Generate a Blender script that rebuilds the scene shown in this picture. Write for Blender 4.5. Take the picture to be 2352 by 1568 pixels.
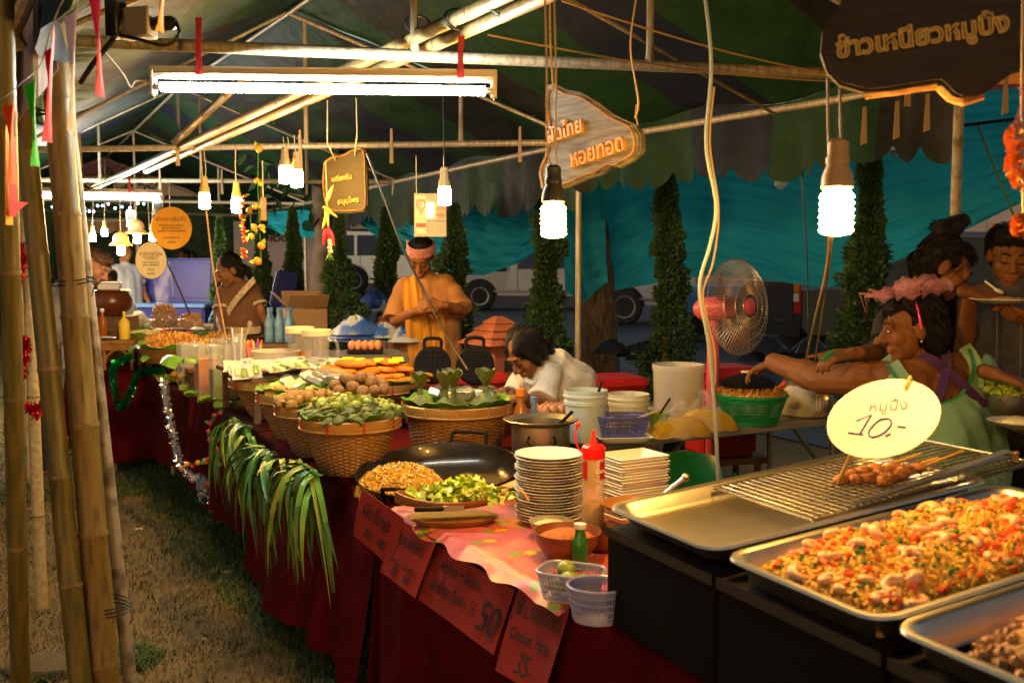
import bpy, bmesh, math, random
import numpy as np
from mathutils import Vector, Matrix, Euler
random.seed(7)
SC = bpy.context.scene
COL = SC.collection
for _o in list(bpy.data.objects):
    bpy.data.objects.remove(_o)
# ---------------------------------------------------------------- camera, sky, sun, exposure
CAMZ, FPX = 1.5, 2308.0                      # camera height; focal length for a 2352 px wide picture
PITCH = math.atan(184.0 / FPX)
_c = bpy.data.cameras.new('camera')
_c.sensor_width = 36.0
_c.lens = 36.0 * FPX / 2352.0
_c.clip_start, _c.clip_end = 0.05, 400.0
_c.dof.use_dof = True
_c.dof.focus_distance = 4.3
_c.dof.aperture_fstop = 5.0
CAM = bpy.data.objects.new('camera', _c)
CAM.location = (0, 0, CAMZ)
CAM.rotation_euler = (math.pi / 2 - PITCH, 0, 0)
COL.objects.link(CAM)
SC.camera = CAM
W = bpy.data.worlds.new('World')
SC.world = W
W.use_nodes = True
_n = W.node_tree.nodes
_sky = _n.new('ShaderNodeTexSky')
_sky.sky_type = 'NISHITA'
_sky.sun_disc = False
_sky.sun_elevation = math.radians(2.0)
_sky.sun_rotation = math.radians(200)
W.node_tree.links.new(_sky.outputs[0], _n['Background'].inputs[0])
_n['Background'].inputs[1].default_value = 0.11
_s = bpy.data.lights.new('sun', 'SUN')
_s.energy, _s.angle, _s.color = 0.02, math.radians(20), (1.0, .85, .75)
SUN = bpy.data.objects.new('sun', _s)
SUN.rotation_euler = (math.radians(80), 0, math.radians(-20))
COL.objects.link(SUN)
SC.view_settings.view_transform = 'Standard'
SC.view_settings.look = 'None'
SC.view_settings.exposure = 1.0
SC.view_settings.gamma = 1.0
SC.cycles.use_denoising = True
SC.cycles.max_bounces = 7
SC.cycles.transparent_max_bounces = 12
SC.cycles.caustics_reflective = False
SC.cycles.caustics_refractive = False
SC.cycles.sample_clamp_indirect = 4.0
# ---------------------------------------------------------------- placing helpers
_cp, _sp = math.cos(PITCH), math.sin(PITCH)
def _ray(u, v):
    a, b = (u - 1176) / FPX, (784 - v) / FPX
    return a, _cp + b * _sp, -_sp + b * _cp
def at(u, v, Y):
    a, y, z = _ray(u, v)
    k = Y / y
    return Vector((a * k, Y, CAMZ + z * k))
def atz(u, v, Z):
    a, y, z = _ray(u, v)
    k = (Z - CAMZ) / z
    return Vector((a * k, y * k, Z))
R0, U2, V2 = Vector((-.325, 3.05, 0)), Vector((-.488, .873, 0)), Vector((.873, .488, 0))
def st(s, t, z=0.):                           # along the stall row, into the stall, up
    p = R0 + U2 * s + V2 * t
    return Vector((p.x, p.y, z))
ROWA = math.atan2(V2.y, V2.x)
PI = math.pi
def rz(a): return Matrix.Rotation(a, 4, 'Z')
def T(p): return Matrix.Translation(Vector(p))
def frame(o, x, y, z):                        # a matrix from origin and three axes
    m = Matrix.Identity(4)
    for i, a in enumerate((x, y, z, o)):
        for j in range(3): m[j][i] = a[j]
    return m
def look(o, fwd, up=(0, 0, 1)):               # local +Y looks along fwd, +Z up
    f = Vector(fwd).normalized(); s = f.cross(Vector(up)).normalized(); u = s.cross(f)
    return frame(o, s, f, u)
def R(a, b): return random.uniform(a, b)
# ---------------------------------------------------------------- mesh builder
class MB:
    def __init__(self, M=None): self.v, self.f, self.mi, self.m, self.M = [], [], [], 0, M
    def add(self, vs, fs):
        b = len(self.v)
        if self.M is not None: vs = [self.M @ Vector(p) for p in vs]
        self.v.extend(Vector(p) for p in vs)
        for f in fs:
            self.f.append([i + b for i in f]); self.mi.append(self.m)
        return self
    def box(self, c, s, rot=None):
        hx, hy, hz = s[0] / 2, s[1] / 2, s[2] / 2
        vs = [Vector((x, y, z)) for z in (-hz, hz) for y in (-hy, hy) for x in (-hx, hx)]
        if rot is not None:
            if not isinstance(rot, Matrix): rot = Euler(rot if hasattr(rot, '__len__') else (0, 0, rot)).to_matrix()
            rot = rot.to_3x3(); vs = [rot @ p for p in vs]
        c = Vector(c)
        return self.add([p + c for p in vs], [(0, 2, 3, 1), (4, 5, 7, 6), (0, 1, 5, 4), (2, 6, 7, 3), (0, 4, 6, 2), (1, 3, 7, 5)])
    def bar(self, a, b, w, h=None, up=(0, 0, 1)):
        a, b = Vector(a), Vector(b); h = w if h is None else h
        d = (b - a).normalized(); up = Vector(up)
        if abs(d.dot(up)) > .98: up = Vector((1, 0, 0))
        s = d.cross(up).normalized(); u = s.cross(d)
        vs = [p + s * x * w / 2 + u * y * h / 2 for p in (a, b) for x, y in ((-1, -1), (1, -1), (1, 1), (-1, 1))]
        return self.add(vs, [(3, 2, 1, 0), (4, 5, 6, 7), (0, 1, 5, 4), (1, 2, 6, 5), (2, 3, 7, 6), (3, 0, 4, 7)])
    def tube(self, pts, r, n=8, closed=False, caps=True):
        pts = [Vector(p) for p in pts]; k = len(pts)
        if not hasattr(r, '__len__'): r = [r] * k
        vs, fs = [], []; u = None
        for i, p in enumerate(pts):
            if closed: d = pts[(i + 1) % k] - pts[i - 1]
            else: d = pts[min(i + 1, k - 1)] - pts[max(i - 1, 0)]
            if d.length < 1e-9: d = Vector((0, 0, 1))
            d.normalize()
            if u is None:
                u = Vector((0, 0, 1)) if abs(d.z) < .9 else Vector((1, 0, 0))
            u = u - d * u.dot(d)
            if u.length < 1e-6: u = d.orthogonal()
            u.normalize(); w = d.cross(u)
            for j in range(n):
                a = 2 * PI * j / n
                vs.append(p + (u * math.cos(a) + w * math.sin(a)) * r[i])
        for i in range(k if closed else k - 1):
            q = (i + 1) % k
            for j in range(n):
                l = (j + 1) % n
                fs.append((i * n + j, i * n + l, q * n + l, q * n + j))
        if caps and not closed:
            fs.append(list(range(n))[::-1]); fs.append([(k - 1) * n + j for j in range(n)])
        return self.add(vs, fs)
    def lathe(self, prof, c=(0, 0, 0), n=20, M=None, sx=1., sy=1., cap=True):
        vs, fs = [], []; c = Vector(c)
        for r, z in prof:
            for j in range(n):
                a = 2 * PI * j / n; vs.append(Vector((r * math.cos(a) * sx, r * math.sin(a) * sy, z)))
        if M is not None: vs = [M.to_3x3() @ p for p in vs]
        vs = [p + c for p in vs]
        for i in range(len(prof) - 1):
            for j in range(n):
                l = (j + 1) % n; fs.append((i * n + j, i * n + l, (i + 1) * n + l, (i + 1) * n + j))
        if cap:
            if prof[0][0] > 1e-5: fs.append(list(range(n))[::-1])
            if prof[-1][0] > 1e-5: fs.append([(len(prof) - 1) * n + j for j in range(n)])
        return self.add(vs, fs)
    def ball(self, c, r, nu=10, nv=7, M=None, jit=0.):
        if not hasattr(r, '__len__'): r = (r, r, r)
        vs, fs = [], []; c = Vector(c)
        for i in range(nv + 1):
            ph = PI * i / nv
            for j in range(nu):
                a = 2 * PI * j / nu; q = 1 + R(-jit, jit)
                vs.append(Vector((r[0] * q * math.sin(ph) * math.cos(a), r[1] * q * math.sin(ph) * math.sin(a), r[2] * q * math.cos(ph))))
        if M is not None: vs = [M.to_3x3() @ p for p in vs]
        for i in range(nv):
            for j in range(nu):
                l = (j + 1) % nu; fs.append((i * nu + j, (i + 1) * nu + j, (i + 1) * nu + l, i * nu + l))
        return self.add([p + c for p in vs], fs)
    def prism(self, out, th, M=None):          # outline in local XZ, thickness along +Y
        n = len(out)
        vs = [Vector((x, 0, z)) for x, z in out] + [Vector((x, th, z)) for x, z in out]
        if M is not None: vs = [M @ p for p in vs]
        fs = [list(range(n)), [n + i for i in range(n)][::-1]] + [(i, i + n, (i + 1) % n + n, (i + 1) % n) for i in range(n)]
        return self.add(vs, fs)
    def grid(self, fn, nu, nv, closed=False):
        vs = [fn(i / nu, j / nv) for j in range(nv + 1) for i in range(nu + 1)]
        w = nu + 1
        return self.add(vs, [(j * w + i, j * w + i + 1, (j + 1) * w + i + 1, (j + 1) * w + i) for j in range(nv) for i in range(nu)])
    def build(self, name, mat, parent=None, smooth=True, bevel=0., loc=None, solid=0., seg=1, ang=40):
        o = Vector(loc) if loc is not None else (parent_loc(parent) if parent else Vector((0, 0, 0)))
        me = bpy.data.meshes.new(name)
        me.from_pydata([p - o for p in self.v], [], self.f)
        mats = mat if isinstance(mat, (list, tuple)) else [mat]
        for m in mats: me.materials.append(MAT[m])
        if len(mats) > 1: me.polygons.foreach_set('material_index', self.mi)
        bm = bmesh.new(); bm.from_mesh(me)
        bmesh.ops.remove_doubles(bm, verts=bm.verts, dist=1e-5)
        if solid:
            bmesh.ops.recalc_face_normals(bm, faces=bm.faces)
            bmesh.ops.solidify(bm, geom=bm.faces[:], thickness=solid)
        else:
            bmesh.ops.recalc_face_normals(bm, faces=bm.faces)
        if bevel:
            ed = [e for e in bm.edges if len(e.link_faces) == 2 and e.calc_face_angle(0) > .6]
            bmesh.ops.bevel(bm, geom=ed, offset=bevel, segments=seg, affect='EDGES', clamp_overlap=True)
        bm.to_mesh(me); bm.free()
        if smooth:
            me.polygons.foreach_set('use_smooth', [True] * len(me.polygons))
            me.set_sharp_from_angle(angle=math.radians(ang))
        ob = bpy.data.objects.new(name, me)
        ob.location = o if parent is None else o - parent_loc(parent)
        COL.objects.link(ob)
        if parent is not None: ob.parent = parent
        return ob
_ploc = {}
def parent_loc(p): 
    q = Vector((0, 0, 0))
    while p is not None:
        q = q + p.location; p = p.parent
    return q
def tag(o, label, cat, group=None, kind=None):
    o['label'] = label; o['category'] = cat
    if group: o['group'] = group
    if kind: o['kind'] = kind
    return o
def thing(name, label, cat, loc=(0, 0, 0), group=None):
    o = bpy.data.objects.new(name, None)
    o.location = loc; o.empty_display_size = .1
    COL.objects.link(o)
    return tag(o, label, cat, group)
def struct(o, kind='structure'): o['kind'] = kind; return o
def dup(root, M, label=None, group=None):      # a copy of a thing with copies of its parts; M is the new local matrix
    c = root.copy(); COL.objects.link(c)
    c.matrix_local = M
    if label: c['label'] = label
    if group: c['group'] = group
    def rec(a, b):
        for ch in list(a.children):
            k = ch.copy(); COL.objects.link(k); k.parent = b; rec(ch, k)
    rec(root, c)
    return c
def smooth_path(pts, n=6):
    pts = [Vector(p) for p in pts]
    P = [pts[0]] + pts + [pts[-1]]; out = []
    for i in range(1, len(P) - 2):
        for k in range(n):
            t = k / n
            a, b, c, d = P[i - 1], P[i], P[i + 1], P[i + 2]
            out.append(.5 * ((2 * b) + (c - a) * t + (2 * a - 5 * b + 4 * c - d) * t * t + (3 * b - a - 3 * c + d) * t ** 3))
    out.append(pts[-1]); return out
# ---------------------------------------------------------------- materials
MAT = {}
def _new(name):
    m = bpy.data.materials.new(name); m.use_nodes = True
    MAT[name] = m
    nt = m.node_tree
    return m, nt, nt.nodes, nt.links, nt.nodes['Principled BSDF']
def mat(name, c, c2=None, rough=.6, metal=0., ns=8., nd=4., lo=.35, hi=.65, bump=0., bs=40., stretch=None, coord='Object',
        alpha=1., trans=0., sss=0., sheen=0., emit=None, es=0., coat=0., spec=.5, ior=1.45, c3=None):
    m, nt, N, L, P = _new(name)
    P.inputs['Base Color'].default_value = (*c, 1)
    P.inputs['Roughness'].default_value = rough
    P.inputs['Metallic'].default_value = metal
    P.inputs['Alpha'].default_value = alpha
    P.inputs['Transmission Weight'].default_value = trans
    P.inputs['IOR'].default_value = ior
    P.inputs['Specular IOR Level'].default_value = spec
    P.inputs['Coat Weight'].default_value = coat
    P.inputs['Sheen Weight'].default_value = sheen
    if sss:
        P.inputs['Subsurface Weight'].default_value = sss
        P.inputs['Subsurface Radius'].default_value = (.02, .01, .006)
        P.inputs['Subsurface Scale'].default_value = .3
    if emit:
        P.inputs['Emission Color'].default_value = (*emit, 1); P.inputs['Emission Strength'].default_value = es
    tc = None
    if c2 or bump:
        tc = N.new('ShaderNodeTexCoord'); mp = N.new('ShaderNodeMapping')
        L.new(tc.outputs[coord], mp.inputs[0])
        if stretch: mp.inputs['Scale'].default_value = stretch
    if c2:
        t = N.new('ShaderNodeTexNoise'); t.inputs['Scale'].default_value = ns; t.inputs['Detail'].default_value = nd
        L.new(mp.outputs[0], t.inputs[0])
        r = N.new('ShaderNodeValToRGB')
        r.color_ramp.elements[0].position, r.color_ramp.elements[1].position = lo, hi
        r.color_ramp.elements[0].color, r.color_ramp.elements[1].color = (*c, 1), (*c2, 1)
        if c3:
            e = r.color_ramp.elements.new((lo + hi) / 2); e.color = (*c3, 1)
        L.new(t.outputs[0], r.inputs[0]); L.new(r.outputs[0], P.inputs['Base Color'])
    if bump:
        t = N.new('ShaderNodeTexNoise'); t.inputs['Scale'].default_value = bs; t.inputs['Detail'].default_value = 5
        L.new(mp.outputs[0], t.inputs[0])
        b = N.new('ShaderNodeBump'); b.inputs['Strength'].default_value = bump; b.inputs['Distance'].default_value = .01
        L.new(t.outputs[0], b.inputs['Height']); L.new(b.outputs[0], P.inputs['Normal'])
    return m
def node_mix(N, L, a, b, f):
    x = N.new('ShaderNodeMix'); x.data_type = 'RGBA'
    for s, k in ((a, 6), (b, 7)):
        if isinstance(s, tuple): x.inputs[k].default_value = (*s, 1)
        else: L.new(s, x.inputs[k])
    if isinstance(f, float): x.inputs[0].default_value = f
    else: L.new(f, x.inputs[0])
    return x.outputs[2]
def rampf(N, L, src, lo, hi):
    r = N.new('ShaderNodeMapRange'); r.inputs[1].default_value, r.inputs[2].default_value = lo, hi
    L.new(src, r.inputs[0]); return r.outputs[0]
def noise(N, L, vec, sc, det=4, rough=.5):
    t = N.new('ShaderNodeTexNoise'); t.inputs['Scale'].default_value = sc; t.inputs['Detail'].default_value = det
    t.inputs['Roughness'].default_value = rough
    L.new(vec, t.inputs[0]); return t.outputs[0]
def mapped(N, L, coord='Object', scale=(1, 1, 1), rot=(0, 0, 0), loc=(0, 0, 0)):
    tc = N.new('ShaderNodeTexCoord'); mp = N.new('ShaderNodeMapping')
    mp.inputs['Scale'].default_value, mp.inputs['Rotation'].default_value, mp.inputs['Location'].default_value = scale, rot, loc
    L.new(tc.outputs[coord], mp.inputs[0]); return mp.outputs[0]
def bumpn(N, L, P, h, s=.3, d=.01):
    b = N.new('ShaderNodeBump'); b.inputs['Strength'].default_value = s; b.inputs['Distance'].default_value = d
    L.new(h, b.inputs['Height']); L.new(b.outputs[0], P.inputs['Normal'])
# plain ones
mat('pipe', (.42, .36, .27), (.26, .2, .13), rough=.45, metal=.25, ns=9, stretch=(6, 6, 1), bump=.12, bs=90)
mat('old_pipe', (.3, .25, .19), (.1, .075, .05), rough=.5, metal=.2, ns=14, lo=.45, hi=.62, bump=.25, bs=60)
mat('bamboo', (.2, .125, .03), (.07, .04, .012), rough=.42, ns=7, lo=.3, hi=.72, stretch=(9, 9, .9), bump=.12, bs=60, c3=(.17, .11, .03))
mat('bamboo_green', (.07, .065, .014), (.15, .1, .024), rough=.4, ns=6, stretch=(9, 9, .9), bump=.12, bs=60)
mat('bamboo_pale', (.42, .33, .17), (.3, .2, .08), rough=.38, ns=9, stretch=(5, 5, 5), bump=.1, bs=60)
mat('bamboo_node', (.13, .085, .035), (.22, .14, .05), rough=.6, ns=30)
mat('wire_dark', (.012, .012, .012), rough=.4)
mat('wire_pale', (.45, .4, .32), rough=.45)
mat('wire_blue', (.16, .2, .26), rough=.4)
mat('wire_tan', (.3, .2, .1), rough=.5)
mat('rope', (.25, .17, .08), (.4, .3, .16), ns=80, rough=.9, bump=.5, bs=200)
mat('strap_red', (.5, .03, .03), (.3, .015, .02), rough=.5, ns=60, stretch=(4, 4, .3), alpha=.9)
mat('fixture_beige', (.55, .45, .36), rough=.45)
mat('tube_on', (1, 1, 1), emit=(.92, 1.0, .9), es=95)
mat('cfl_warm', (1, .9, .7), emit=(1., .52, .09), es=400)
mat('cfl_near', (1, .9, .7), emit=(1., .52, .1), es=300)
mat('cfl_white', (1, 1, 1), emit=(.95, 1., .92), es=170)
mat('lamp_base', (.42, .29, .13), rough=.4, spec=.5)
mat('socket_black', (.02, .018, .016), rough=.35)
mat('wood_grey', (.22, .2, .17), (.1, .085, .07), ns=5, stretch=(2, 2, 14), rough=.75, bump=.5, bs=12)
mat('wood_dark', (.016, .012, .009), (.03, .022, .015), ns=6, stretch=(2, 2, 12), rough=.6, bump=.4, bs=14)
mat('wood_brown', (.2, .1, .035), (.11, .05, .018), ns=6, stretch=(2, 2, 10), rough=.5, bump=.2, bs=30)
mat('wood_umber', (.014, .008, .004), (.008, .0045, .002), ns=6, stretch=(2, 2, 10), rough=.55, bump=.3, bs=30)
mat('wood_edge', (.42, .2, .05), (.25, .11, .03), ns=20, rough=.7, bump=.6, bs=60)
mat('letter_orange', (.62, .27, .02), (.45, .18, .015), ns=30, rough=.5)
mat('letter_gold', (.34, .22, .05), (.2, .13, .03), ns=60, rough=.5)
mat('letter_bright', (.75, .52, .12), (.6, .4, .08), ns=60, rough=.5)
mat('letter_dark', (.02, .014, .012), rough=.7)
mat('ink_blue', (.03, .03, .35), rough=.5)
mat('ink_violet', (.12, .06, .3), rough=.5)
mat('ink_black', (.015, .012, .015), rough=.6)
mat('ink_red', (.45, .02, .02), rough=.6)
mat('white_plastic', (.78, .75, .7), (.7, .66, .6), ns=6, rough=.35)
mat('foam_white', (.66, .64, .6), rough=.5, bump=.08, bs=220, sss=.1)
mat('blue_plastic', (.006, .009, .15), (.009, .014, .2), ns=4, rough=.45)
mat('blue_pale', (.1, .22, .5), rough=.3)
mat('red_plastic', (.45, .02, .02), (.36, .016, .016), ns=4, rough=.35)
mat('red_bright', (.72, .012, .008), rough=.25)
mat('green_plastic', (.008, .13, .03), (.006, .1, .025), ns=4, rough=.22)
mat('green_mesh', (.015, .24, .06), rough=.3)
mat('lilac_plastic', (.1, .1, .33), rough=.3, alpha=.92)
mat('lilac_clear', (.42, .42, .66), rough=.2, alpha=.62)
mat('pink_plastic', (.62, .1, .13), (.55, .09, .11), ns=5, rough=.35)
mat('fan_wire', (.55, .43, .28), rough=.35, metal=.6)
mat('fan_blade', (.3, .17, .12), rough=.3, alpha=.4)
mat('steel', (.66, .62, .54), (.55, .5, .42), ns=5, rough=.36, metal=1., bump=.03, bs=20)
mat('steel_old', (.5, .46, .38), (.3, .26, .2), ns=6, rough=.35, metal=.9, bump=.06, bs=30)
mat('wok_iron', (.055, .035, .016), (.02, .013, .007), ns=5, rough=.3, metal=.5, bump=.08, bs=14, coat=.3)
mat('iron_black', (.005, .0045, .0045), (.011, .01, .009), ns=20, rough=.6, spec=.12)
mat('carton_black', (.009, .006, .0045), (.006, .004, .003), ns=5, spec=.15, rough=.85, bump=.08, bs=60)
mat('tape_dark', (.05, .04, .03), rough=.3)
mat('table_top', (.3, .28, .24), (.2, .18, .15), ns=5, rough=.45)
mat('grey_plastic', (.1, .1, .095), (.075, .075, .07), ns=5, rough=.5)
mat('cardboard', (.3, .18, .08), (.25, .14, .06), ns=3, rough=.8)
mat('terracotta', (.33, .1, .05), (.24, .07, .035), ns=12, rough=.8, bump=.2, bs=60)
mat('clear_plastic', (.55, .57, .55), rough=.1, alpha=.17, spec=.7)
mat('film', (.85, .8, .7), rough=.1, alpha=.1, spec=.6)
mat('frosted', (.6, .56, .5), (.55, .48, .36), ns=5, rough=.35, alpha=.62)
mat('water_clear', (.25, .45, .62), (.12, .25, .42), ns=20, rough=.1, alpha=.7)
mat('juice_orange', (.95, .27, .01), rough=.2, alpha=.93)
mat('juice_green', (.1, .2, .02), rough=.2, alpha=.93)
mat('juice_dark', (.03, .02, .015), rough=.2)
mat('amber', (.33, .1, .01), rough=.15, alpha=.9)
mat('oil', (.62, .36, .012), (.5, .26, .008), ns=6, rough=.06, alpha=.78)
mat('bottle_green', (.03, .16, .03), rough=.1, alpha=.9)
mat('sauce_brown', (.11, .028, .006), rough=.3)
mat('sauce_clear', (.78, .55, .33), rough=.25, alpha=.45)
mat('leaf_green', (.1, .24, .02), (.16, .33, .04), ns=7, stretch=(1, 1, 1), rough=.35, bump=.25, bs=30)
mat('leaf_dark', (.025, .09, .015), (.05, .14, .02), ns=9, rough=.4)
mat('leaf_yellow', (.3, .3, .04), (.12, .2, .02), ns=9, rough=.4)
mat('leaf_dry', (.13, .14, .03), (.07, .08, .018), ns=14, rough=.6, bump=.3, bs=60)
mat('leaf_lime', (.13, .24, .02), (.24, .34, .05), ns=14, rough=.5)
mat('lettuce', (.5, .62, .06), (.72, .74, .26), ns=22, rough=.45, sss=.1, c3=(.36, .52, .04))
mat('lime', (.16, .22, .02), (.25, .3, .04), ns=14, rough=.35, bump=.1, bs=120)
mat('mango', (.55, .33, .05), (.45, .22, .03), ns=7, rough=.4)
mat('ball_brown', (.3, .14, .04), (.2, .085, .022), ns=30, rough=.7, bump=.5, bs=160)
mat('ball_gold', (.42, .2, .035), (.3, .12, .02), ns=30, rough=.65, bump=.5, bs=160)
mat('patty', (.62, .22, .012), (.42, .12, .006), ns=26, rough=.6, bump=.7, bs=110)
mat('yellow_card', (.75, .55, .02), rough=.5)
mat('egg', (.5, .22, .11), (.42, .17, .08), ns=8, rough=.5, sss=.1)
mat('rice', (.85, .47, .055), (.7, .34, .03), ns=60, rough=.5, sss=.15, c3=(.88, .55, .1))
mat('shrimp', (.78, .38, .16), (.82, .52, .3), ns=40, rough=.35, sss=.2)
mat('carrot', (.75, .14, .015), (.7, .07, .01), ns=20, rough=.4)
mat('herb', (.03, .15, .02), (.05, .2, .03), ns=20, rough=.5)
mat('noodle', (.88, .56, .08), (.92, .66, .2), ns=50, rough=.5, c3=(.8, .42, .03))
mat('sprout', (.72, .62, .34), rough=.4)
mat('crisp', (.66, .34, .07), (.48, .2, .03), ns=40, rough=.6, bump=.6, bs=90)
mat('meat', (.36, .12, .022), (.6, .24, .05), ns=40, rough=.45, bump=.8, bs=90)
mat('meat_pale', (.5, .25, .1), (.32, .14, .05), ns=30, rough=.5, bump=.8, bs=80)
mat('chili', (.55, .17, .015), (.4, .08, .008), ns=90, rough=.8, bump=.6, bs=200)
mat('stick', (.62, .36, .08), (.5, .27, .05), ns=12, rough=.6)
mat('bowl_wood', (.22, .07, .018), (.14, .04, .01), ns=6, stretch=(1, 1, 5), rough=.4)
mat('clay', (.33, .14, .035), (.25, .1, .025), ns=10, rough=.5)
mat('paper_red', (.3, .014, .006), (.25, .011, .005), ns=5, rough=.6)
mat('cloth_red', (.085, .004, .0055), (.055, .0026, .004), ns=7, rough=.95, spec=.08, bump=.12, bs=300)
mat('cloth_plum', (.03, .003, .004), (.06, .006, .006), ns=40, stretch=(1, 1, 12), rough=.95, spec=.08, bump=.3, bs=200)
mat('red_paint', (.36, .02, .008), (.28, .015, .008), ns=8, rough=.4)
mat('asphalt', (.05, .049, .055), (.085, .082, .09), ns=6, rough=.55, bump=.35, bs=60)
mat('bark', (.17, .105, .055), (.05, .03, .018), ns=14, stretch=(4, 4, .6), rough=.9, bump=1., bs=16)
mat('bark_grey', (.12, .09, .065), (.07, .05, .035), ns=8, rough=.9, bump=.6, bs=20)
mat('conifer', (.018, .05, .012), (.035, .085, .018), ns=5, rough=.7)
mat('hedge_dark', (.015, .04, .012), (.025, .06, .016), ns=5, rough=.8)
mat('paper_dim', (.3, .27, .22), rough=.6)
mat('wall_pale', (.45, .4, .35), (.4, .35, .3), ns=3, rough=.85)
mat('wall_white', (.55, .53, .52), rough=.8)
mat('roof_red', (.22, .045, .03), (.16, .03, .025), ns=8, rough=.7)
mat('glass_dark', (.02, .022, .028), rough=.08, spec=.8)
mat('car_silver', (.66, .66, .68), rough=.28, metal=.6, coat=.5)
mat('car_white', (.62, .6, .58), (.55, .52, .5), ns=3, rough=.3, coat=.5)
mat('car_black', (.025, .023, .026), rough=.3, coat=.4)
mat('car_blue', (.02, .2, .45), rough=.3, coat=.4)
mat('car_navy', (.05, .07, .2), rough=.3, coat=.5)
mat('tyre', (.03, .028, .026), (.05, .045, .04), ns=10, rough=.9)
mat('rim_alloy', (.4, .39, .37), rough=.4, metal=.7)
mat('trim_black', (.015, .015, .015), rough=.6)
mat('lamp_red', (.5, .02, .015), rough=.2)
mat('lamp_amber', (.7, .22, .02), rough=.2)
mat('lamp_clear', (.7, .65, .6), rough=.2)
mat('gas_green', (.05, .22, .14), rough=.5)
mat('skin_tan', (.21, .088, .031), (.165, .066, .022), ns=6, rough=.62, spec=.3, bump=.12, bs=90, sss=.12)
mat('skin_brown', (.2, .078, .025), (.155, .058, .018), ns=6, rough=.62, spec=.3, bump=.12, bs=90, sss=.12)
mat('skin_light', (.5, .27, .17), (.42, .2, .12), ns=6, rough=.62, spec=.3, bump=.12, bs=90, sss=.12)
mat('lips', (.26, .07, .045), rough=.4)
mat('eye_white', (.7, .66, .6), rough=.2)
mat('hair_black', (.008, .006, .005), (.02, .014, .01), ns=14, stretch=(12, 12, 2), rough=.45, spec=.3, bump=1., bs=60)
mat('hair_brown', (.07, .035, .015), (.12, .06, .025), ns=30, rough=.5, bump=.5, bs=90)
mat('beard', (.12, .055, .025), rough=.8)
mat('shirt_rust', (.3, .135, .045), (.22, .095, .03), ns=9, rough=.9, bump=.3, bs=70)
mat('shirt_brown', (.14, .065, .025), (.1, .045, .018), ns=40, stretch=(6, 6, 1), rough=.9, bump=.3, bs=100)
mat('apron_mustard', (.42, .2, .018), (.34, .15, .012), ns=8, rough=.9, bump=.3, bs=70)
mat('trim_cream', (.5, .4, .26), (.28, .19, .1), ns=60, rough=.9)
mat('shirt_white', (.62, .57, .5), (.55, .5, .42), ns=7, rough=.85, bump=.25, bs=40)
mat('shirt_navy', (.012, .012, .02), (.02, .02, .03), ns=9, rough=.9)
mat('shirt_grey', (.3, .3, .31), (.22, .22, .24), ns=9, rough=.9)
mat('dress_mint', (.23, .4, .25), (.17, .32, .19), ns=6, rough=.85, bump=.15, bs=60)
mat('lace_green', (.04, .24, .13), (.02, .14, .08), ns=90, rough=.8)
mat('strap_purple', (.05, .012, .09), rough=.8)
mat('vest_denim', (.07, .07, .075), (.045, .045, .05), ns=30, rough=.9, bump=.2, bs=120)
mat('tulle_pink', (.6, .22, .29), (.72, .38, .44), ns=9, rough=.8, alpha=.34)
mat('hairband_pink', (.75, .03, .2), rough=.3)
mat('flag_orange', (.85, .16, .02), rough=.7)
mat('flag_green', (.04, .62, .04), rough=.7)
mat('flag_red', (.75, .03, .05), rough=.7)
mat('flag_white', (.7, .66, .8), rough=.7)
mat('flag_pink', (.85, .1, .28), rough=.7)
mat('flag_yellow', (.8, .4, .02), rough=.7)
mat('cloth_lilac', (.34, .28, .28), (.25, .2, .2), ns=6, stretch=(5, 5, 1), rough=.9)
mat('tinsel_green', (.01, .3, .08), rough=.18, metal=.9)
mat('tinsel_silver', (.7, .7, .75), rough=.18, metal=1.)
mat('tinsel_red', (.55, .015, .02), rough=.2, metal=.8)
mat('flower_red', (.5, .03, .03), rough=.5)
mat('flower_orange', (.75, .2, .02), (.85, .35, .04), ns=60, rough=.6)
mat('flower_yellow', (.75, .52, .05), rough=.5)
mat('fruit_orange', (.8, .18, .02), rough=.35)
mat('acrylic', (.34, .32, .29), rough=.06, alpha=.5, spec=.8)
mat('board_orange', (.95, .46, .03), (.88, .38, .02), ns=5, stretch=(12, 12, 1), rough=.5)
mat('board_cream', (.95, .8, .45), (.88, .7, .34), ns=5, stretch=(12, 12, 1), rough=.5)
mat('rattan', (.3, .14, .035), (.2, .085, .02), ns=14, rough=.5, bump=.3, bs=60)
mat('bag_blue', (.012, .05, .26), (.2, .24, .3), ns=7, lo=.5, hi=.56, rough=.4, bump=.3, bs=20)
mat('bag_black', (.012, .012, .014), rough=.25, bump=.5, bs=12)
mat('rock_soil', (.09, .06, .035), rough=.95)
mat('valance_tan', (.33, .2, .11), (.27, .16, .09), ns=5, rough=.8)
mat('headscarf', (.5, .14, .1), rough=.9)
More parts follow.
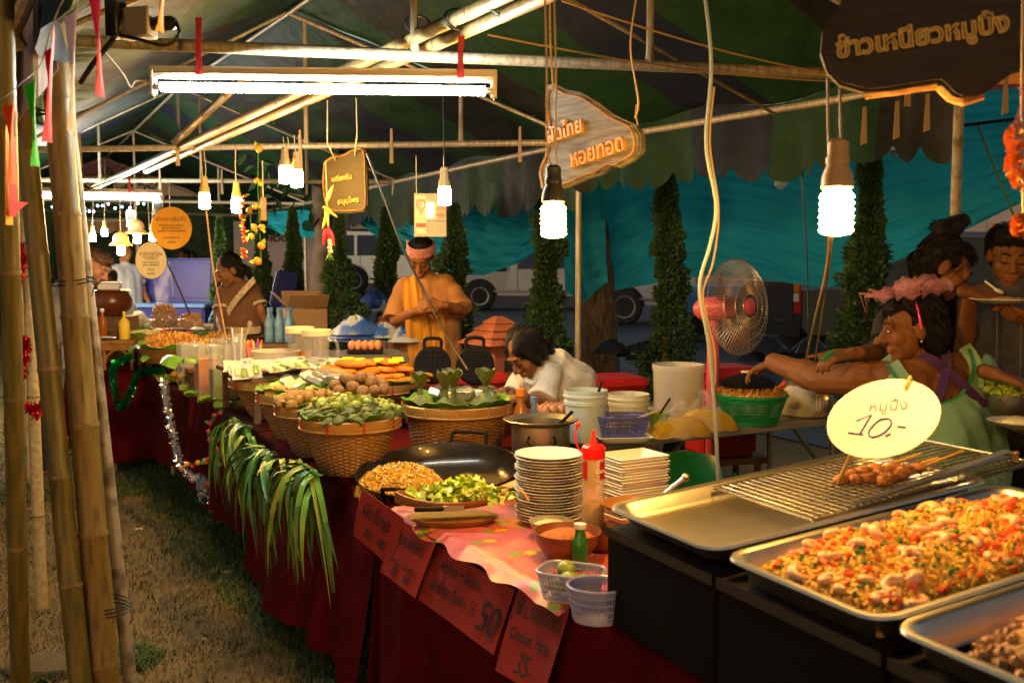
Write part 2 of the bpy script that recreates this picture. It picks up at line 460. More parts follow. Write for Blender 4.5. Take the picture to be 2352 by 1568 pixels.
def custom_materials():
    # dry ground with earthy patches
    m, nt, N, L, P = _new('ground_dry')
    v = mapped(N, L)
    big, fine = noise(N, L, v, 1.3, 5), noise(N, L, v, 60, 6, .7)
    a = node_mix(N, L, (.15, .1, .042), (.25, .17, .065), rampf(N, L, fine, .35, .65))
    b = node_mix(N, L, (.12, .08, .04), (.1, .11, .03), rampf(N, L, noise(N, L, v, 3.5, 4), .45, .6))
    L.new(node_mix(N, L, a, b, rampf(N, L, big, .5, .68)), P.inputs['Base Color'])
    P.inputs['Roughness'].default_value = .95
    bumpn(N, L, P, fine, .8, .02)
    # striped awning cloth, bands across the row
    m, nt, N, L, P = _new('awning')
    v = mapped(N, L, 'Object')
    sep = N.new('ShaderNodeSeparateXYZ'); L.new(v, sep.inputs[0])
    d = N.new('ShaderNodeVectorMath'); d.operation = 'DOT_PRODUCT'; d.inputs[1].default_value = (-.488, .873, .0)
    L.new(v, d.inputs[0])
    nz = noise(N, L, v, 1.2, 3)
    s = N.new('ShaderNodeMath'); s.operation = 'MULTIPLY_ADD'; s.inputs[1].default_value = 1 / 2.7; L.new(d.outputs['Value'], s.inputs[0]); s.inputs[2].default_value = 10.18
    fr = N.new('ShaderNodeMath'); fr.operation = 'FRACT'; L.new(s.outputs[0], fr.inputs[0])
    r = N.new('ShaderNodeValToRGB'); r.color_ramp.interpolation = 'CONSTANT'
    cols = [(0, (.005, .026, .008)), (.33, (.009, .009, .008)), (.55, (.006, .031, .008)), (.78, (.006, .009, .02))]
    r.color_ramp.elements[0].color = (*cols[0][1], 1)
    r.color_ramp.elements[1].position = cols[1][0]; r.color_ramp.elements[1].color = (*cols[1][1], 1)
    for p, c in cols[2:]:
        e = r.color_ramp.elements.new(p); e.color = (*c, 1)
    L.new(fr.outputs[0], r.inputs[0])
    f = noise(N, L, v, 9, 5, .65)
    colr = node_mix(N, L, r.outputs[0], (.05, .047, .03), rampf(N, L, f, .6, 1.))
    L.new(colr, P.inputs['Base Color'])
    P.inputs['Roughness'].default_value = .62
    P.inputs['Specular IOR Level'].default_value = .16
    wv = noise(N, L, mapped(N, L, 'Object', (1, 1, 1)), 5, 4)
    bumpn(N, L, P, wv, .5, .05)
    tr = N.new('ShaderNodeBsdfTranslucent'); L.new(colr, tr.inputs[0])
    ms = N.new('ShaderNodeMixShader'); ms.inputs[0].default_value = .14
    L.new(P.outputs[0], ms.inputs[1]); L.new(tr.outputs[0], ms.inputs[2])
    L.new(ms.outputs[0], N['Material Output'].inputs[0])
    # teal netting
    m, nt, N, L, P = _new('tarp_teal')
    v = mapped(N, L)
    c = node_mix(N, L, (.005, .34, .46), (.01, .43, .56), rampf(N, L, noise(N, L, v, 2.2, 5), .3, .7))
    L.new(c, P.inputs['Base Color']); P.inputs['Roughness'].default_value = .8
    bumpn(N, L, P, noise(N, L, v, 160, 2), .3, .005)
    tr = N.new('ShaderNodeBsdfTranslucent'); L.new(c, tr.inputs[0])
    ms = N.new('ShaderNodeMixShader'); ms.inputs[0].default_value = .4
    L.new(P.outputs[0], ms.inputs[1]); L.new(tr.outputs[0], ms.inputs[2])
    L.new(ms.outputs[0], N['Material Output'].inputs[0])
    # pink oilcloth with printed flowers
    m, nt, N, L, P = _new('oilcloth')
    v = mapped(N, L)
    vo = N.new('ShaderNodeTexVoronoi'); vo.inputs['Scale'].default_value = 11; L.new(v, vo.inputs[0])
    vo2 = N.new('ShaderNodeTexVoronoi'); vo2.inputs['Scale'].default_value = 11
    L.new(mapped(N, L, loc=(.035, .016, 0)), vo2.inputs[0])
    wob = noise(N, L, v, 45, 2)
    ad = N.new('ShaderNodeMath'); ad.operation = 'MULTIPLY_ADD'; ad.inputs[1].default_value = .35; L.new(wob, ad.inputs[0]); L.new(vo.outputs['Distance'], ad.inputs[2])
    ad2 = N.new('ShaderNodeMath'); ad2.operation = 'MULTIPLY_ADD'; ad2.inputs[1].default_value = .35; L.new(wob, ad2.inputs[0]); L.new(vo2.outputs['Distance'], ad2.inputs[2])
    bg = node_mix(N, L, (.46, .085, .1), (.55, .14, .14), rampf(N, L, noise(N, L, v, 22, 4), .3, .7))
    g = node_mix(N, L, (.22, .28, .04), bg, rampf(N, L, ad2.outputs[0], .4, .43))
    rd = node_mix(N, L, (.62, .08, .02), g, rampf(N, L, ad.outputs[0], .43, .46))
    yl = node_mix(N, L, (.8, .42, .02), rd, rampf(N, L, ad.outputs[0], .36, .39))
    L.new(yl, P.inputs['Base Color']); P.inputs['Roughness'].default_value = .4
    # checked headscarf
    m, nt, N, L, P = _new('check_red')
    ck = N.new('ShaderNodeTexChecker'); ck.inputs['Scale'].default_value = 110
    ck.inputs[1].default_value, ck.inputs[2].default_value = (.42, .07, .05, 1), (.55, .33, .25, 1)
    L.new(mapped(N, L), ck.inputs[0]); L.new(ck.outputs[0], P.inputs['Base Color']); P.inputs['Roughness'].default_value = .9
    # basket weave colour
    m, nt, N, L, P = _new('wicker')
    v = mapped(N, L)
    c = node_mix(N, L, (.3, .15, .04), (.17, .075, .018), rampf(N, L, noise(N, L, v, 55, 5, .7), .35, .7))
    L.new(c, P.inputs['Base Color']); P.inputs['Roughness'].default_value = .5
    m, nt, N, L, P = _new('wicker_band')
    v = mapped(N, L, scale=(1, 1, 8))
    c = node_mix(N, L, (.42, .23, .06), (.28, .13, .03), rampf(N, L, noise(N, L, v, 14, 5, .7), .35, .7))
    L.new(c, P.inputs['Base Color']); P.inputs['Roughness'].default_value = .42
    # steam
    m, nt, N, L, P = _new('steam')
    N.remove(P)
    pv = N.new('ShaderNodeVolumePrincipled'); pv.inputs['Color'].default_value = (.95, .93, .95, 1)
    v = mapped(N, L, scale=(1, 1, .7))
    dn = N.new('ShaderNodeMath'); dn.operation = 'MULTIPLY'; dn.inputs[1].default_value = 6.
    L.new(rampf(N, L, noise(N, L, v, 9, 5, .65), .47, .75), dn.inputs[0]); L.new(dn.outputs[0], pv.inputs['Density'])
    L.new(pv.outputs[0], N['Material Output'].inputs['Volume'])
custom_materials()
# ---------------------------------------------------------------- lettering
TMP = bpy.data.scenes.new('tmp')                 # a bare scene for evaluating text and remeshed bodies quickly
def evaluated(o):
    TMP.collection.objects.link(o)
    vl = TMP.view_layers[0]; vl.update()
    me = bpy.data.meshes.new_from_object(o.evaluated_get(vl.depsgraph))
    bpy.data.objects.remove(o)
    return me
def text(name, body, size, M, m, parent, extrude=.002, shear=0., offset=0., align='CENTER', space=1., ay='CENTER'):
    c = bpy.data.curves.new('lettering', 'FONT')
    c.body, c.size, c.extrude, c.shear, c.offset = body, size, extrude, shear, offset
    c.align_x, c.align_y, c.space_character = align, ay, space
    c.resolution_u = 3
    me = evaluated(bpy.data.objects.new('lettering', c)); bpy.data.curves.remove(c)
    me.materials.clear(); me.materials.append(MAT[m])
    A = T(-parent_loc(parent)) @ M @ Matrix(((1, 0, 0, 0), (0, 0, -1, 0), (0, 1, 0, 0), (0, 0, 0, 1)))   # text upright: x right, z up, faces -Y
    me.transform(A)
    ob = bpy.data.objects.new(name, me); COL.objects.link(ob); ob.parent = parent
    return ob
def px_local(pts, c, M):                        # picture points to local x, z on the plane of a board
    Mi = M.inverted(); n = M.to_3x3() @ Vector((0, 1, 0)); o = []
    C0 = Vector((0, 0, CAMZ))
    for u, v in pts:
        d = at(u, v, 2.) - C0
        q = Mi @ (C0 + d * ((c - C0).dot(n) / d.dot(n))); o.append((q.x, q.z))
    return o
def text_fit(name, body, a, b, c, M, m, parent, extrude=.002, offset=0., lift=.006, hs=1.):
    """lettering whose baseline runs between two picture points on a board's plane"""
    (x0, z0), (x1, z1) = px_local([a, b], c, M)
    ob = text(name, body, 1., Matrix.Identity(4), m, parent, 0., offset=offset)
    xs = [v.co.x for v in ob.data.vertices]; w0, w1 = min(xs), max(xs); bpy.data.objects.remove(ob)
    L_ = math.hypot(x1 - x0, z1 - z0); k = L_ / (w1 - w0)
    A = M @ T(((x0 + x1) / 2, -lift, (z0 + z1) / 2)) @ Matrix.Rotation(-math.atan2(z1 - z0, x1 - x0), 4, 'Y') @ Matrix.Diagonal((1, 1, hs, 1))
    return text(name, body, k, A, m, parent, extrude, offset=offset, ay='BOTTOM_BASELINE')
# ================================================================ the setting
# ground: one sheet to the horizon; the road a sheet above it behind the stalls
def gsheet(z, pts, m, name, n=0):
    mb = MB(); mb.add([(x, y, z) for x, y in pts], [list(range(len(pts)))])
    return struct(mb.build(name, m, smooth=False))
gsheet(0., [(-150, -60), (150, -60), (150, 260), (-150, 260)], 'ground_dry', 'ground')
def roadz(x, y):                               # the street lies a little higher than the lawn and climbs away to one side
    f = min(1., max(0., (y - 9.) / 6.)); f = f * f * (3 - 2 * f)
    return .012 + f * (.2 + .1 * min(4.2, max(0., -x - .8)))
def _rd(i, j):
    p = st(-14 + 74 * i, 4.9 + 50 * j * j); return Vector((p.x, p.y, roadz(p.x, p.y)))
struct(MB().grid(_rd, 60, 40).build('road', 'asphalt'))
# grass blades: dry lawn and the lush strip along the tables
def blades(name, m, pts, hmin, hmax, label):
    mb = MB()
    vs, fs = [], []
    for p in pts:
        h, a, l = R(hmin, hmax), R(0, 2 * PI), R(.3, 1.4)
        w = R(.0011, .0024) * (1 + p.y * .12)
        dx, dy = math.cos(a), math.sin(a)
        b = len(vs); k = h * l
        vs += [(p.x - dy * w, p.y + dx * w, 0), (p.x + dy * w, p.y - dx * w, 0),
               (p.x + dx * k * .4 + dy * w * .7, p.y + dy * k * .4 - dx * w * .7, h * .6),
               (p.x + dx * k * .4 - dy * w * .7, p.y + dy * k * .4 + dx * w * .7, h * .6),
               (p.x + dx * k, p.y + dy * k, h * (1. if l < .8 else .75))]
        fs += [(b, b + 1, b + 2, b + 3), (b + 3, b + 2, b + 4)]
    mb.v = [Vector(q) for q in vs]; mb.f = fs; mb.mi = [0] * len(fs)
    me = bpy.data.meshes.new(name); me.from_pydata(vs, [], fs); me.materials.append(MAT[m])
    o = bpy.data.objects.new(name, me); COL.objects.link(o)
    tag(o, label, 'grass', kind='stuff')
mat('grass_dry', (.15, .11, .035), (.075, .062, .016), ns=3, rough=.8, c3=(.19, .14, .05))
mat('grass_green', (.035, .085, .012), (.06, .11, .02), ns=3, rough=.7)
dry, lush = [], []
for _ in range(150000):
    s = -1.6 + 11. * R(0, 1) ** 1.7; t = R(-3.6, .5)
    p = st(s, t)
    if t > -.16 + .06 * math.sin(s * 2.1) + R(-.1, .08): lush.append(p)
    else: dry.append(p)
for _ in range(9000):
    s = -1.6 + 6. * R(0, 1) ** 1.4; t = R(-.2, .35)
    lush.append(st(s, t))
for cx, cy, rr in ((50, 1140, .3), (30, 925, .5), (260, 1130, .22), (300, 1520, .12), (110, 1545, .1)):   # tufts at the pole feet
    c = atz(cx, cy, 0)
    for _ in range(900):
        a, q = R(0, 2 * PI), rr * math.sqrt(R(0, 1)); lush.append(c + Vector((math.cos(a) * q, math.sin(a) * q, 0)))
blades('dry_lawn_grass', 'grass_dry', dry, .012, .04, 'short dry trampled lawn grass in front of the stalls')
blades('lush_green_grass', 'grass_green', lush, .02, .05, 'lush green grass along the foot of the stall tables')
# litter on the grass
_p = atz(319, 1219, 0)
tag(MB(T(_p) @ rz(.3)).tube([(-.02, 0, .012), (.02, 0, .012)], .006, 6).build('cigarette_end', 'foam_white', loc=_p), 'white cigarette end lying on the dry grass', 'cigarette end')
_lt = MB()
for _ in range(140):
    p = st(R(-1.2, 6), R(-2.4, -.1), R(.012, .03)); a = Euler((R(-.5, .5), R(-.5, .5), R(0, 6))).to_matrix(); s = R(.006, .02)
    _lt.add([p + a @ Vector(q) for q in ((-s, 0, 0), (0, s * .45, .002), (s, 0, .003), (0, -s * .45, 0))], [(0, 1, 2, 3)])
tag(_lt.build('leaf_litter', 'cardboard', smooth=False), 'dry brown leaf and paper scraps strewn over the trampled lawn', 'litter', kind='stuff')
def stepping_stone(u, v, rx, ry, label):
    p = atz(u, v, 0)
    mb = MB(T(p)); mb.lathe([(rx, -.01), (rx, .025), (rx * .92, .035), (.001, .038)], n=14, sy=ry / rx)
    tag(mb.build('paving_stone', 'rock_soil', loc=p), label, 'stone')
stepping_stone(110, 1540, .16, .1, 'flat grey-brown stone sunk in the dry grass by the bamboo poles')
# ---------------------------------------------------------------- bamboo poles standing in front
def bamboo(name, label, a, b, r, m='bamboo', nodes=(), group=None, n=14):
    a, b = Vector(a), Vector(b)
    root = thing(name, label, 'pole', a, group)
    d = b - a
    ks = sorted(nodes)
    pts, rs = [], []
    seq = [0.] + [x for k in ks for x in (k - .006, k, k + .006)] + [1.]
    for t in seq:
        pts.append(a + d * t + Vector((0, 0, 0)))
        rs.append(r * (1 - .12 * t) * (1.07 if any(abs(t - k) < 1e-6 for k in ks) else 1.))
    MB().tube(pts, rs, n).build('culm', m, root, ang=60)
    for k in ks:
        c = a + d * k
        q = d.normalized() * .005
        MB().tube([c - q, c + q], r * (1 - .12 * k) * 1.085, n).build('node_ring', 'bamboo_node', root)
    return root
def to_ground(a, b):                          # extend the line a->b down to z=0
    a, b = Vector(a), Vector(b); k = a.z / (a.z - b.z); return a + (b - a) * k
def pole(name, label, top, mid, r, m, nodes, group='bamboo poles at the front'):
    g = to_ground(top, mid); return bamboo(name, label, g, top, r, m, nodes, group)
pole('bamboo_pole', 'thickest yellow bamboo pole of the lashed front bundle', at(118, 60, 3.15), at(236, 1500, 3.0), .043, 'bamboo', (.12, .3, .45, .6, .74, .9))
pole('bamboo_pole', 'thinner green-streaked bamboo pole left of the thick one', at(48, 200, 3.1), at(178, 1500, 2.95), .034, 'bamboo_green', (.1, .26, .42, .58, .75, .9))
pole('steel_post', 'rusty spotted grey steel post beside the bamboo bundle', at(136, 60, 3.3), at(292, 1500, 3.1), .021, 'old_pipe', ())
pole('bamboo_pole', 'pale bamboo pole with red tinsel behind the front bundle', at(52, 300, 4.3), at(84, 1090, 4.25), .026, 'bamboo_pale', (.2, .45, .7))
pole('bamboo_pole', 'slim yellow bamboo pole standing farther back at the edge', at(2, 400, 5.6), at(32, 920, 5.6), .03, 'bamboo', (.2, .45, .7))
pole('bamboo_pole', 'dark upright bamboo pole at the picture edge', at(8, -40, 2.7), at(26, 700, 2.8), .028, 'bamboo_green', (.3, .5, .66, .85))
def lashing(u, v, Y, r, label, n=3, wide=1.):
    c = at(u, v, Y)
    pts = []
    for k in range(n * 14 + 1):
        a = 2 * PI * k / 14; pts.append(c + Vector((math.cos(a) * r * wide, math.sin(a) * r * .6, .006 * k / 14 * 2 + .012 * math.sin(a))))
    root = thing('wire_lashing', label, 'wire', c)
    MB().tube(pts, .0022, 5).build('loop', 'wire_dark', root)
    MB().tube([pts[-1], pts[-1] + Vector((.02, -.03, -.02)), pts[-1] + Vector((.01, -.04, -.06))], .0018, 5).build('twisted_end', 'wire_dark', root)
lashing(148, 653, 3.1, .088, 'dark wire tied round the bamboo bundle at eye height', 2)
lashing(238, 1405, 3.03, .085, 'dark wire tied round the foot of the bamboo bundle', 3)
lashing(92, 268, 3.16, .085, 'dark wire tied round the bamboo bundle under the flags', 2)
# brown-grey cloth wrapped at the top of the poles
def _cl(i, j):
    u = 30 + 95 * i + 20 * j * (i - .5); v = -20 + 330 * j - 150 * i * j
    p = at(u, v, 3.0 + .05 * math.sin(i * 9) + .06 * i); return p
o = MB().grid(_cl, 14, 12).build('hanging_cloth', 'cloth_lilac', solid=.004, loc=at(80, 0, 3.))
tag(o, 'greyish lilac cloth hanging over the pole tops in the corner', 'cloth')
o = MB().tube(smooth_path([at(70, -20, 2.92), at(45, 40, 2.9), at(30, 75, 2.92), at(48, 110, 2.95)]), .022, 8).build('thick_rope', 'rope', loc=at(45, 40, 2.9))
tag(o, 'thick tan rope coiled at the pole top in the corner', 'rope')
# string of pennants near the camera
_ps = [at(-40, 265, 2.2), at(10, 225, 2.25), at(50, 190, 2.3), at(92, 150, 2.35), at(120, 60, 2.2), at(160, -20, 2.0), at(235, -60, 1.9), at(380, -40, 1.9)]
bunt = thing('pennant_string', 'string of coloured plastic pennants across the top corner', 'bunting', _ps[3])
MB().tube(smooth_path(_ps, 4), .0016, 5).build('string', 'wire_pale', bunt)
def pennant(m, a, b, tip, Y, twist=.02):
    A, B, C = at(*a, Y), at(*b, Y), at(*tip, Y + .03)
    def fn(i, j):
        p = (A.lerp(B, i)).lerp(C, min(j, .985)) + Vector((0, twist * math.sin(i * PI * 1.3 + j * 2.), 0)); return p
    MB().grid(fn, 6, 10).build('pennant', m, bunt, solid=.0008)
pennant('flag_orange', (6, 245), (40, 222), (28, 425), 2.25)
pennant('flag_green', (54, 198), (92, 150), (84, 385), 2.3)
pennant('flag_red', (102, 120), (132, 60), (112, 330), 2.3)
pennant('flag_white', (146, 40), (190, -10), (168, 306), 2.1)
pennant('flag_pink', (198, -30), (242, -40), (233, 226), 2.0)
pennant('flag_yellow', (360, -20), (384, -20), (370, 75), 2.0)
pennant('flag_yellow', (4, 300), (20, 290), (22, 520), 2.6)
pennant('flag_red', (24, 320), (32, 310), (30, 500), 2.6)
# ================================================================ market tents
# frame points: beam ends at left eave (L) and right eave (Rr), roof ridge between
BEAMS = [dict(L=Vector((-.25, .55, 2.3)), R=Vector((3.1, 1.5, 2.25))),
         dict(L=at(120, 92, 3.5), R=at(2205, 182, 4.12)),
         dict(L=at(40, 344, 6.75), R=at(1330, 327, 6.35)),
         dict(L=at(-40, 412, 9.55), R=at(905, 418, 8.9)),
         dict(L=at(-60, 455, 12.6), R=at(700, 468, 12.0)),
         dict(L=at(-60, 478, 16.5), R=at(560, 495, 15.8))]
for b in BEAMS:
    b['M'] = (b['L'] + b['R']) / 2 + Vector((0, 0, .82))
def roof_sheet(b0, b1, name, parent, seed):
    rnd = random.Random(seed)
    ph = [rnd.uniform(0, 6) for _ in range(6)]
    mb = MB()
    def pt(i, j):                              # i across (0 left eave .. 1 right eave), j along
        def prof(b):
            if i < .5: p = b['L'].lerp(b['M'], i * 2)
            else: p = b['M'].lerp(b['R'], i * 2 - 1)
            return p
        p = prof(b0).lerp(prof(b1), j)
        sag = -.09 * math.sin(PI * j) * (1 - abs(2 * i - 1) * .4) * math.sin(PI * min(1, max(0, (abs(2 * i - 1))))) 
        e = abs(2 * i - 1)
        p = p + Vector((0, 0, .05 + sag + .018 * math.sin(i * 31 + ph[0]) * e + .02 * math.sin(j * 17 + i * 6 + ph[1]) * e + .012 * math.sin(i * 60 + j * 9 + ph[2]) * e))
        return p
    mb.grid(pt, 44, 26)
    o = mb.build(name, 'awning', parent, ang=80)
    return pt
def valance(pt, side, parent, drop, n, name='valance', jr=(0, 1), lean=.0):
    mb = MB()
    def fn(i, j):
        p = pt(side, jr[0] + (jr[1] - jr[0]) * i)
        sc = abs(math.sin(PI * i * n)) ** .55
        d = drop * (.8 + .2 * sc)
        return p + Vector((lean * j + .03 * math.sin(i * 23) * j + .02 * math.sin(i * 61) * j, .04 * math.sin(i * 31) * j, -d * j))
    mb.grid(fn, n * 8, 6)
    mb.build(name, 'awning', parent, ang=80)
def pipe(a, b, r, name, parent, m='pipe', n=10):
    MB().tube([a, b], r, n).build(name, m, parent)
TENT_LABELS = ['green and navy striped tent roof right overhead, nearest the camera', 'striped tent above the big tube light and basket table',
               'striped tent over the juice table and the round signs', 'farther striped tent over the lamps at the back', 'farthest striped tent at the dark end of the row']
TENTS = []
for k in range(5):
    b0, b1 = BEAMS[k], BEAMS[k + 1]
    tn = thing('market_tent', TENT_LABELS[k], 'tent', (b1['L'].x, b1['L'].y, 0), 'striped tents along the stall row')
    TENTS.append(tn)
    pt = roof_sheet(b0, b1, 'roof_cloth', tn, k)
    valance(pt, 1, tn, (.0, .36, .42, .4, .4)[k] + .02, (10, 15, 13, 12, 12)[k])
    valance(pt, 0, tn, .2, 8)
    pipe(b1['L'], b1['R'], (.022, .021, .021, .02, .02)[k], 'cross_beam', tn, n=12)
    pipe(b1['L'] + Vector((0, 0, .02)), b1['M'] + Vector((0, 0, .02)), .012, 'rafter', tn)
    pipe(b1['M'] + Vector((0, 0, .02)), b1['R'] + Vector((0, 0, .02)), .012, 'rafter', tn)
    pipe(b0['M'] + Vector((0, 0, .01)), b1['M'] + Vector((0, 0, .01)), .014, 'ridge_pipe', tn)
    pipe(b0['R'], b1['R'], .019, 'eave_pipe', tn)
    pipe(b0['L'], b1['L'], .016, 'eave_pipe', tn)
    for f in ((.36, .62, .87), (.3, .53, .8), (.3, .55, .8), (.3, .5, .75), (.5,))[k]:
        p = b1['L'].lerp(b1['R'], f)
        h = (1 - abs(2 * f - 1)) * .82
        MB().tube([p, p + Vector((0, 0, .05)), p + Vector((0, 0, h))], [.022, .015, .013], 8).build('strut', 'pipe', tn)
    # posts
    rr = b1['R']
    if k < 4: MB().tube([rr + Vector((0, 0, .03)), Vector((rr.x, rr.y, 0))], (.021, .019, .02, .02, .02)[k], 12).build('post', 'old_pipe' if k == 0 else 'pipe', tn)
    ll = b1['L']
    if k: MB().tube([ll, Vector((ll.x, ll.y, 0))], .018, 10).build('post', 'pipe', tn)
    # cloth ties on the beams
    for f in ((.93,), (.12, .3, .52, .68, .9), (.2, .45, .6, .8), (.5,), ())[k]:
        p = b1['L'].lerp(b1['R'], f)
        MB().prism([(-.012, -.12), (.014, -.12), (.008, .1), (-.006, .1)], .003, T(p + Vector((0, -.026, 0)))).build('tie_strip', 'wire_tan', tn)
# cloth ties hanging from the near right eave
for u, v in ((1985, 275), (2130, 245), (2310, 205), (2060, 262)):
    p = at(u, v, 4.0)
    MB().prism([(-.012, -.1), (.014, -.09), (.008, .05), (-.006, .05)], .003, T(p)).build('tie_strip', 'wire_tan', TENTS[0])
# thin cords along the roof
for a, b in (((1290, 2, 3.4), (2000, 185, 4.1)), ((1120, 80, 3.5), (1960, 190, 4.0))):
    A, B = at(*a), at(*b)
    MB().tube([A.lerp(B, t) + Vector((0, 0, -.03 * math.sin(PI * t))) for t in [i / 8 for i in range(9)]], .004, 5).build('cord', 'wire_tan', TENTS[1])
MB().tube([at(1290, -10, 3.6), at(1780, 262, 4.9)], .009, 6).build('brace', 'pipe', TENTS[1])
# bamboo ridge pair lashed above the beams
bamboo('bamboo_roof_pole', 'upper of the two big bamboo poles slanting above the tube light', at(215, 432, 9.3), at(1290, -70, 2.95), .027, 'bamboo_pale', (.2, .4, .55, .68, .78, .86, .93), 'bamboo poles under the roof', 14)
bamboo('bamboo_roof_pole', 'lower of the two big bamboo poles slanting above the tube light', at(335, 392, 8.0), at(1330, -40, 2.95), .025, 'bamboo_pale', (.15, .35, .5, .64, .76, .85, .93), 'bamboo poles under the roof', 14)
bamboo('bamboo_roof_pole', 'short bamboo pole rising behind the end of the tube light', at(402, 326, 6.6), at(560, 180, 5.2), .026, 'bamboo', (.2, .5, .8), 'bamboo poles under the roof', 12)
for u, v, Y in ((960, 58, 3.75), (1155, 12, 3.3), (1052, 45, 3.5), (470, 318, 6.6), (345, 385, 8.)):
    c = at(u, v, Y)
    d = (at(1290, -70, 2.95) - at(215, 432, 9.3)).normalized()
    M = look(c, d)
    mb = MB()
    for q in (-.006, 0, .006):
        mb.tube([M @ Vector((.052 * math.cos(a), q, .034 * math.sin(a))) for a in [2 * PI * i / 18 for i in range(18)]], .0028, 5, closed=True)
    tag(mb.build('wire_binding', 'wire_dark', loc=c), 'dark wire bound round the roof bamboo pair', 'wire', 'wire bindings on the roof bamboo')
# ---------------------------------------------------------------- teal netting behind the stalls
def netting(name, label, top, bot, Y0, Y1, fold, n=60, m=18):
    # top and bot are lists of (u, v) sampled left to right
    def pick(l, i):
        x = i * (len(l) - 1); k = min(int(x), len(l) - 2); f = x - k
        f = f * f * (3 - 2 * f) * .5 + f * .5
        return l[k][0] * (1 - f) + l[k + 1][0] * f, l[k][1] * (1 - f) + l[k + 1][1] * f
    def fn(i, j):
        Y = Y0 + (Y1 - Y0) * i
        a, b = pick(top, i), pick(bot, i)
        p, q = at(*a, Y), at(*b, Y + .12)
        r = p.lerp(q, j)
        sg = j * 26 - 7 * (2 * i - 1) ** 2 + 3 * math.sin(i * 6 + 1)
        r.y += fold * (math.sin(i * 19 - j * 9 + 1) * .6 + (1 - abs(math.sin(sg))) ** 2 * 1.1 * (.3 + j) + .5 * (1 - abs(math.sin(sg * 1.7 + i * 11))) ** 2 * j + .35 * math.sin(sg * 3.1 - i * 23))
        r.y += .12 * math.sin(PI * j)
        return r
    o = MB().grid(fn, n, m).build(name, 'tarp_teal', ang=80, loc=at(*top[0], Y0))
    return tag(o, label, 'netting', 'teal nets behind the stalls')
netting('teal_net', 'large teal net sheet behind the pink fan and green dress', [(1385, 330), (1600, 290), (1900, 280), (2200, 220), (2420, 190)],
        [(1392, 670), (1480, 655), (1620, 632), (1760, 642), (1900, 662), (2060, 600), (2200, 540), (2420, 430)], 8.9, 6.9, .024, 120, 110)
netting('teal_net', 'narrow darker teal net flap wrapped round the tree trunk', [(1296, 415), (1340, 405), (1392, 400)], [(1298, 668), (1340, 695), (1396, 648)], 8.45, 8.35, .015, 20, 40)
netting('teal_net', 'swagged teal net between the waffle seller and the hanging lamp', [(1020, 425), (1130, 432), (1240, 435), (1298, 430)], [(1045, 632), (1110, 632), (1190, 605), (1298, 535)], 8.9, 8.8, .025, 50, 80)
netting('teal_net', 'gathered teal net swag above the silver car', [(800, 486), (860, 470), (930, 440), (1045, 425)], [(806, 500), (880, 556), (960, 606), (1050, 634)], 10.2, 9.0, .04, 40, 60)
netting('teal_net', 'small pale teal net swag behind the dark wooden sign', [(605, 490), (650, 484), (700, 482), (735, 490)], [(612, 520), (650, 540), (700, 546), (738, 540)], 12., 11.6, .03, 22, 16)
# ================================================================ lamps
def tube_lamp(label, a, b, Y, hang):
    A, B = at(*a, Y), at(*b, Y)
    root = thing('tube_lamp', label, 'tube light', (A + B) / 2)
    d = (B - A); L_ = d.length; d.normalize()
    up = Vector((0, 0, 1)); back = Vector((-d.y, d.x, 0))
    k = L_ / 1.25
    M = frame((A + B) / 2, d, back, up)
    mb = MB(M)
    mb.box((0, .012, .052 * k), (L_, .05, .026 * k)); mb.box((0, .0, .031 * k), (L_, .034, .02 * k))
    mb.build('housing', 'fixture_beige', root, bevel=.003)
    for s in (-1, 1):
        MB(M).box((s * (L_ / 2 - .012), -.004, .006), (.022, .034, .1 * k)).build('end_holder', 'fixture_beige', root, bevel=.008, seg=2)
        MB(M).tube([(s * (L_ / 2 - .045), -.012, -.012), (s * (L_ / 2 - .022), -.012, -.012)], .011, 10).build('pin_cap', 'steel', root)
    t = MB(M).tube([(-L_ / 2 + .042, -.012, -.012), (L_ / 2 - .042, -.012, -.012)], .0165 * k, 14).build('glow_tube', 'tube_on', root)
    for x, z in hang:
        MB(M).prism([(x - .012, -.02), (x + .012, -.02), (x + .009, z * .5), (x + .015, z), (x - .008, z)], .002, T((0, -.02, .05))).build('strap', 'strap_red', root)
    return root
tl = tube_lamp('long glowing tube light strapped in red under the front beam', (345, 193), (1142, 203), 3.5, ((-.42, .17), (.47, .12)))
MB().tube(smooth_path([at(345, 188, 3.5), at(312, 186, 3.48), at(300, 200, 3.46), at(285, 175, 3.44), at(262, 145, 3.42), at(240, 120, 3.4)]), .004, 6).build('cable', 'wire_pale', tl)
tube_lamp('distant glowing tube light behind the steel post', (60, 448), (378, 452), 8.6, ((.3, .2),))
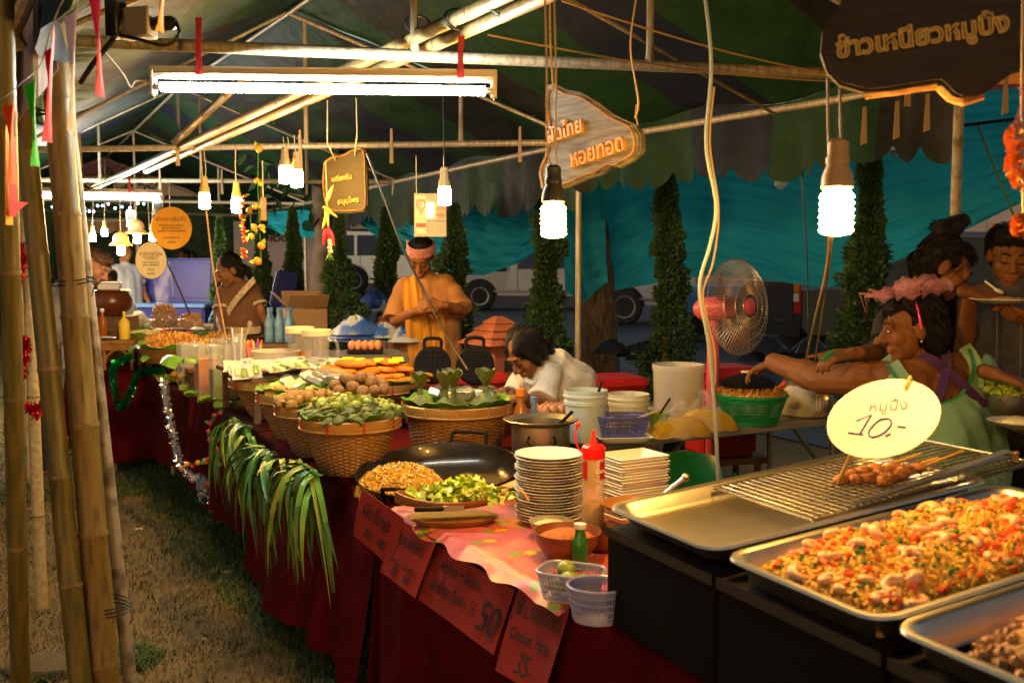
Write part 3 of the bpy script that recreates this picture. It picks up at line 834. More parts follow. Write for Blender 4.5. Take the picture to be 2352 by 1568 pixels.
def cfl(label, u, v, Y, scale=1., m='cfl_warm', hang=None, base='lamp_base', wires=1, group='hanging bulbs', parts=True, wm='wire_pale', up=None):
    # v is the middle of the glowing part
    c = at(u, v, Y); s = scale
    root = thing('hanging_bulb', label, 'light bulb', c, group)
    prof = []
    n = 6
    for i in range(n * 2 + 1):
        z = -.036 + .072 * i / (n * 2)
        prof.append(((.031 if i % 2 else .0265) * s, z * s))
    prof = [(.001, -.04 * s), (.016 * s, -.039 * s)] + prof + [(.02 * s, .041 * s)]
    MB(T(c)).lathe(prof, n=14).build('glowing_spiral', m, root, ang=70)
    if parts:
        MB(T(c)).lathe([(.022 * s, .04 * s), (.029 * s, .047 * s), (.027 * s, .068 * s), (.02 * s, .085 * s), (.019 * s, .092 * s)], n=14).build('lamp_cap', base, root)
        MB(T(c)).lathe([(.021 * s, .09 * s), (.021 * s, .1 * s), (.0185 * s, .104 * s), (.0185 * s, .128 * s), (.012 * s, .134 * s)], n=14).build('socket', 'socket_black' if base == 'socket_black' else base, root)
    top = c + Vector((0, 0, .134 * s))
    if hang is None: hang = [(u, v - 140)]
    H = [at(h[0], h[1], h[2] if len(h) > 2 else Y) for h in hang]
    for k in range(wires):
        o = Vector(((k - (wires - 1) / 2) * .022 * s, 0, 0))
        MB().tube(smooth_path([top + o * .6] + [p + o for p in H], 5), .0026 * max(1, s * .9), 5).build('wire', wm, root)
    return root
cfl('brightest warm bulb hanging in the foreground above the food trays', 1921, 490, 1.92, 1.04, 'cfl_near', hang=[(1918, 330), (1915, 180)], wires=2, wm='wire_tan')
cfl('warm bulb with black socket in front of the carved grey sign', 1271, 508, 2.45, 1.0, base='socket_black', hang=[(1266, 330), (1266, 170), (1262, 0)], wires=2, wm='wire_tan')
cfl('warm bulb above the headscarf man by the clear notice', 1021, 452, 4.6, 1.0, base='lamp_base', hang=[(1019, 300), (1016, 180), (1012, 60)], wm='wire_dark')
cfl('left warm bulb of the pair beside the dark wooden sign', 655, 403, 4.9, 1.0, hang=[(657, 330), (655, 315)], wires=2)
cfl('right warm bulb of the pair beside the dark wooden sign', 682, 412, 4.9, 1.0, hang=[(683, 340), (680, 310)], wires=2)
cfl('warm bulb near the orange round sign', 470, 463, 5.7, 1.05, hang=[(468, 390), (463, 340)], wires=2)
cfl('white bulb beside the plastic fruit strings', 544, 473, 6.0, 1.05, 'cfl_white', hang=[(541, 400), (541, 345)], wires=1)
for u, v, Y, m, lab in ((189, 515, 9.5, 'cfl_white', 'large white bulb right behind the steel post'), (213, 546, 10.5, 'cfl_white', 'white bulb above the bending man'),
                        (240, 534, 10.5, 'cfl_white', 'white bulb left of the rattan lamp shades'), (350, 545, 10., 'cfl_white', 'white bulb half behind the cream round sign'),
                        (193, 566, 10., 'cfl_white', 'low white bulb close above the bending man'), (91, 562, 9., 'cfl_warm', 'warm bulb seen between the two bamboo poles'),
                        (97, 585, 10., 'cfl_warm', 'small low warm bulb seen between the two bamboo poles'), (155, 570, 9., 'cfl_white', 'white bulb peeking beside the steel post'),
                        (84, 502, 9., 'cfl_white', 'high white bulb seen between the two bamboo poles'), (148, 500, 9., 'cfl_white', 'white bulb between thick bamboo and steel post'),
                        (141, 453, 9., 'cfl_white', 'highest white bulb beside the steel post'), (8, 560, 11., 'cfl_white', 'white bulb at the far edge behind the slim pole'),
                        (18, 525, 12., 'cfl_white', 'faint white bulb behind the slim pole at the edge')):
    cfl(lab, u, v, Y, 1.0 if Y < 10.2 else .95, m, hang=[(u + 1, 455)], parts=True)
def shade_lamp(label, u, v, Y):
    r = cfl(label, u, v, Y, 1.05, 'cfl_warm', hang=[(u - 3, 440)], wm='wire_tan', group='lamps with bell shades')
    c = at(u, v, Y) + Vector((0, 0, .045))
    MB(T(c)).lathe([(.1, .0), (.096, .012), (.072, .03), (.066, .08), (.05, .105), (.012, .125)], n=18).build('bell_shade', 'rattan', r, solid=.004)
shade_lamp('bell-shaded rattan lamp hanging above the counter, lower one', 278, 575, 9.2)
shade_lamp('bell-shaded rattan lamp hanging above the counter, higher one', 315, 548, 9.0)
# fairy lights far left
fl = thing('fairy_lights', 'strand of tiny coloured fairy lights under the far tent', 'fairy lights', at(210, 480, 9))
mat('led_blue', (.2, .3, 1), emit=(.2, .4, 1), es=6); mat('led_pink', (1, .3, .5), emit=(1, .4, .5), es=5); mat('led_green', (.3, 1, .5), emit=(.3, 1, .6), es=5)
_pp = [at(120, 470, 9), at(170, 462, 9), at(205, 480, 9), at(235, 462, 9), at(280, 470, 9), at(330, 458, 9)]
MB().tube(smooth_path(_pp), .003, 4).build('cord', 'wire_dark', fl)
for i, p in enumerate(smooth_path(_pp, 3)):
    MB().ball(p + Vector((0, 0, -.02 - .02 * (i % 2))), .012, 6, 4).build('led', ('led_blue', 'led_pink', 'led_green')[i % 3], fl)
# ================================================================ cables and electrics
def cable(name, label, pts, r, m, cat='cable'):
    P = [at(*p) for p in pts]
    return tag(MB().tube(smooth_path(P, 6), r, 6).build(name, m, loc=P[0]), label, cat)
cable('hanging_cable', 'thick twisted pale cable hanging from the roof to the food table', [(1618, -20, 2.5), (1634, 150, 2.5), (1622, 330, 2.5), (1645, 470, 2.5), (1632, 560, 2.5), (1607, 660, 2.5), (1628, 790, 2.5), (1642, 950, 2.5), (1650, 1110, 2.5)], .0048, 'wire_blue')
cable('hanging_cable', 'thin tan cable running beside the thick hanging one', [(1640, 200, 2.5), (1630, 330, 2.5), (1650, 480, 2.5), (1638, 600, 2.5), (1614, 680, 2.5), (1640, 800, 2.5), (1642, 880, 2.5)], .003, 'wire_tan')
cable('hanging_cable', 'white-tipped black cord slanting down past the headscarf man', [(842, 352, 4.9), (880, 450, 4.9), (925, 570, 4.9), (985, 690, 4.9), (1020, 760, 4.7), (1075, 850, 4.3)], .0055, 'wire_dark')
cable('hanging_cable', 'thin tan cord under the brightest bulb, straight one', [(1905, 525, 1.9), (1898, 620, 2.3), (1870, 740, 3.), (1850, 830, 3.6)], .0032, 'wire_tan')
cable('hanging_cable', 'thin dark cord hanging from the socket strip to the cooker', [(1840, 385, 5.), (1852, 560, 5.), (1856, 700, 5.), (1858, 830, 4.9)], .004, 'wire_dark')
cable('hanging_cable', 'thin tan cord under the brightest bulb, curving one', [(1912, 525, 1.9), (1900, 640, 2.4), (1882, 760, 3.1), (1872, 830, 3.6)], .0028, 'wire_tan')
cable('hanging_cable', 'thin white wire hanging before the carved grey sign', [(1462, -10, 2.7), (1448, 110, 2.7), (1466, 230, 2.7), (1458, 272, 2.7)], .0025, 'wire_tan')
cable('hanging_cable', 'braided cord twisting down beside the woman in brown', [(470, 455, 5.6), (478, 520, 5.6), (490, 620, 5.6), (505, 700, 5.6), (520, 780, 5.5)], .005, 'wire_tan')
cable('hanging_cable', 'thin wire holding the cream round sign', [(338, 430, 7.6), (342, 500, 7.6), (345, 558, 7.6)], .003, 'wire_pale')
cable('hanging_cable', 'thin wire holding the orange round sign', [(388, 410, 7.9), (390, 478, 7.9)], .003, 'wire_pale')
cable('hanging_cable', 'black cable drooping before the distant tube light', [(170, 445, 7.5), (230, 425, 7.5), (290, 400, 7.5)], .006, 'wire_dark')
cable('hanging_cable', 'wire with a small hook before the blue cooler lid', [(388, 600, 7.), (394, 640, 7.), (398, 680, 7.)], .003, 'wire_pale')
cable('hanging_cable', 'black rod slanting across the blue cooler lid', [(385, 605, 6.9), (412, 665, 6.9), (436, 722, 6.9)], .006, 'wire_dark')
cable('power_line', 'bundle of dark power cables along the scalloped edge', [(1640, 352, 6.2), (1760, 345, 6.), (1900, 340, 5.6), (2000, 325, 5.4), (2100, 310, 5.2), (2200, 290, 5.), (2360, 270, 4.7)], .009, 'wire_dark')
cable('guy_rope', 'green rope tied down from the tent edge at the far side', [(2245, 285, 5.), (2290, 400, 5.), (2330, 500, 5.)], .006, 'leaf_dark', 'rope')
def socket_strip(u, v, Y, label):
    c = at(u, v, Y); r = thing('power_socket', label, 'socket', c)
    MB(T(c)).box((0, 0, 0), (.09, .05, .04)).build('block', 'wood_brown', r, bevel=.006)
    MB(T(c)).box((0, -.01, -.028), (.07, .045, .02)).build('socket_face', 'white_plastic', r, bevel=.004)
    for x in (-.018, .018): MB(T(c)).tube([(x, -.01, -.035), (x, -.01, -.075)], [.011, .008], 8).build('plug', 'socket_black', r)
socket_strip(1832, 368, 5., 'power socket with two black plugs under the cables')
socket_strip(2058, 330, 5.1, 'second power socket tied to the cables beside the conifer')
# hanging clear bag
c = at(1794, 395, 5.3); r = thing('plastic_bag', 'small clear plastic bag tied to the cables', 'bag', c)
MB(T(c)).lathe([(.005, .11), (.008, .085), (.03, .04), (.04, -.02), (.034, -.07), (.012, -.09)], n=12).build('pouch', 'clear_plastic', r)
MB(T(c)).lathe([(.02, .15), (.012, .13), (.005, .11)], n=10).build('knot', 'clear_plastic', r)
# ballast box with plug, top corner
c = at(318, 55, 2.9); r = thing('ballast_box', 'beige junction box with black plug tied at the top corner', 'junction box', c)
M = T(c) @ rz(-.3)
MB(M).box((0, 0, 0), (.1, .05, .085)).build('box', 'fixture_beige', r, bevel=.005)
MB(M).lathe([(.018, 0), (.022, .02), (.02, .06), (.01, .075)], (.05, 0, -.005), 10, Matrix.Rotation(PI / 2, 4, 'Y')).build('plug', 'socket_black', r)
MB(M).box((-.06, -.02, .03), (.04, .05, .14)).build('bracket', 'socket_black', r, bevel=.004)
MB().tube(smooth_path([M @ Vector(p) for p in ((.12, 0, 0), (.14, -.01, -.04), (.1, -.02, -.07), (.02, -.03, -.05), (-.06, -.02, -.03))]), .005, 6).build('cord', 'socket_black', r)
MB().tube(smooth_path([at(285, 10, 2.9), at(275, 60, 2.88), at(255, 95, 2.9), at(215, 145, 2.95), at(185, 190, 3.)]), .008, 6).build('cord', 'wire_dark', r)
# ================================================================ signs
def outline_board(name, label, cat, out, c, M, th, face, edge, hang=()):
    root = thing(name, label, cat, c)
    MB().prism(out, th, M).build('board', face, root, bevel=.006, seg=2)
    return root
def edge_rim(out, inset, r, M, m, root, name='carved_border'):
    cx = sum(p[0] for p in out) / len(out); cz = sum(p[1] for p in out) / len(out)
    pts = [M @ Vector((cx + (x - cx) * inset, -.003, cz + (z - cz) * inset)) for x, z in out]
    MB().tube(smooth_path(pts + [pts[0]], 3)[:-1], r, 6, closed=True).build(name, m, root)
def px_outline(pts, Y, c, M): return px_local(pts, c, M)
# carved grey sign
c = at(1352, 320, 3.2); M = T(c) @ rz(math.radians(-50))
out = px_outline([(1252, 196), (1270, 192), (1295, 205), (1330, 212), (1370, 235), (1410, 265), (1455, 285), (1470, 310), (1470, 350), (1448, 368), (1420, 385), (1400, 382), (1375, 400), (1340, 412), (1300, 430), (1255, 445), (1240, 435), (1234, 395), (1248, 360), (1258, 300), (1250, 240)], 2.75, c, M)
sg = outline_board('carved_sign', 'grey weathered wooden sign with raised orange lettering and wavy edge', 'sign', out, c, M, .03, 'wood_grey', 'wood_edge')
edge_rim(out, .9, .0035, M, 'wood_edge', sg)
text_fit('lettering', 'ผัดไทย', (1263, 330), (1342, 303), c, M, 'letter_orange', sg, .006, .0012, hs=1.1)
text_fit('lettering', 'หอยทอด', (1318, 385), (1438, 345), c, M, 'letter_orange', sg, .006, .0012, hs=1.1)
for p in px_local([(1375, 395), (1405, 383), (1425, 372)], c, M):
    MB(M).ball((p[0], -.002, p[1]), (.016, .003, .005), 8, 5, Matrix.Rotation(-.3, 4, 'Y')).build('carved_notch', 'letter_dark', sg)
q = px_local([(1460, 288)], c, M)[0]; q = M @ Vector((q[0], .01, q[1]))
MB().tube([q, at(1460, 262, q.y), at(1462, 240, q.y)], .003, 5).build('hanger', 'wire_tan', sg)
MB().tube([at(1270, 200, 3.3), at(1264, 100, 3.3), at(1262, -20, 3.3)], .004, 5).build('hanger', 'rope', sg)
# big dark sign, top right
c = at(2120, 110, 1.8); M = T(c) @ rz(math.radians(-14))
out = px_outline([(1885, 120), (1890, 70), (1912, 30), (1950, -20), (2010, -70), (2200, -110), (2400, -120), (2440, 60), (2400, 150), (2330, 165), (2260, 215), (2215, 230), (2190, 220), (2160, 190), (2110, 196), (2060, 205), (1990, 212), (1930, 195), (1900, 165)], 1.95, c, M)
sg = outline_board('carved_sign', 'dark hanging wooden sign with gold outlined lettering, lit from below', 'sign', out, c, M, .035, 'wood_dark', 'wood_edge')
text_fit('lettering', 'ข้าวเหนียวหมูปิ้ง', (1924, 134), (2316, 72), c, M, 'letter_bright', sg, .002, .0022, .004)
text_fit('lettering', 'ข้าวเหนียวหมูปิ้ง', (1925, 134), (2315, 72), c, M, 'letter_dark', sg, .001, -.0014, .007)
MB(M).tube([(x, .02 + .006 * math.sin(x * 60), z) for x, z in [(p[0], p[1] + .002) for p in out[10:17]]], .011, 8).build('raw_bark_edge', 'wood_edge', sg)
for x in (-.2, .22): MB(M).tube([(x, .018, .14), (x, .018, .5)], .004, 5).build('hanger', 'rope', sg)
# smaller dark sign
c = at(793, 412, 5.35); M = T(c) @ rz(math.radians(-18))
out = px_outline([(742, 370), (760, 358), (790, 352), (815, 338), (838, 340), (842, 400), (843, 470), (836, 486), (800, 490), (760, 488), (745, 470), (738, 420)], 5., c, M)
sg = outline_board('carved_sign', 'dark brown wooden sign with mossy gold lettering and chili string', 'sign', out, c, M, .03, 'wood_umber', 'wood_edge')
edge_rim(out, .92, .004, M, 'wood_brown', sg)
text_fit('lettering', 'เครื่องดื่ม', (764, 418), (810, 410), c, M, 'letter_gold', sg, .004, .001)
text_fit('lettering', 'สมุนไพร', (778, 470), (826, 464), c, M, 'letter_gold', sg, .004, .001)
MB().tube([M @ Vector((.05, .01, .12)), at(820, 310, 5.), at(818, 225, 5.)], .003, 5).build('hanger', 'wire_pale', sg)
MB().tube([M @ Vector((-.06, .01, .1)), at(752, 330, 5.), at(752, 230, 5.)], .003, 5).build('hanger', 'wire_pale', sg)
# chili and garlic string
c = at(757, 470, 4.9); r = thing('chili_garlic_string', 'hanging string of yellow chilies, red chilies and garlic', 'garland', c)
MB().tube([at(748, 372, 4.9), at(752, 470, 4.9), at(757, 585, 4.9)], .003, 5).build('string', 'wire_tan', r)
for i, (du, dv, a, m) in enumerate(((-10, 0, 2.2, 'flower_yellow'), (-4, 8, 3.0, 'flower_yellow'), (2, 12, 3.5, 'flower_yellow'), (-2, -12, .4, 'flower_yellow'), (-4, 50, 3.3, 'flower_red'), (6, 52, 2.9, 'flower_red'), (1, 44, 3.1, 'flower_red'))):
    p = at(752 + du, 475 + dv, 4.88); d = Vector((math.sin(a), 0, math.cos(a)))
    MB().tube([p, p + d * .03, p + d * .07, p + d * .085], [.007, .011, .006, .001], 7).build('chili', m, r)
for i in range(4): MB().ball(at(757 + (i % 2) * 2, 553 + i * 8, 4.88), (.013, .013, .011), 9, 6).build('garlic_bulb', 'sprout', r)
for i in range(3): MB().tube([at(757, 582, 4.88), at(757, 582, 4.88) + Vector((.02 * (i - 1), 0, -.035))], [.006, .001], 5).build('leaf', 'leaf_green', r)
# clear acrylic notice
c = at(988, 494, 5.2); M = T(c) @ rz(math.radians(8))
r = thing('acrylic_notice', 'clear plastic notice sheet with red print and a badge above the headscarf man', 'notice', c)
MB(M).box((0, 0, 0), (.165, .004, .22)).build('sheet', 'acrylic', r)
MB(M).box((-.048, -.004, .0), (.058, .002, .2)).build('paper_strip', 'paper_dim', r)
MB(M).prism([(-.022, .05), (.022, .05), (.026, .02), (.0, -.03), (-.026, .02)], .002, T((-.048, -.007, .03))).build('shield_badge', 'grey_plastic', r)
MB(M).prism([(-.014, .04), (.014, .04), (.017, .02), (.0, -.015), (-.017, .02)], .002, T((-.048, -.0095, .03))).build('shield_badge', 'acrylic', r)
MB(M).box((-.048, -.007, -.052), (.05, .002, .02)).build('red_label', 'ink_red', r)
text('lettering', 'โรตีโบราณ', .03, M @ T((.032, -.004, .035)), 'ink_red', r, .0005, space=.9)
text('lettering', 'วาฟเฟิล', .03, M @ T((.032, -.004, .0)), 'ink_red', r, .0005, space=.9)
MB(M).box((.03, -.004, -.03), (.09, .001, .005)).build('printed_line', 'ink_blue', r)
for x in (-.07, .07): MB().tube([M @ Vector((x, 0, .108)), M @ Vector((x, 0, .3))], .0015, 4).build('hanger', 'wire_pale', r)
# round signs
def round_sign(label, u, v, Y, rx, rzz, m, lines):
    c = at(u, v, Y); r = thing('round_sign', label, 'sign', c, 'round wooden menu signs'); M = T(c)
    MB(M).lathe([(rx, -.006), (rx, .006)], n=40, M=Matrix.Rotation(PI / 2, 4, 'X'), sy=rzz / rx).build('disc', m, r, bevel=.002)
    for t, s, z in lines: text('lettering', t, s, M @ T((0, -.0075, z)), 'ink_black' if s < .024 else 'wood_brown', r, .0006)
    MB(M).tube([(0, 0, rzz - .012), (0, 0, rzz + .03)], .003, 5).build('hook', 'wire_dark', r)
round_sign('large orange round wooden sign with printed menu text', 394, 524, 8.0, .162, .168, 'board_orange',
           [('ผักทอดซิมซั้ว', .046, .07), ('ผักทอดกรอบ รสอร่อย', .022, .022), ('ปรุงสดใหม่ ทุกวัน', .022, .0), ('สูตรโบราณ จากเชียงใหม่', .022, -.022), ('กาดหมั้วล้านนา', .022, -.075), ('เชียงใหม่', .018, -.11)])
round_sign('cream round wooden sign hanging lower before the blue lid', 347, 598, 7.7, .118, .14, 'board_cream',
           [('อาหารเมือง', .04, .05), ('“นึ่งงำ”', .042, .018), ('ปรุงสดใหม่ทุกวัน', .018, -.015), ('สูตรจากเชียงใหม่', .018, -.035), ('ล้านนา', .02, -.07), ('เชียงใหม่', .018, -.1)])
def small_placard(label, u, v, Y, w, h, m):
    c = at(u, v, Y); r = thing('hanging_placard', label, 'sign', c); M = T(c) @ rz(.2)
    MB(M).box((0, 0, 0), (w, .008, h)).build('panel', m, r, bevel=.003)
    MB(M).box((0, -.006, .02), (w * .8, .002, h * .45)).build('picture', 'grey_plastic', r)
    MB(M).tube([(0, 0, h / 2), (0, 0, h / 2 + .2)], .0025, 4).build('hanger', 'wire_pale', r)
small_placard('small black and white placard above the orange round sign', 363, 478, 8.6, .085, .12, 'foam_white')
small_placard('small framed placard hanging beside the rattan lamps', 301, 502, 9., .08, .15, 'board_cream')
small_placard('tiny dark wooden tag among the plastic fruit strings', 605, 480, 5.6, .035, .13, 'wood_brown')
# ================================================================ the stall tables along the row
TZ = .72
def drape(name, label, s0, s1, t0, t1, z, m, hem=.07, seed=0, back=True, sag=0., side0=True, side1=True, wave=.05, flare=.06):
    """a long cloth over a table: top, front fall and ends"""
    rnd = random.Random(seed); ph = [rnd.uniform(0, 6) for _ in range(5)]
    loc = st((s0 + s1) / 2, (t0 + t1) / 2, 0)
    mb = MB()
    n = max(12, int((s1 - s0) * 26))
    prof = [(t1, z, 0), ((t0 + t1) / 2, z, 0), (t0 + .03, z, 0), (t0 + .004, z - .006, .1), (t0 - .004, z - .04, .25)]
    for k in range(1, 11): prof.append((t0 - .008 - flare * k / 10, z - .04 - (z - .04 - hem) * k / 10, .25 + .75 * k / 10))
    def fn(i, j):
        x = j * (len(prof) - 1); k = min(int(x), len(prof) - 2); f = x - k
        t = prof[k][0] * (1 - f) + prof[k + 1][0] * f; zz = prof[k][1] * (1 - f) + prof[k + 1][1] * f; w = prof[k][2] * (1 - f) + prof[k + 1][2] * f
        s = s0 + (s1 - s0) * i
        wv = (1.2 - 2 * abs(math.sin(s * 7 + ph[0] + 1.5 * math.sin(s * 3.1 + ph[1])))) * .6 + math.sin(s * 29 + ph[2] + w * 2) * .3 + math.sin(s * 6 + ph[3]) * .5
        t += -wv * wave * w ** 1.2
        zz += .012 * math.sin(s * 5 + ph[4]) * w + .004 * math.sin(s * 23 + t * 31) * (1 - w)
        return st(s, t, zz)
    mb.grid(fn, n * 2, len(prof) * 2 - 2)
    o = mb.build(name, m, ang=80, loc=loc)
    tag(o, label, 'tablecloth', 'dark red tablecloths along the stall row')
    # end falls
    for on, s, sg in ((side0, s0, -1), (side1, s1, 1)):
        if not on: continue
        e = MB()
        def fe(i, j):
            t = t0 + (t1 - t0) * i; zz = z - (z - hem) * j
            q = .04 * j + .03 * j * math.sin(i * 16 + ph[1]) + .012 * j * math.sin(i * 37)
            return st(s + sg * (.002 + q), t - (.06 * j if i < .03 else 0), zz + .001)
        e.grid(fe, 20, 10)
        e.build('end_fall', m, o, ang=80)
    return o
def trestle(label, s0, s1, t0, t1, z):
    r = thing('trestle_table', label, 'table', st((s0 + s1) / 2, (t0 + t1) / 2, 0), 'tables under the red cloths')
    c = st((s0 + s1) / 2, (t0 + t1) / 2, z - .02)
    MB().box(c, (t1 - t0 - .03, s1 - s0 - .03, .022), ROWA).build('tabletop', 'wood_brown', r)
    for s in (s0 + .12, s1 - .12):
        for t in (t0 + .1, t1 - .1):
            MB().tube([st(s, t, z - .03), st(s, t, 0)], .016, 8).build('leg', 'bamboo_pale', r)
        MB().tube([st(s, t0 + .1, .3), st(s, t1 - .1, .3)], .012, 8).build('crossbar', 'bamboo_pale', r)
    MB().tube([st(s0 + .12, t0 + .1, .2), st(s1 - .12, t0 + .1, .2)], .014, 8).build('rail', 'bamboo_pale', r)
sections = [(-2.25, .18, 0., .64, 'cloth_red', 'plain dark red cloth falling below the pink oilcloth', 'table under the pink oilcloth and food trays'),
            (.22, 1.72, 0., 1.12, 'cloth_red', 'dark red cloth below the wicker baskets with hanging leaves', 'table carrying the wicker baskets'),
            (1.76, 3.05, .02, .62, 'cloth_plum', 'plum woven cloth with silver tinsel below the juice tanks', 'table carrying the juice tanks'),
            (3.1, 4.5, -.02, .62, 'cloth_plum', 'plum woven cloth with green tinsel loop', 'table carrying the fried snacks'),
            (4.62, 6.4, -.35, .9, 'cloth_red', 'farthest dark red cloth beside the bending man', 'farthest table beside the bending man')]
for i, (s0, s1, t0, t1, m, lab, tl_) in enumerate(sections):
    drape('red_tablecloth', lab, s0, s1, t0, t1, TZ, m, hem=(.02, .1, .2, .24, .1)[i], seed=i, side1=(i in (0, 4)), flare=(.03, .1, .05, .04, .05)[i])
    trestle(tl_, s0, s1, t0 + .03, t1, TZ)
# pink oilcloth over the near table
mb = MB()
def fo(i, j):
    s = -.95 + 1.05 * i; t = -.035 + .72 * j
    z = TZ + .006 + .002 * math.sin(s * 40) * (j < .1)
    e = max(0., .05 - j) / .05
    return st(s, t - .012 * e * math.sin(s * 26), z - .02 * e + .006 * math.sin(s * 33) * e)
mb.grid(fo, 60, 40)
tag(mb.build('pink_oilcloth', 'oilcloth', ang=80, loc=st(-.4, .3, TZ)), 'pink oilcloth printed with yellow and green flowers', 'tablecloth')
# red paper price cards along the front
def card(label, quad, Y0, Y1, rows, m='paper_red'):
    """quad: picture corners top-left, top-right, bottom-right, bottom-left; hung on the cloth front"""
    a, b = quad[0], quad[1]
    A, B = at(*a, Y0), at(*b, Y1)
    x = (B - A); w = x.length; x.normalize()
    D = at(*quad[3], Y0 - .01); dn = D - A
    dn = dn - x * dn.dot(x); h = dn.length; z = -dn.normalized()
    M = frame(A, x, z.cross(x), z)
    r = thing('price_card', label, 'price card', A, 'red handwritten price cards')
    MB(M).grid(lambda i, j: Vector((w * i, -.003 * math.sin(i * 5 + j * 3), -h * j)), 8, 8).build('card', m, r, solid=.0012, ang=80)
    for t, fx, fz, sz in rows:
        text('handwriting', t, sz, M @ T((w * fx, -.006, -h * fz)), 'ink_black', r, .0004, shear=.15)
    return r
card('red price card nearest the camera reading omelet rice', [(1190, 1352), (1305, 1400), (1262, 1650), (1120, 1528)], 2.42, 2.2, [('ข้าวไข่เจียว', .55, .2, .052), ('Omlet rice', .5, .5, .045), ('35', .5, .8, .07)])
card('wide red price card marked 50', [(1000, 1248), (1180, 1352), (1150, 1510), (955, 1372)], 2.85, 2.42, [('ผัดไทย + ไข่ดาว', .42, .25, .04), ('ผัดไทย กุ้งสด ไข่', .4, .62, .045), ('50', .85, .62, .11)])
card('red price card with small lines, left of the one marked 50', [(915, 1188), (1000, 1240), (955, 1372), (868, 1308)], 3.02, 2.8, [('หอยทอด', .5, .28, .055), ('ใหญ่   พิเศษ', .5, .68, .035), ('40    50', .5, .85, .04)])
card('red price card half hidden behind the lettuce dish', [(832, 1120), (925, 1190), (895, 1275), (822, 1238)], 3.14, 2.95, [('ผัดไทย', .45, .35, .06), ('30   40', .5, .75, .045)])
# ---------------------------------------------------------------- tinsel and garlands
def tinsel(label, pts, Y, m, r, n, name='tinsel_garland', cat='tinsel'):
    P = smooth_path([at(u, v, y) for u, v, y in pts], 10)
    mb = MB()
    for _ in range(n):
        k = R(0, len(P) - 1.001); i = int(k); p = P[i].lerp(P[i + 1], k - i)
        d = Vector((R(-1, 1), R(-1, 1), R(-1, 1))).normalized(); l = r * R(.5, 1.15)
        w = d.orthogonal().normalized() * R(.0014, .003)
        q = p + d * l
        mb.add([p - w, p + w, q + w, q - w], [(0, 1, 2, 3)])
    o = mb.build(name, m, smooth=False, loc=P[0]); tag(o, label, cat)
    MB().tube(P, .003, 5).build('core', m, o)
    return o
tinsel('green tinsel loop hanging from the snack table', [(300, 818, 6.9), (262, 840, 6.8), (262, 890, 6.75), (278, 935, 6.7), (300, 900, 6.55), (318, 860, 6.5), (350, 850, 6.4), (375, 850, 6.3)], 0, 'tinsel_green', .034, 2600)
tinsel('silver tinsel garland hanging down the plum cloth', [(376, 875, 5.75), (384, 930, 5.7), (395, 985, 5.6), (412, 1060, 5.4), (440, 1095, 5.2), (462, 1100, 5.05), (466, 1130, 5.), (470, 1150, 5.)], 0, 'tinsel_silver', .03, 2600)
tinsel('red tinsel wound on the pale bamboo pole, upper', [(42, 560, 4.2), (52, 600, 4.2), (40, 640, 4.2), (30, 690, 4.2)], 0, 'tinsel_red', .03, 700)
tinsel('red tinsel bow on the pale bamboo pole, middle', [(55, 780, 4.2), (60, 800, 4.15), (52, 830, 4.2), (50, 860, 4.2)], 0, 'tinsel_red', .03, 500)
tinsel('red tinsel bow on the pale bamboo pole, lower', [(64, 935, 4.15), (76, 940, 4.1), (90, 935, 4.15), (82, 955, 4.15)], 0, 'tinsel_red', .03, 500)
def garland(label, pts, fruit, n, fr, name='fruit_garland', leaf='leaf_dark', m2=None, lr=.03):
    P = smooth_path([at(*p) for p in pts], 8)
    r = thing(name, label, 'garland', P[0])
    MB().tube(P, .003, 5).build('stem', 'leaf_dark', r)
    for i in range(n):
        p = P[int((i + .5) / n * (len(P) - 1))] + Vector((R(-1, 1), R(-1, 1), R(-1, 1))) * fr * .9
        MB().ball(p, fr * R(.8, 1.15), 9, 6).build('fruit', fruit if (m2 is None or i % 3) else m2, r)
        for q in range(1):
            d = Vector((R(-1, 1), R(-.6, .2), R(-.6, .8))).normalized(); s = d.orthogonal().normalized() * lr * .35
            MB().add([p, p + d * lr * .5 + s, p + d * lr, p + d * lr * .5 - s], [(0, 1, 2, 3)]).build('leaf', leaf, r)
    return r
garland('rose and berry garland draped on the plum cloth', [(500, 1010, 4.7), (490, 1040, 4.75), (470, 1060, 4.8), (440, 1068, 5.1), (410, 1075, 5.3)], 'flower_orange', 9, .014, 'rose_garland', m2='flower_red')
garland('dark leafy garland with red buds over the silver tinsel', [(505, 940, 4.9), (490, 965, 4.9), (478, 1000, 4.95), (500, 1050, 4.7), (470, 1120, 4.9)], 'flower_red', 8, .013, 'rose_garland', lr=.035)
garland('string of plastic red grapes hanging beside the white bulb', [(556, 455, 5.7), (556, 510, 5.7), (560, 560, 5.7), (563, 592, 5.7)], 'flower_red', 18, .012, leaf='leaf_lime', lr=.035)
garland('string of plastic oranges with lime leaves', [(594, 330, 5.5), (592, 420, 5.5), (596, 500, 5.5), (598, 560, 5.5), (600, 606, 5.5)], 'fruit_orange', 6, .02, leaf='leaf_lime', lr=.05)
garland('string of plastic peaches between grapes and oranges', [(575, 470, 5.6), (576, 520, 5.6), (580, 560, 5.6)], 'mango', 3, .018, leaf='leaf_lime', lr=.04)
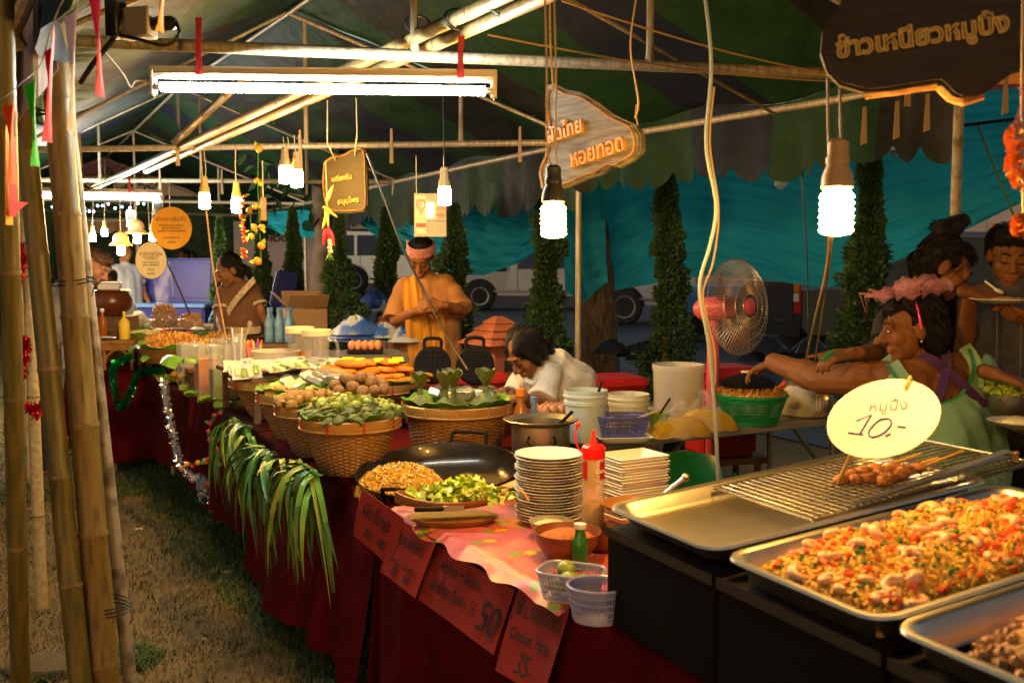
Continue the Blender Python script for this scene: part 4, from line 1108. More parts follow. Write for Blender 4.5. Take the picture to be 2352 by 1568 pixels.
# marigold garland at the picture edge
P = smooth_path([at(2346, 250, 1.7), at(2352, 330, 1.7), at(2350, 420, 1.7), at(2352, 520, 1.7)], 5)
r = thing('marigold_garland', 'orange marigold garland with pink ribbon at the picture edge', 'garland', P[0])
MB().tube([at(2350, -20, 1.7)] + P, .002, 5).build('thread', 'wire_pale', r)
for k, (u, v, rr) in enumerate(((2346, 315, .026), (2352, 345, .028), (2348, 380, .028), (2354, 410, .022), (2350, 520, .02), (2344, 508, .014))):
    c = at(u, v, 1.7); mb = MB()
    for _ in range(90):
        d = Vector((R(-1, 1), R(-1, 1), R(-1, 1))).normalized(); s = d.orthogonal().normalized(); q = s.cross(d)
        mb.add([c + d * rr * .5, c + d * rr + s * .005, c + d * rr * 1.08, c + d * rr - s * .005], [(0, 1, 2, 3)])
    mb.build('blossom', 'flower_orange', r)
MB().grid(lambda i, j: at(2338 + 14 * i + 8 * math.sin(j * 5), 200 + 90 * j, 1.69 + .01 * i), 3, 8).build('ribbon', 'tulle_pink', r, solid=.0006)
# ================================================================ baskets with food
def basket(label, c, rr, rb, h, tie, ntie, lean=0., ovalx=1., leaf=True, group='wicker baskets of food'):
    """c = centre of the base on the table, rr rim radius, rb base radius"""
    root = thing('wicker_basket', label, 'basket', c, group)
    n, m = 120, 30
    mb = MB(T(c)); vs, fs = [], []
    for j in range(m + 1):
        z = h * j / m; f = j / m
        r = rb + (rr * .93 - rb) * (f ** .75)
        for i in range(n):
            a = 2 * PI * i / n
            q = r + .0028 * (1 if ((i // 3) + j) % 2 else -1) * (1 if 0 < j < m else 0)
            vs.append((q * math.cos(a) * ovalx, q * math.sin(a), z + .0012 * math.sin(a * 9)))
    for j in range(m):
        for i in range(n):
            l = (i + 1) % n; fs.append((j * n + i, j * n + l, (j + 1) * n + l, (j + 1) * n + i))
    fs.append(list(range(n))[::-1])
    mb.add(vs, fs); mb.build('woven_body', 'wicker', root, ang=25)
    band = MB(T(c)); band.lathe([(rr * .95, h - .035), (rr * .985, h - .034), (rr, h - .018), (rr * 1.005, h), (rr * .97, h + .004), (rr * .94, h)], n=56, sx=ovalx, cap=False); band.build('rim_band', 'wicker_band', root)
    MB(T(c)).tube([(rr * .99 * math.cos(a) * ovalx, rr * .99 * math.sin(a), h - .036) for a in [2 * PI * i / 40 for i in range(40)]], .004, 6, closed=True).build('rim_cane', 'wicker_band', root)
    for i in range(ntie):
        a = 2 * PI * (i + .35) / ntie
        M = T(c) @ rz(a)
        MB(M).box((rr * (ovalx if abs(math.cos(a)) > .7 else (1 + ovalx) / 2), 0, h - .016), (.007, .006, .044)).build('rim_tie', tie, root)
    return root
def leaf_lining(parent_c, rr, h, root, ovalx=1., up=.03, seed=1, m='leaf_green'):
    rnd = random.Random(seed)
    mb = MB(T(parent_c))
    ph = rnd.uniform(0, 6)
    def fn(i, j):
        a = 2 * PI * i; q = rr * (.35 + .63 * j) 
        z = h - .03 + .03 * j + up * max(0, j - .6) / .4 * (.4 + .6 * abs(math.sin(a * 3 + ph))) + .004 * math.sin(a * 17)
        q += rr * .06 * max(0, j - .7) / .3 * math.sin(a * 5 + ph)
        return Vector((q * math.cos(a) * ovalx, q * math.sin(a), z))
    mb.grid(fn, 60, 8); mb.build('banana_leaf_lining', m, root, solid=.0015, ang=60)
def scatter_in(c, rr, n, rad, heap=.05, seed=0, ovalx=1., minsep=None):
    rnd = random.Random(seed); out = []; tries = 0
    minsep = rad * 1.75 if minsep is None else minsep
    while len(out) < n and tries < 6000:
        tries += 1
        a, q = rnd.uniform(0, 2 * PI), rr * math.sqrt(rnd.random())
        x, y = q * math.cos(a) * ovalx, q * math.sin(a)
        z = heap * (1 - (q / rr) ** 2)
        if all((x - p.x) ** 2 + (y - p.y) ** 2 > minsep ** 2 for p in out): out.append(Vector((x, y, z)))
    return [Vector(c) + p for p in out]
def rnd_rot(): return Euler((R(-.5, .5), R(-.5, .5), R(0, 6.3))).to_matrix().to_4x4()
def proto_copies(build, pts, label, group, mats=None, rot=rnd_rot, scale=(.9, 1.1)):
    first = None
    for i, p in enumerate(pts):
        if first is None:
            first = build(); root = first
            tagM = T(p) @ rot()
            first.matrix_local = tagM
            first['label'] = label; first['group'] = group
        else:
            s = R(*scale)
            dup(first, T(p) @ rot() @ Matrix.Scale(s, 4), label, group)
    return first
def one_mesh(name, cat, mbf, m, **kw):
    def f():
        mb = MB(); mbf(mb); o = mb.build(name, m, **kw); o['category'] = cat; return o
    return f
def lump(r, jit=.06): return lambda mb: mb.ball((0, 0, 0), (r, r, r * .92), 12, 9, jit=jit)
def foam_tray():
    r = thing('snack_pack', 'x', 'snack pack', (0, 0, 0))
    MB().grid(lambda i, j: Vector(((i - .5) * .13 * (1 if .08 < j < .92 else 1.05), (j - .5) * .085, .016 * max(abs(i - .5) * 2, abs(j - .5) * 2) ** 4)), 8, 6).build('foam_tray', 'foam_white', r, solid=.003)
    for k in range(4):
        MB().box(((k - 1.5) * .028, R(-.01, .01), .012), (.024, .055, .014), (0, 0, R(-.2, .2))).build('snack_piece', ('sprout', 'leaf_lime', 'sprout', 'leaf_green')[k], r, bevel=.004)
    MB().grid(lambda i, j: Vector(((i - .5) * .128, (j - .5) * .083, .021 + .004 * math.sin(i * 9 + j * 4) - .006 * (abs(i - .5) + abs(j - .5)))), 8, 6).build('film_wrap', 'film', r)
    return r
def leaf_parcel(mb):
    mb.ball((0, 0, .0), (.036, .026, .02), 10, 6, jit=.05)
    mb.box((0, 0, .004), (.008, .056, .036)); mb.box((.034, 0, .004), (.02, .02, .02), (0, .5, .3))
def pouch():                                   # pyramid leaf pouch with tall folded tails
    r = thing('leaf_pouch', 'x', 'leaf pouch', (0, 0, 0))
    MB().lathe([(.06, -.02), (.07, -.004), (.045, .014), (.014, .036), (.012, .062)], n=10, sy=.75).build('wrap', 'leaf_dry', r, ang=20)
    for k in range(5):
        a = k * 1.3; d = Vector((math.cos(a) * .6, math.sin(a) * .4, 1)).normalized(); s = Vector((-math.sin(a), math.cos(a), 0)) * .017
        p = Vector((0, 0, .062))
        MB().add([p - s * .6, p + s * .6, p + d * .06 + s * 1.5, p + d * .075, p + d * .06 - s * 1.5], [(0, 1, 2, 3, 4)]).build('leaf_tail', 'leaf_dry', r, solid=.001)
    return r
def film_pack():
    r = thing('film_pack', 'x', 'snack pack', (0, 0, 0))
    MB().box((0, 0, 0), (.085, .06, .035)).build('foil_tray', 'steel', r, bevel=.006)
    MB().ball((0, 0, .02), (.045, .032, .02), 10, 6, jit=.12).build('film_wrap', 'clear_plastic', r, ang=15)
    return r
def patty():
    r = thing('fried_patty', 'x', 'patty', (0, 0, 0))
    MB().lathe([(.001, -.011), (.055, -.01), (.066, -.002), (.063, .008), (.05, .013), (.001, .015)], n=18, sy=.78).build('crust', 'patty', r)
    return r
# base points: picture position of each basket's foot on the table
def foot(u, v): return atz(u, v, TZ + .004)
B1 = foot(806, 1082); B2 = foot(738, 1042); B3 = foot(690, 1005); B4 = foot(640, 958); B5 = at(1050, 1000, 4.05); B5.z = TZ + .004
b1 = basket('front wicker basket with red ties and leaf-wrapped parcels', B1, .188, .105, .207, 'red_plastic', 9)
b2 = basket('wicker basket of brown fried balls behind the front one', B2, .185, .1, .205, 'red_plastic', 9)
b3 = basket('wicker basket of flat leaf cakes and golden balls, third from front', B3, .19, .1, .207, 'red_plastic', 9)
b4 = basket('wicker basket heaped with white foam snack packs', B4, .24, .12, .2, 'red_plastic', 10)
b5 = basket('wide wicker basket of folded leaf pouches beside the steel pot', B5, .225, .17, .205, 'wicker_band', 11)
B6 = st(1.02, .47, TZ + .004); B6 = at(838, 930, 4.8); B6.z = TZ + .004
b6 = basket('wide wicker basket under the orange fried patties', B6, .27, .2, .2, 'red_plastic', 11)
H = .207
for c, b, rr, hh, sd in ((B1, b1, .188, H, 1), (B2, b2, .185, H, 2), (B3, b3, .19, .207, 3), (B4, b4, .24, .2, 4), (B5, b5, .225, .205, 5), (B6, b6, .27, .2, 6)):
    leaf_lining(c, rr, hh, b, seed=sd)
up = lambda c, z: Vector((c.x, c.y, c.z + z))
proto_copies(one_mesh('leaf_parcel', 'parcel', leaf_parcel, 'leaf_dry'), scatter_in(up(B1, H + .006), .165, 42, .02, .03, 11), 'small tied leaf parcel heaped in the front basket', 'leaf parcels in the front basket')
proto_copies(one_mesh('leaf_parcel', 'parcel', leaf_parcel, 'leaf_yellow'), scatter_in(up(B1, H + .032), .12, 12, .026, .03, 12), 'yellowish leaf parcel on top of the front basket', 'yellowish leaf parcels in the front basket')
proto_copies(one_mesh('fried_ball', 'fried ball', lump(.024), 'ball_gold'), scatter_in(up(B2, H + .005) + Vector((-.03, -.02, 0)), .15, 26, .024, .035, 13), 'golden fried ball heaped in the second basket', 'golden balls in the second basket')
proto_copies(one_mesh('fried_ball', 'fried ball', lump(.027), 'ball_brown'), scatter_in(up(B2, H + .035) + Vector((.14, .1, .01)), .12, 24, .026, .05, 14), 'brown coated ball piled behind the leaf parcels', 'brown balls behind the leaf parcels')
proto_copies(one_mesh('leaf_cake', 'cake', lambda mb: mb.box((0, 0, 0), (.05, .03, .022)), 'mango', bevel=.004), scatter_in(up(B3, .207) + Vector((-.06, -.05, 0)), .1, 12, .022, .02, 15), 'flat leaf-wrapped yellow cake in the third basket', 'flat cakes in the third basket', rot=lambda: rz(R(-.5, .5)))
proto_copies(film_pack, scatter_in(up(B3, .235) + Vector((.08, .04, 0)), .14, 7, .04, .03, 16, minsep=.075), 'shiny film-wrapped foil tray between balls and foam packs', 'film-wrapped foil trays')
def tilt_rot(): return rz(ROWA + R(-.55, .35)) @ Matrix.Rotation(math.radians(30 + R(-16, 16)), 4, 'X') @ Matrix.Rotation(R(-.1, .1), 4, 'Y')
pk = []
for i in range(7):
    for j in range(5):
        if abs(i - 3) + abs(j - 2) > 4.4: continue
        pk.append(up(B4, .235) + V2 * ((j - 2) * .112 + .05 + R(-.012, .012)) + U2 * ((i - 3) * .062 + R(-.008, .008)) + Vector((0, 0, .03 - .012 * abs(j - 2))))
proto_copies(foam_tray, pk, 'white foam snack pack in film leaning in the rear basket', 'foam snack packs in the rear basket', rot=tilt_rot, scale=(.95, 1.05))
pp = []
for lay, (nx, z) in enumerate(((4, .215), (4, .235), (3, .262), (2, .29))):
    for i in range(nx + 1):
        for j in range(nx):
            pp.append(up(B6, z) + V2 * ((i - nx / 2) * .1 + R(-.02, .02) + .02) + U2 * ((j - (nx - 1) / 2) * .1 + R(-.02, .02)))
proto_copies(patty, pp, 'orange fried patty stacked behind the foam packs', 'orange fried patties', rot=lambda: rz(R(0, 3)) @ Matrix.Rotation(R(-.15, .15), 4, 'X'))
proto_copies(one_mesh('price_tag', 'tag', lambda mb: mb.box((0, 0, 0), (.05, .035, .002)), 'yellow_card'), [up(B6, .305) + V2 * a + U2 * b for a, b in ((-.02, .0), (.06, -.04), (.1, -.12), (.15, -.06), (-.06, .06))], 'small yellow tag lying on the orange patties', 'yellow tags on the patties', rot=lambda: rz(ROWA + R(-.3, .3)) @ Matrix.Rotation(.5, 4, 'X'))
proto_copies(pouch, [up(B5, .205) + V2 * a + U2 * b for a, b in ((-.14, .05), (-.03, -.03), (.1, -.06), (-.1, -.1), (.02, .1))], 'folded dry leaf pouch with upright tails in the wide basket', 'leaf pouches in the wide basket', rot=lambda: rz(R(0, 6)), scale=(1., 1.25))
proto_copies(film_pack, [up(B5, .22) + V2 * a + U2 * b for a, b in ((-.02, .14), (.1, .1), (.15, .02), (.03, .05))], 'clear film-wrapped pack behind the leaf pouches', 'film packs behind the leaf pouches')
# ---------------------------------------------------------------- bunches of long leaves hanging over the cloth edge
def leaf_bunch(label, u, v, n, spread, lmin, lmax, seed):
    rnd = random.Random(seed)
    c = atz(u, v, TZ + .03)
    r = thing('leaf_bunch', label, 'leaf bunch', c, 'long leaf bunches hanging off the table')
    out = -V2
    for k in range(n):
        a = rnd.uniform(-spread, spread); L_ = rnd.uniform(lmin, lmax); kx = rnd.uniform(1.3, 2.3); dr = rnd.uniform(.08, .32)
        w = rnd.uniform(.008, .014); rt = rnd.uniform(-.13, .13); rh = rnd.uniform(-.02, .03); wd = (U2 * math.cos(rt * 9) + V2 * math.sin(rt * 9))
        mb = MB(); pts = []
        for i in range(9):
            t = i / 8
            x = dr * (1 - (1 - t) ** 2) * .62
            p = c + out * (x - .04 + .05 * (1 - t)) + U2 * (a * t * .8 + rt) + Vector((0, 0, rh)) + Vector((0, 0, .03 * math.sin(t * 3) - L_ * t ** kx + rnd.uniform(-.006, .006))) + U2 * (.03 * math.sin(t * 4 + a * 20))
            pts.append(p)
        for i, p in enumerate(pts):
            ww = w * (1 - (i / 8.2) ** 3)
            mb.v += [p - wd * ww, p + Vector((0, 0, -.003)), p + wd * ww]
        for i in range(8):
            b = i * 3; mb.f += [(b, b + 1, b + 4, b + 3), (b + 1, b + 2, b + 5, b + 4)]; mb.mi += [0, 0]
        mb.build('long_leaf', ('leaf_dark', 'leaf_dark', 'leaf_dark', 'leaf_dark', 'leaf_green', 'leaf_green', 'leaf_yellow')[rnd.randrange(7)], r)
leaf_bunch('long drooping leaf bunch under the rear baskets', 565, 985, 46, .42, .14, .34, 1)
leaf_bunch('long drooping leaf bunch under the second basket', 625, 1045, 48, .42, .16, .36, 2)
leaf_bunch('long drooping leaf bunch nearest the front basket', 712, 1085, 44, .32, .16, .4, 3)
# banana leaves and lime leaves along the juice table edge
for i, (u, v) in enumerate(((455, 905), (480, 915), (500, 922), (525, 928), (430, 888))):
    c = atz(u, v, TZ + .012); r = thing('banana_leaf', 'torn lime-green leaf on the juice table edge', 'leaf', c, 'leaves on the juice table edge')
    M = T(c) @ rz(i * 1.1) @ Matrix.Rotation(.2, 4, 'X')
    MB(M).grid(lambda a, b: Vector(((a - .5) * .16, (b - .5) * .07 * math.sin(PI * (.1 + .85 * a)), .02 * math.sin(b * 7 + a * 5))), 8, 4).build('blade', 'leaf_lime', r)
proto_copies(one_mesh('mango', 'fruit', lambda mb: mb.ball((0, 0, 0), (.04, .03, .028), 12, 8), 'mango'), [atz(u, v, TZ + z) for u, v, z in ((398, 868, .03), (415, 872, .03), (430, 878, .03), (405, 858, .07), (422, 864, .07), (450, 850, .1))], 'ripe mango piled beside the juice tanks', 'mangoes by the juice tanks')
c = atz(398, 880, TZ); mb = MB()
for _ in range(160):
    d = Vector((R(-1, 1), R(-1, 1), R(.1, 1))).normalized(); p = c + Vector((R(-.09, .09), R(-.05, .05), .02)); s = d.orthogonal() * .006
    mb.add([p - s, p + s, p + d * .06], [(0, 1, 2)])
tag(mb.build('herb_bunch', 'lettuce', loc=c), 'curly green herb bunch under the mangoes', 'herbs')
# ---------------------------------------------------------------- juice tanks, jugs, straws
def tank(label, u, v, w, h, m, fill):
    c = atz(u, v, TZ + .004); r = thing('juice_tank', label, 'juice tank', c, 'clear juice tanks'); M = T(c) @ rz(ROWA)
    for sx, sy, x, y in ((w, .004, 0, -w / 2), (w, .004, 0, w / 2), (.004, w - .006, -w / 2, 0), (.004, w - .006, w / 2, 0)):
        MB(M).box((x, y, h / 2), (sx, sy, h)).build('wall', 'clear_plastic', r)
    MB(M).box((0, 0, h * fill / 2 + .004), (w - .012, w - .012, h * fill)).build('juice', m, r)
    MB(M).tube([(x, y, h) for x, y in ((-w / 2, -w / 2), (w / 2, -w / 2), (w / 2, w / 2), (-w / 2, w / 2))], .004, 6, closed=True).build('rim', 'clear_plastic', r)
    MB(M).tube([(.01, .0, h * .3), (.03, .02, h * 1.12)], .004, 6).build('ladle_handle', 'steel', r)
tank('juice tank with dark drink and fruit, leftmost', 440, 888, .14, .27, 'juice_dark', .25)
tank('juice tank with bright orange juice', 478, 905, .13, .29, 'juice_orange', .72)
tank('juice tank with green drink, nearest the baskets', 512, 915, .13, .3, 'juice_green', .55)
tank('clear empty tank behind the orange juice', 505, 868, .15, .26, 'sauce_clear', .12)
c = atz(530, 900, TZ + .004)
tag(MB(T(c) @ rz(ROWA)).box((0, 0, .045), (.09, .012, .09)).build('white_card', 'foam_white', loc=c, bevel=.003), 'small white card standing against the green juice tank', 'card')
def blender_jug(label, u, v, Y, liquid):
    c = at(u, v, Y); c.z = .952; r = thing('blender_jug', label, 'jug', c, 'clear jugs with cream lids'); M = T(c)
    MB(M).lathe([(.05, 0), (.055, .01), (.068, .19)], n=20, cap=False).build('jug_wall', 'clear_plastic', r, solid=.003)
    MB(M).lathe([(.001, .005), (.05, .005), (.058, .09), (.001, .09)] if liquid else [(.001, .003), (.05, .003), (.05, .006), (.001, .006)], n=18).build('contents', 'juice_orange' if liquid else 'clear_plastic', r)
    MB(M).lathe([(.07, .18), (.074, .185), (.073, .212), (.001, .216)], n=22).build('lid', 'sprout', r)
    MB(M).tube(smooth_path([(.062, 0, .16), (.1, 0, .15), (.1, 0, .06), (.058, 0, .05)]), .009, 8).build('handle', 'clear_plastic', r)
blender_jug('clear jug with cream lid and orange juice', 690, 835, 5.15, True)
blender_jug('empty clear jug with cream lid in front of the juice jug', 728, 848, 4.95, False)
c = at(635, 850, 5.05); c.z = .952; r = thing('plastic_tub', 'wide white plastic tub behind the foam packs', 'tub', c)
MB(T(c)).lathe([(.1, 0), (.118, .09), (.124, .094), (.124, .1), (.112, .1), (.108, .085), (.09, .01), (.001, .01)], n=28).build('tub_wall', 'frosted', r)
c = at(580, 812, 5.25); c.z = .993; r = thing('straw_cup', 'clear cup full of bright coloured drinking straws', 'straws', c)
MB(T(c)).lathe([(.045, -.04), (.06, .06)], n=18, cap=False).build('cup', 'clear_plastic', r, solid=.002)
mat('straw_lime', (.45, .7, .02), rough=.4); mat('straw_pink', (.8, .05, .3), rough=.4); mat('straw_violet', (.25, .08, .5), rough=.4)
for k in range(34):
    a, q = R(0, 6.28), R(0, .05); x, y = q * math.cos(a), q * math.sin(a)
    p0 = c + Vector((x * .7, y * .7, -.035)); p1 = c + Vector((x * 1.5, y * 1.5, R(.07, .1) + (.03 if k == 5 else 0)))
    MB().tube([p0, p1], .0042, 6).build('straw', ('fruit_orange', 'straw_lime', 'straw_pink', 'straw_violet', 'fruit_orange')[k % 5], r)
c = at(548, 835, 5.1); c.z = 1.003; r = thing('glass_jar', 'tall clear jar with stirring straws beside the juice tanks', 'jar', c)
MB(T(c)).lathe([(.04, -.05), (.042, .1), (.038, .13)], n=16, cap=False).build('jar_wall', 'clear_plastic', r, solid=.002)
for x in (-.015, .01): MB(T(c)).tube([(x, 0, -.04), (x * 2, 0, .16)], .004, 6).build('straw', 'foam_white', r)
# ---------------------------------------------------------------- snacks farther along the row
def heap(name, label, cat, c, rx, ry, h, m, n, size, shape='bits', seed=0, kind=None):
    """a mound of food: a lumpy core plus many small real pieces, one mass nobody could count"""
    rnd = random.Random(seed); mb = MB(T(c))
    mb.ball((0, 0, 0), (rx * .94, ry * .94, h * .88), 20, 12, jit=.03)
    for _ in range(n):
        a, q = rnd.uniform(0, 2 * PI), math.sqrt(rnd.random())
        x, y = rx * q * math.cos(a), ry * q * math.sin(a); z = h * math.sqrt(max(0, 1 - q * q)) * rnd.uniform(.86, 1.03)
        M = T((x, y, z)) @ Euler((rnd.uniform(0, 6), rnd.uniform(0, 6), rnd.uniform(0, 6))).to_matrix().to_4x4()
        s = size * rnd.uniform(.6, 1.3)
        if shape == 'bits': vs = [(-s, -s * .6, -s * .5), (s, -s * .5, -s * .4), (s * .7, s * .7, -s * .3), (-s * .8, s * .6, -s * .4), (0, 0, s * .7)]; fs = [(0, 1, 4), (1, 2, 4), (2, 3, 4), (3, 0, 4)]
        elif shape == 'strips': vs = [(-s * 3, -s * .3, 0), (s * 0, -s * .3, s * .8), (s * 3, -s * .3, 0), (s * 3, s * .3, 0), (0, s * .3, s * .8), (-s * 3, s * .3, 0)]; fs = [(0, 1, 4, 5), (1, 2, 3, 4)]
        else: vs = [(-s, -s, 0), (s, -s, s * .4), (s * .9, s, 0), (-s, s * .8, s * .5)]; fs = [(0, 1, 2, 3)]
        mb.add([M @ Vector(v) for v in vs], fs)
    o = mb.build(name, m, loc=c, ang=70); o['kind'] = 'stuff'
    return tag(o, label, cat, kind='stuff')
def platter(label, c, r_, m, rim, leafy=True, h=.09, grp='snack platters on the row'):
    root = thing('snack_platter', label, 'platter', c, grp)
    MB(T(c)).lathe([(r_ * .7, 0), (r_ * .78, .004), (r_ * .98, h), (r_, h + .006), (r_ * .93, h + .004), (r_ * .7, .012), (.001, .012)], n=30).build('dish', m, root)
    if leafy: leaf_lining(c, r_ * .98, h - .01, root, up=.05, seed=int(c.x * 100))
    return root
c = atz(405, 830, .856); platter('wicker tray of golden fried strips before the cooler lid', c, .24, 'wicker', 'wicker_band')
heap('fried_strips', 'heap of golden fried vegetable strips on the wicker tray', 'fried food', up(c, .09), .19, .16, .07, 'crisp', 900, .011, 'strips', 1)
c = atz(335, 800, .856); platter('dark tray of leafy snacks left of the fried strips', c, .2, 'wood_brown', 'wicker_band')
heap('noodle_snack', 'pile of pale wrapped noodle snacks on the dark tray', 'snack', up(c, .08), .14, .12, .05, 'sprout', 300, .012, 'flakes', 2)
c = st(2.85, .4, TZ + .004); platter('banana leaf tray of fritters behind the straws', c, .26, 'wicker', 'wicker_band')
heap('fritter_heap', 'heap of orange fritters on leaves behind the straws', 'fried food', up(c, .08), .2, .17, .06, 'crisp', 700, .012, 'strips', 3)
c = atz(455, 806, .856); platter('black platter of herbs and dips beside the fried strips', c, .17, 'iron_black', 'iron_black')
heap('herb_heap', 'dark green herb heap on the black platter', 'herbs', up(c, .08), .12, .1, .05, 'leaf_dark', 500, .01, 'flakes', 4)
c = at(478, 770, 7.5); tag(MB(T(c)).lathe([(.2, 0), (.26, .05), (.27, .055), (.25, .05), (.001, .01)], n=30, sy=.6).build('steel_tray', 'steel', loc=c), 'shallow steel tray in front of the woman in brown', 'tray')
def puffed_bag(label, u, v, Y, w, h, m):
    c = at(u, v, Y); r = thing('snack_bag', label, 'bag', c, 'clear bags of crisps'); rr = random.Random(int(u))
    mb = MB(T(c))
    for _ in range(420):
        a, q, z = rr.uniform(0, 6.3), math.sqrt(rr.random()), rr.random()
        x, y = w / 2 * q * math.cos(a) * (1 - .35 * z), w * .32 * q * math.sin(a); s = .014
        M = T((x, y, z * h)) @ Euler((rr.uniform(0, 6), rr.uniform(0, 6), 0)).to_matrix().to_4x4()
        mb.add([M @ Vector(p) for p in ((-s, -s * .4, 0), (s, -s * .4, s * .5), (s, s * .4, 0), (-s, s * .4, s * .5))], [(0, 1, 2, 3)])
    o = mb.build('crisps', m, r); o['kind'] = 'stuff'
    MB(T(c)).lathe([(w * .46, 0), (w * .52, h * .25), (w * .46, h * .6), (w * .32, h * .95), (w * .2, h * 1.1)], n=16, sy=.66).build('clear_film', 'clear_plastic', r)
puffed_bag('tall clear bag of golden crisps before the blue lid', 378, 752, 8., .24, .18, 'crisp')
puffed_bag('low clear bag of pale crisps right of the tall bag', 438, 754, 7.7, .21, .11, 'crisp')
proto_copies(one_mesh('wrapped_parcel', 'parcel', lambda mb: mb.ball((0, 0, 0), (.068, .062, .056), 10, 7, jit=.06), 'clear_plastic'), [at(u, v, 8.4) for u, v in ((300, 748), (320, 750), (340, 752), (312, 738), (330, 740), (318, 728))], 'cling-wrapped white parcel stacked in front of the rattan stand', 'cling-wrapped parcels')
proto_copies(one_mesh('food_portion', 'snack', lambda mb: mb.ball((0, 0, -.004), (.06, .055, .048), 10, 7, jit=.06), 'sprout'), [at(u, v, 8.4) for u, v in ((300, 748), (320, 750), (340, 752), (312, 738), (330, 740), (318, 728))], 'pale rice portion inside a cling-wrapped parcel', 'rice portions in cling wrap')
proto_copies(one_mesh('leaf_fold', 'leaf', lambda mb: mb.grid(lambda i, j: Vector(((i - .5) * .2, (j - .5) * .12 * math.sin(PI * (.15 + .8 * i)), .03 * math.sin(i * 3) + .02 * math.sin(j * 4))), 8, 5), 'leaf_green'), [atz(u, v, .9) for u, v in ((352, 818), (392, 836), (455, 836), (330, 800), (372, 800), (428, 812), (490, 826))], 'folded banana leaf under the row of snacks', 'banana leaves among the snacks')
def riser(label, s0, s1, t0, t1, z, m='wood_brown'):      # low plank shelf on short legs, set along the row
    r = thing('display_riser', label, 'riser', st((s0 + s1) / 2, (t0 + t1) / 2, TZ)); w = t1 - t0
    for k in range(4): MB().box(st((s0 + s1) / 2, t0 + w * (k + .5) / 4, z - .012), (w / 4 - .006, s1 - s0, .022), ROWA).build('plank', m, r)
    for s in (s0 + .05, s1 - .05):
        for t in (t0 + .04, t1 - .04): MB().box(st(s, t, (z - .024 + TZ) / 2), (.03, .03, z - .03 - TZ), ROWA).build('leg', m, r)
riser('plank shelf carrying the crisps bags and wrapped parcels', 4.65, 6.2, .22, .85, .955)
riser('low plank shelf carrying the snack trays behind the juice tanks', 3.4, 4.5, .03, .6, .852)
riser('low plank shelf beside the rattan stand', 4.66, 6.2, -.02, .2, .852)
riser('plank shelf behind the baskets carrying jugs and straws', 1.9, 2.62, .02, .58, .95)
p = at(252, 690, 7.8); r = thing('wooden_crate', 'wooden crate under the big brown pot', 'crate', (p.x, p.y, TZ))
for k in range(4): MB().box((p.x, p.y - .15, TZ + .05 + .09 * k), (.34, .012, .075)).build('slat', 'wood_brown', r)
MB().box((p.x, p.y + .01, (TZ + 1.075) / 2), (.33, .29, 1.075 - TZ)).build('inner_box', 'cardboard', r)
for u, v, q, m, sh, lab in ((365, 815, .12, 'crisp', 'strips', 'small wicker tray of golden crisps beside the green tinsel'), (440, 822, .13, 'noodle', 'bits', 'small wicker tray of yellow noodles behind the juice tanks'), (320, 786, .12, 'leaf_green', 'flakes', 'small wicker tray of green herbs by the far cloth'),
                            (500, 812, .14, 'crisp', 'strips', 'wicker tray of browned fritters behind the tall jar'), (385, 797, .12, 'carrot', 'bits', 'small wicker tray of red-orange relish'), (478, 830, .12, 'mango', 'bits', 'small wicker tray of cut mango beside the straws'), (425, 798, .12, 'sprout', 'flakes', 'small wicker tray of pale sprouts')):
    c = atz(u, v, .856); platter(lab, c, q, 'wicker', 'wicker_band', h=.07); heap('snack_heap', lab.replace('small wicker tray of', 'heap of').replace('wicker tray of', 'heap of'), 'snack', up(c, .07), q * .78, q * .72, .06, m, 260, .01, sh, u)
c = at(293, 778, 8.3); r = thing('red_tin', 'small round red and clear dessert tub', 'tub', c)
MB(T(c)).lathe([(.05, 0), (.054, .04)], n=16).build('cup', 'red_plastic', r); MB(T(c)).lathe([(.057, .04), (.057, .05), (.001, .06)], n=16).build('lid', 'clear_plastic', r)
c = at(455, 772, 7.4); r = thing('wrapped_bouquet', 'pinkish wrapped bundle beside the dark herbs', 'bundle', c)
MB(T(c)).ball((0, 0, .02), (.07, .05, .05), 12, 7, jit=.14).build('wrapper', 'foam_white', r); MB(T(c)).ball((-.05, -.02, .03), (.03, .02, .025), 9, 6, jit=.1).build('pink_end', 'flag_pink', r)
c = at(560, 782, 5.45); r = thing('serving_spoon', 'clear plastic spoon standing in the fritters', 'spoon', c)
MB(T(c)).tube([(0, 0, -.02), (.03, 0, .08)], .005, 6).build('handle', 'clear_plastic', r); MB(T(c)).ball((.035, 0, .09), (.014, .006, .02), 8, 5).build('bowl', 'clear_plastic', r)
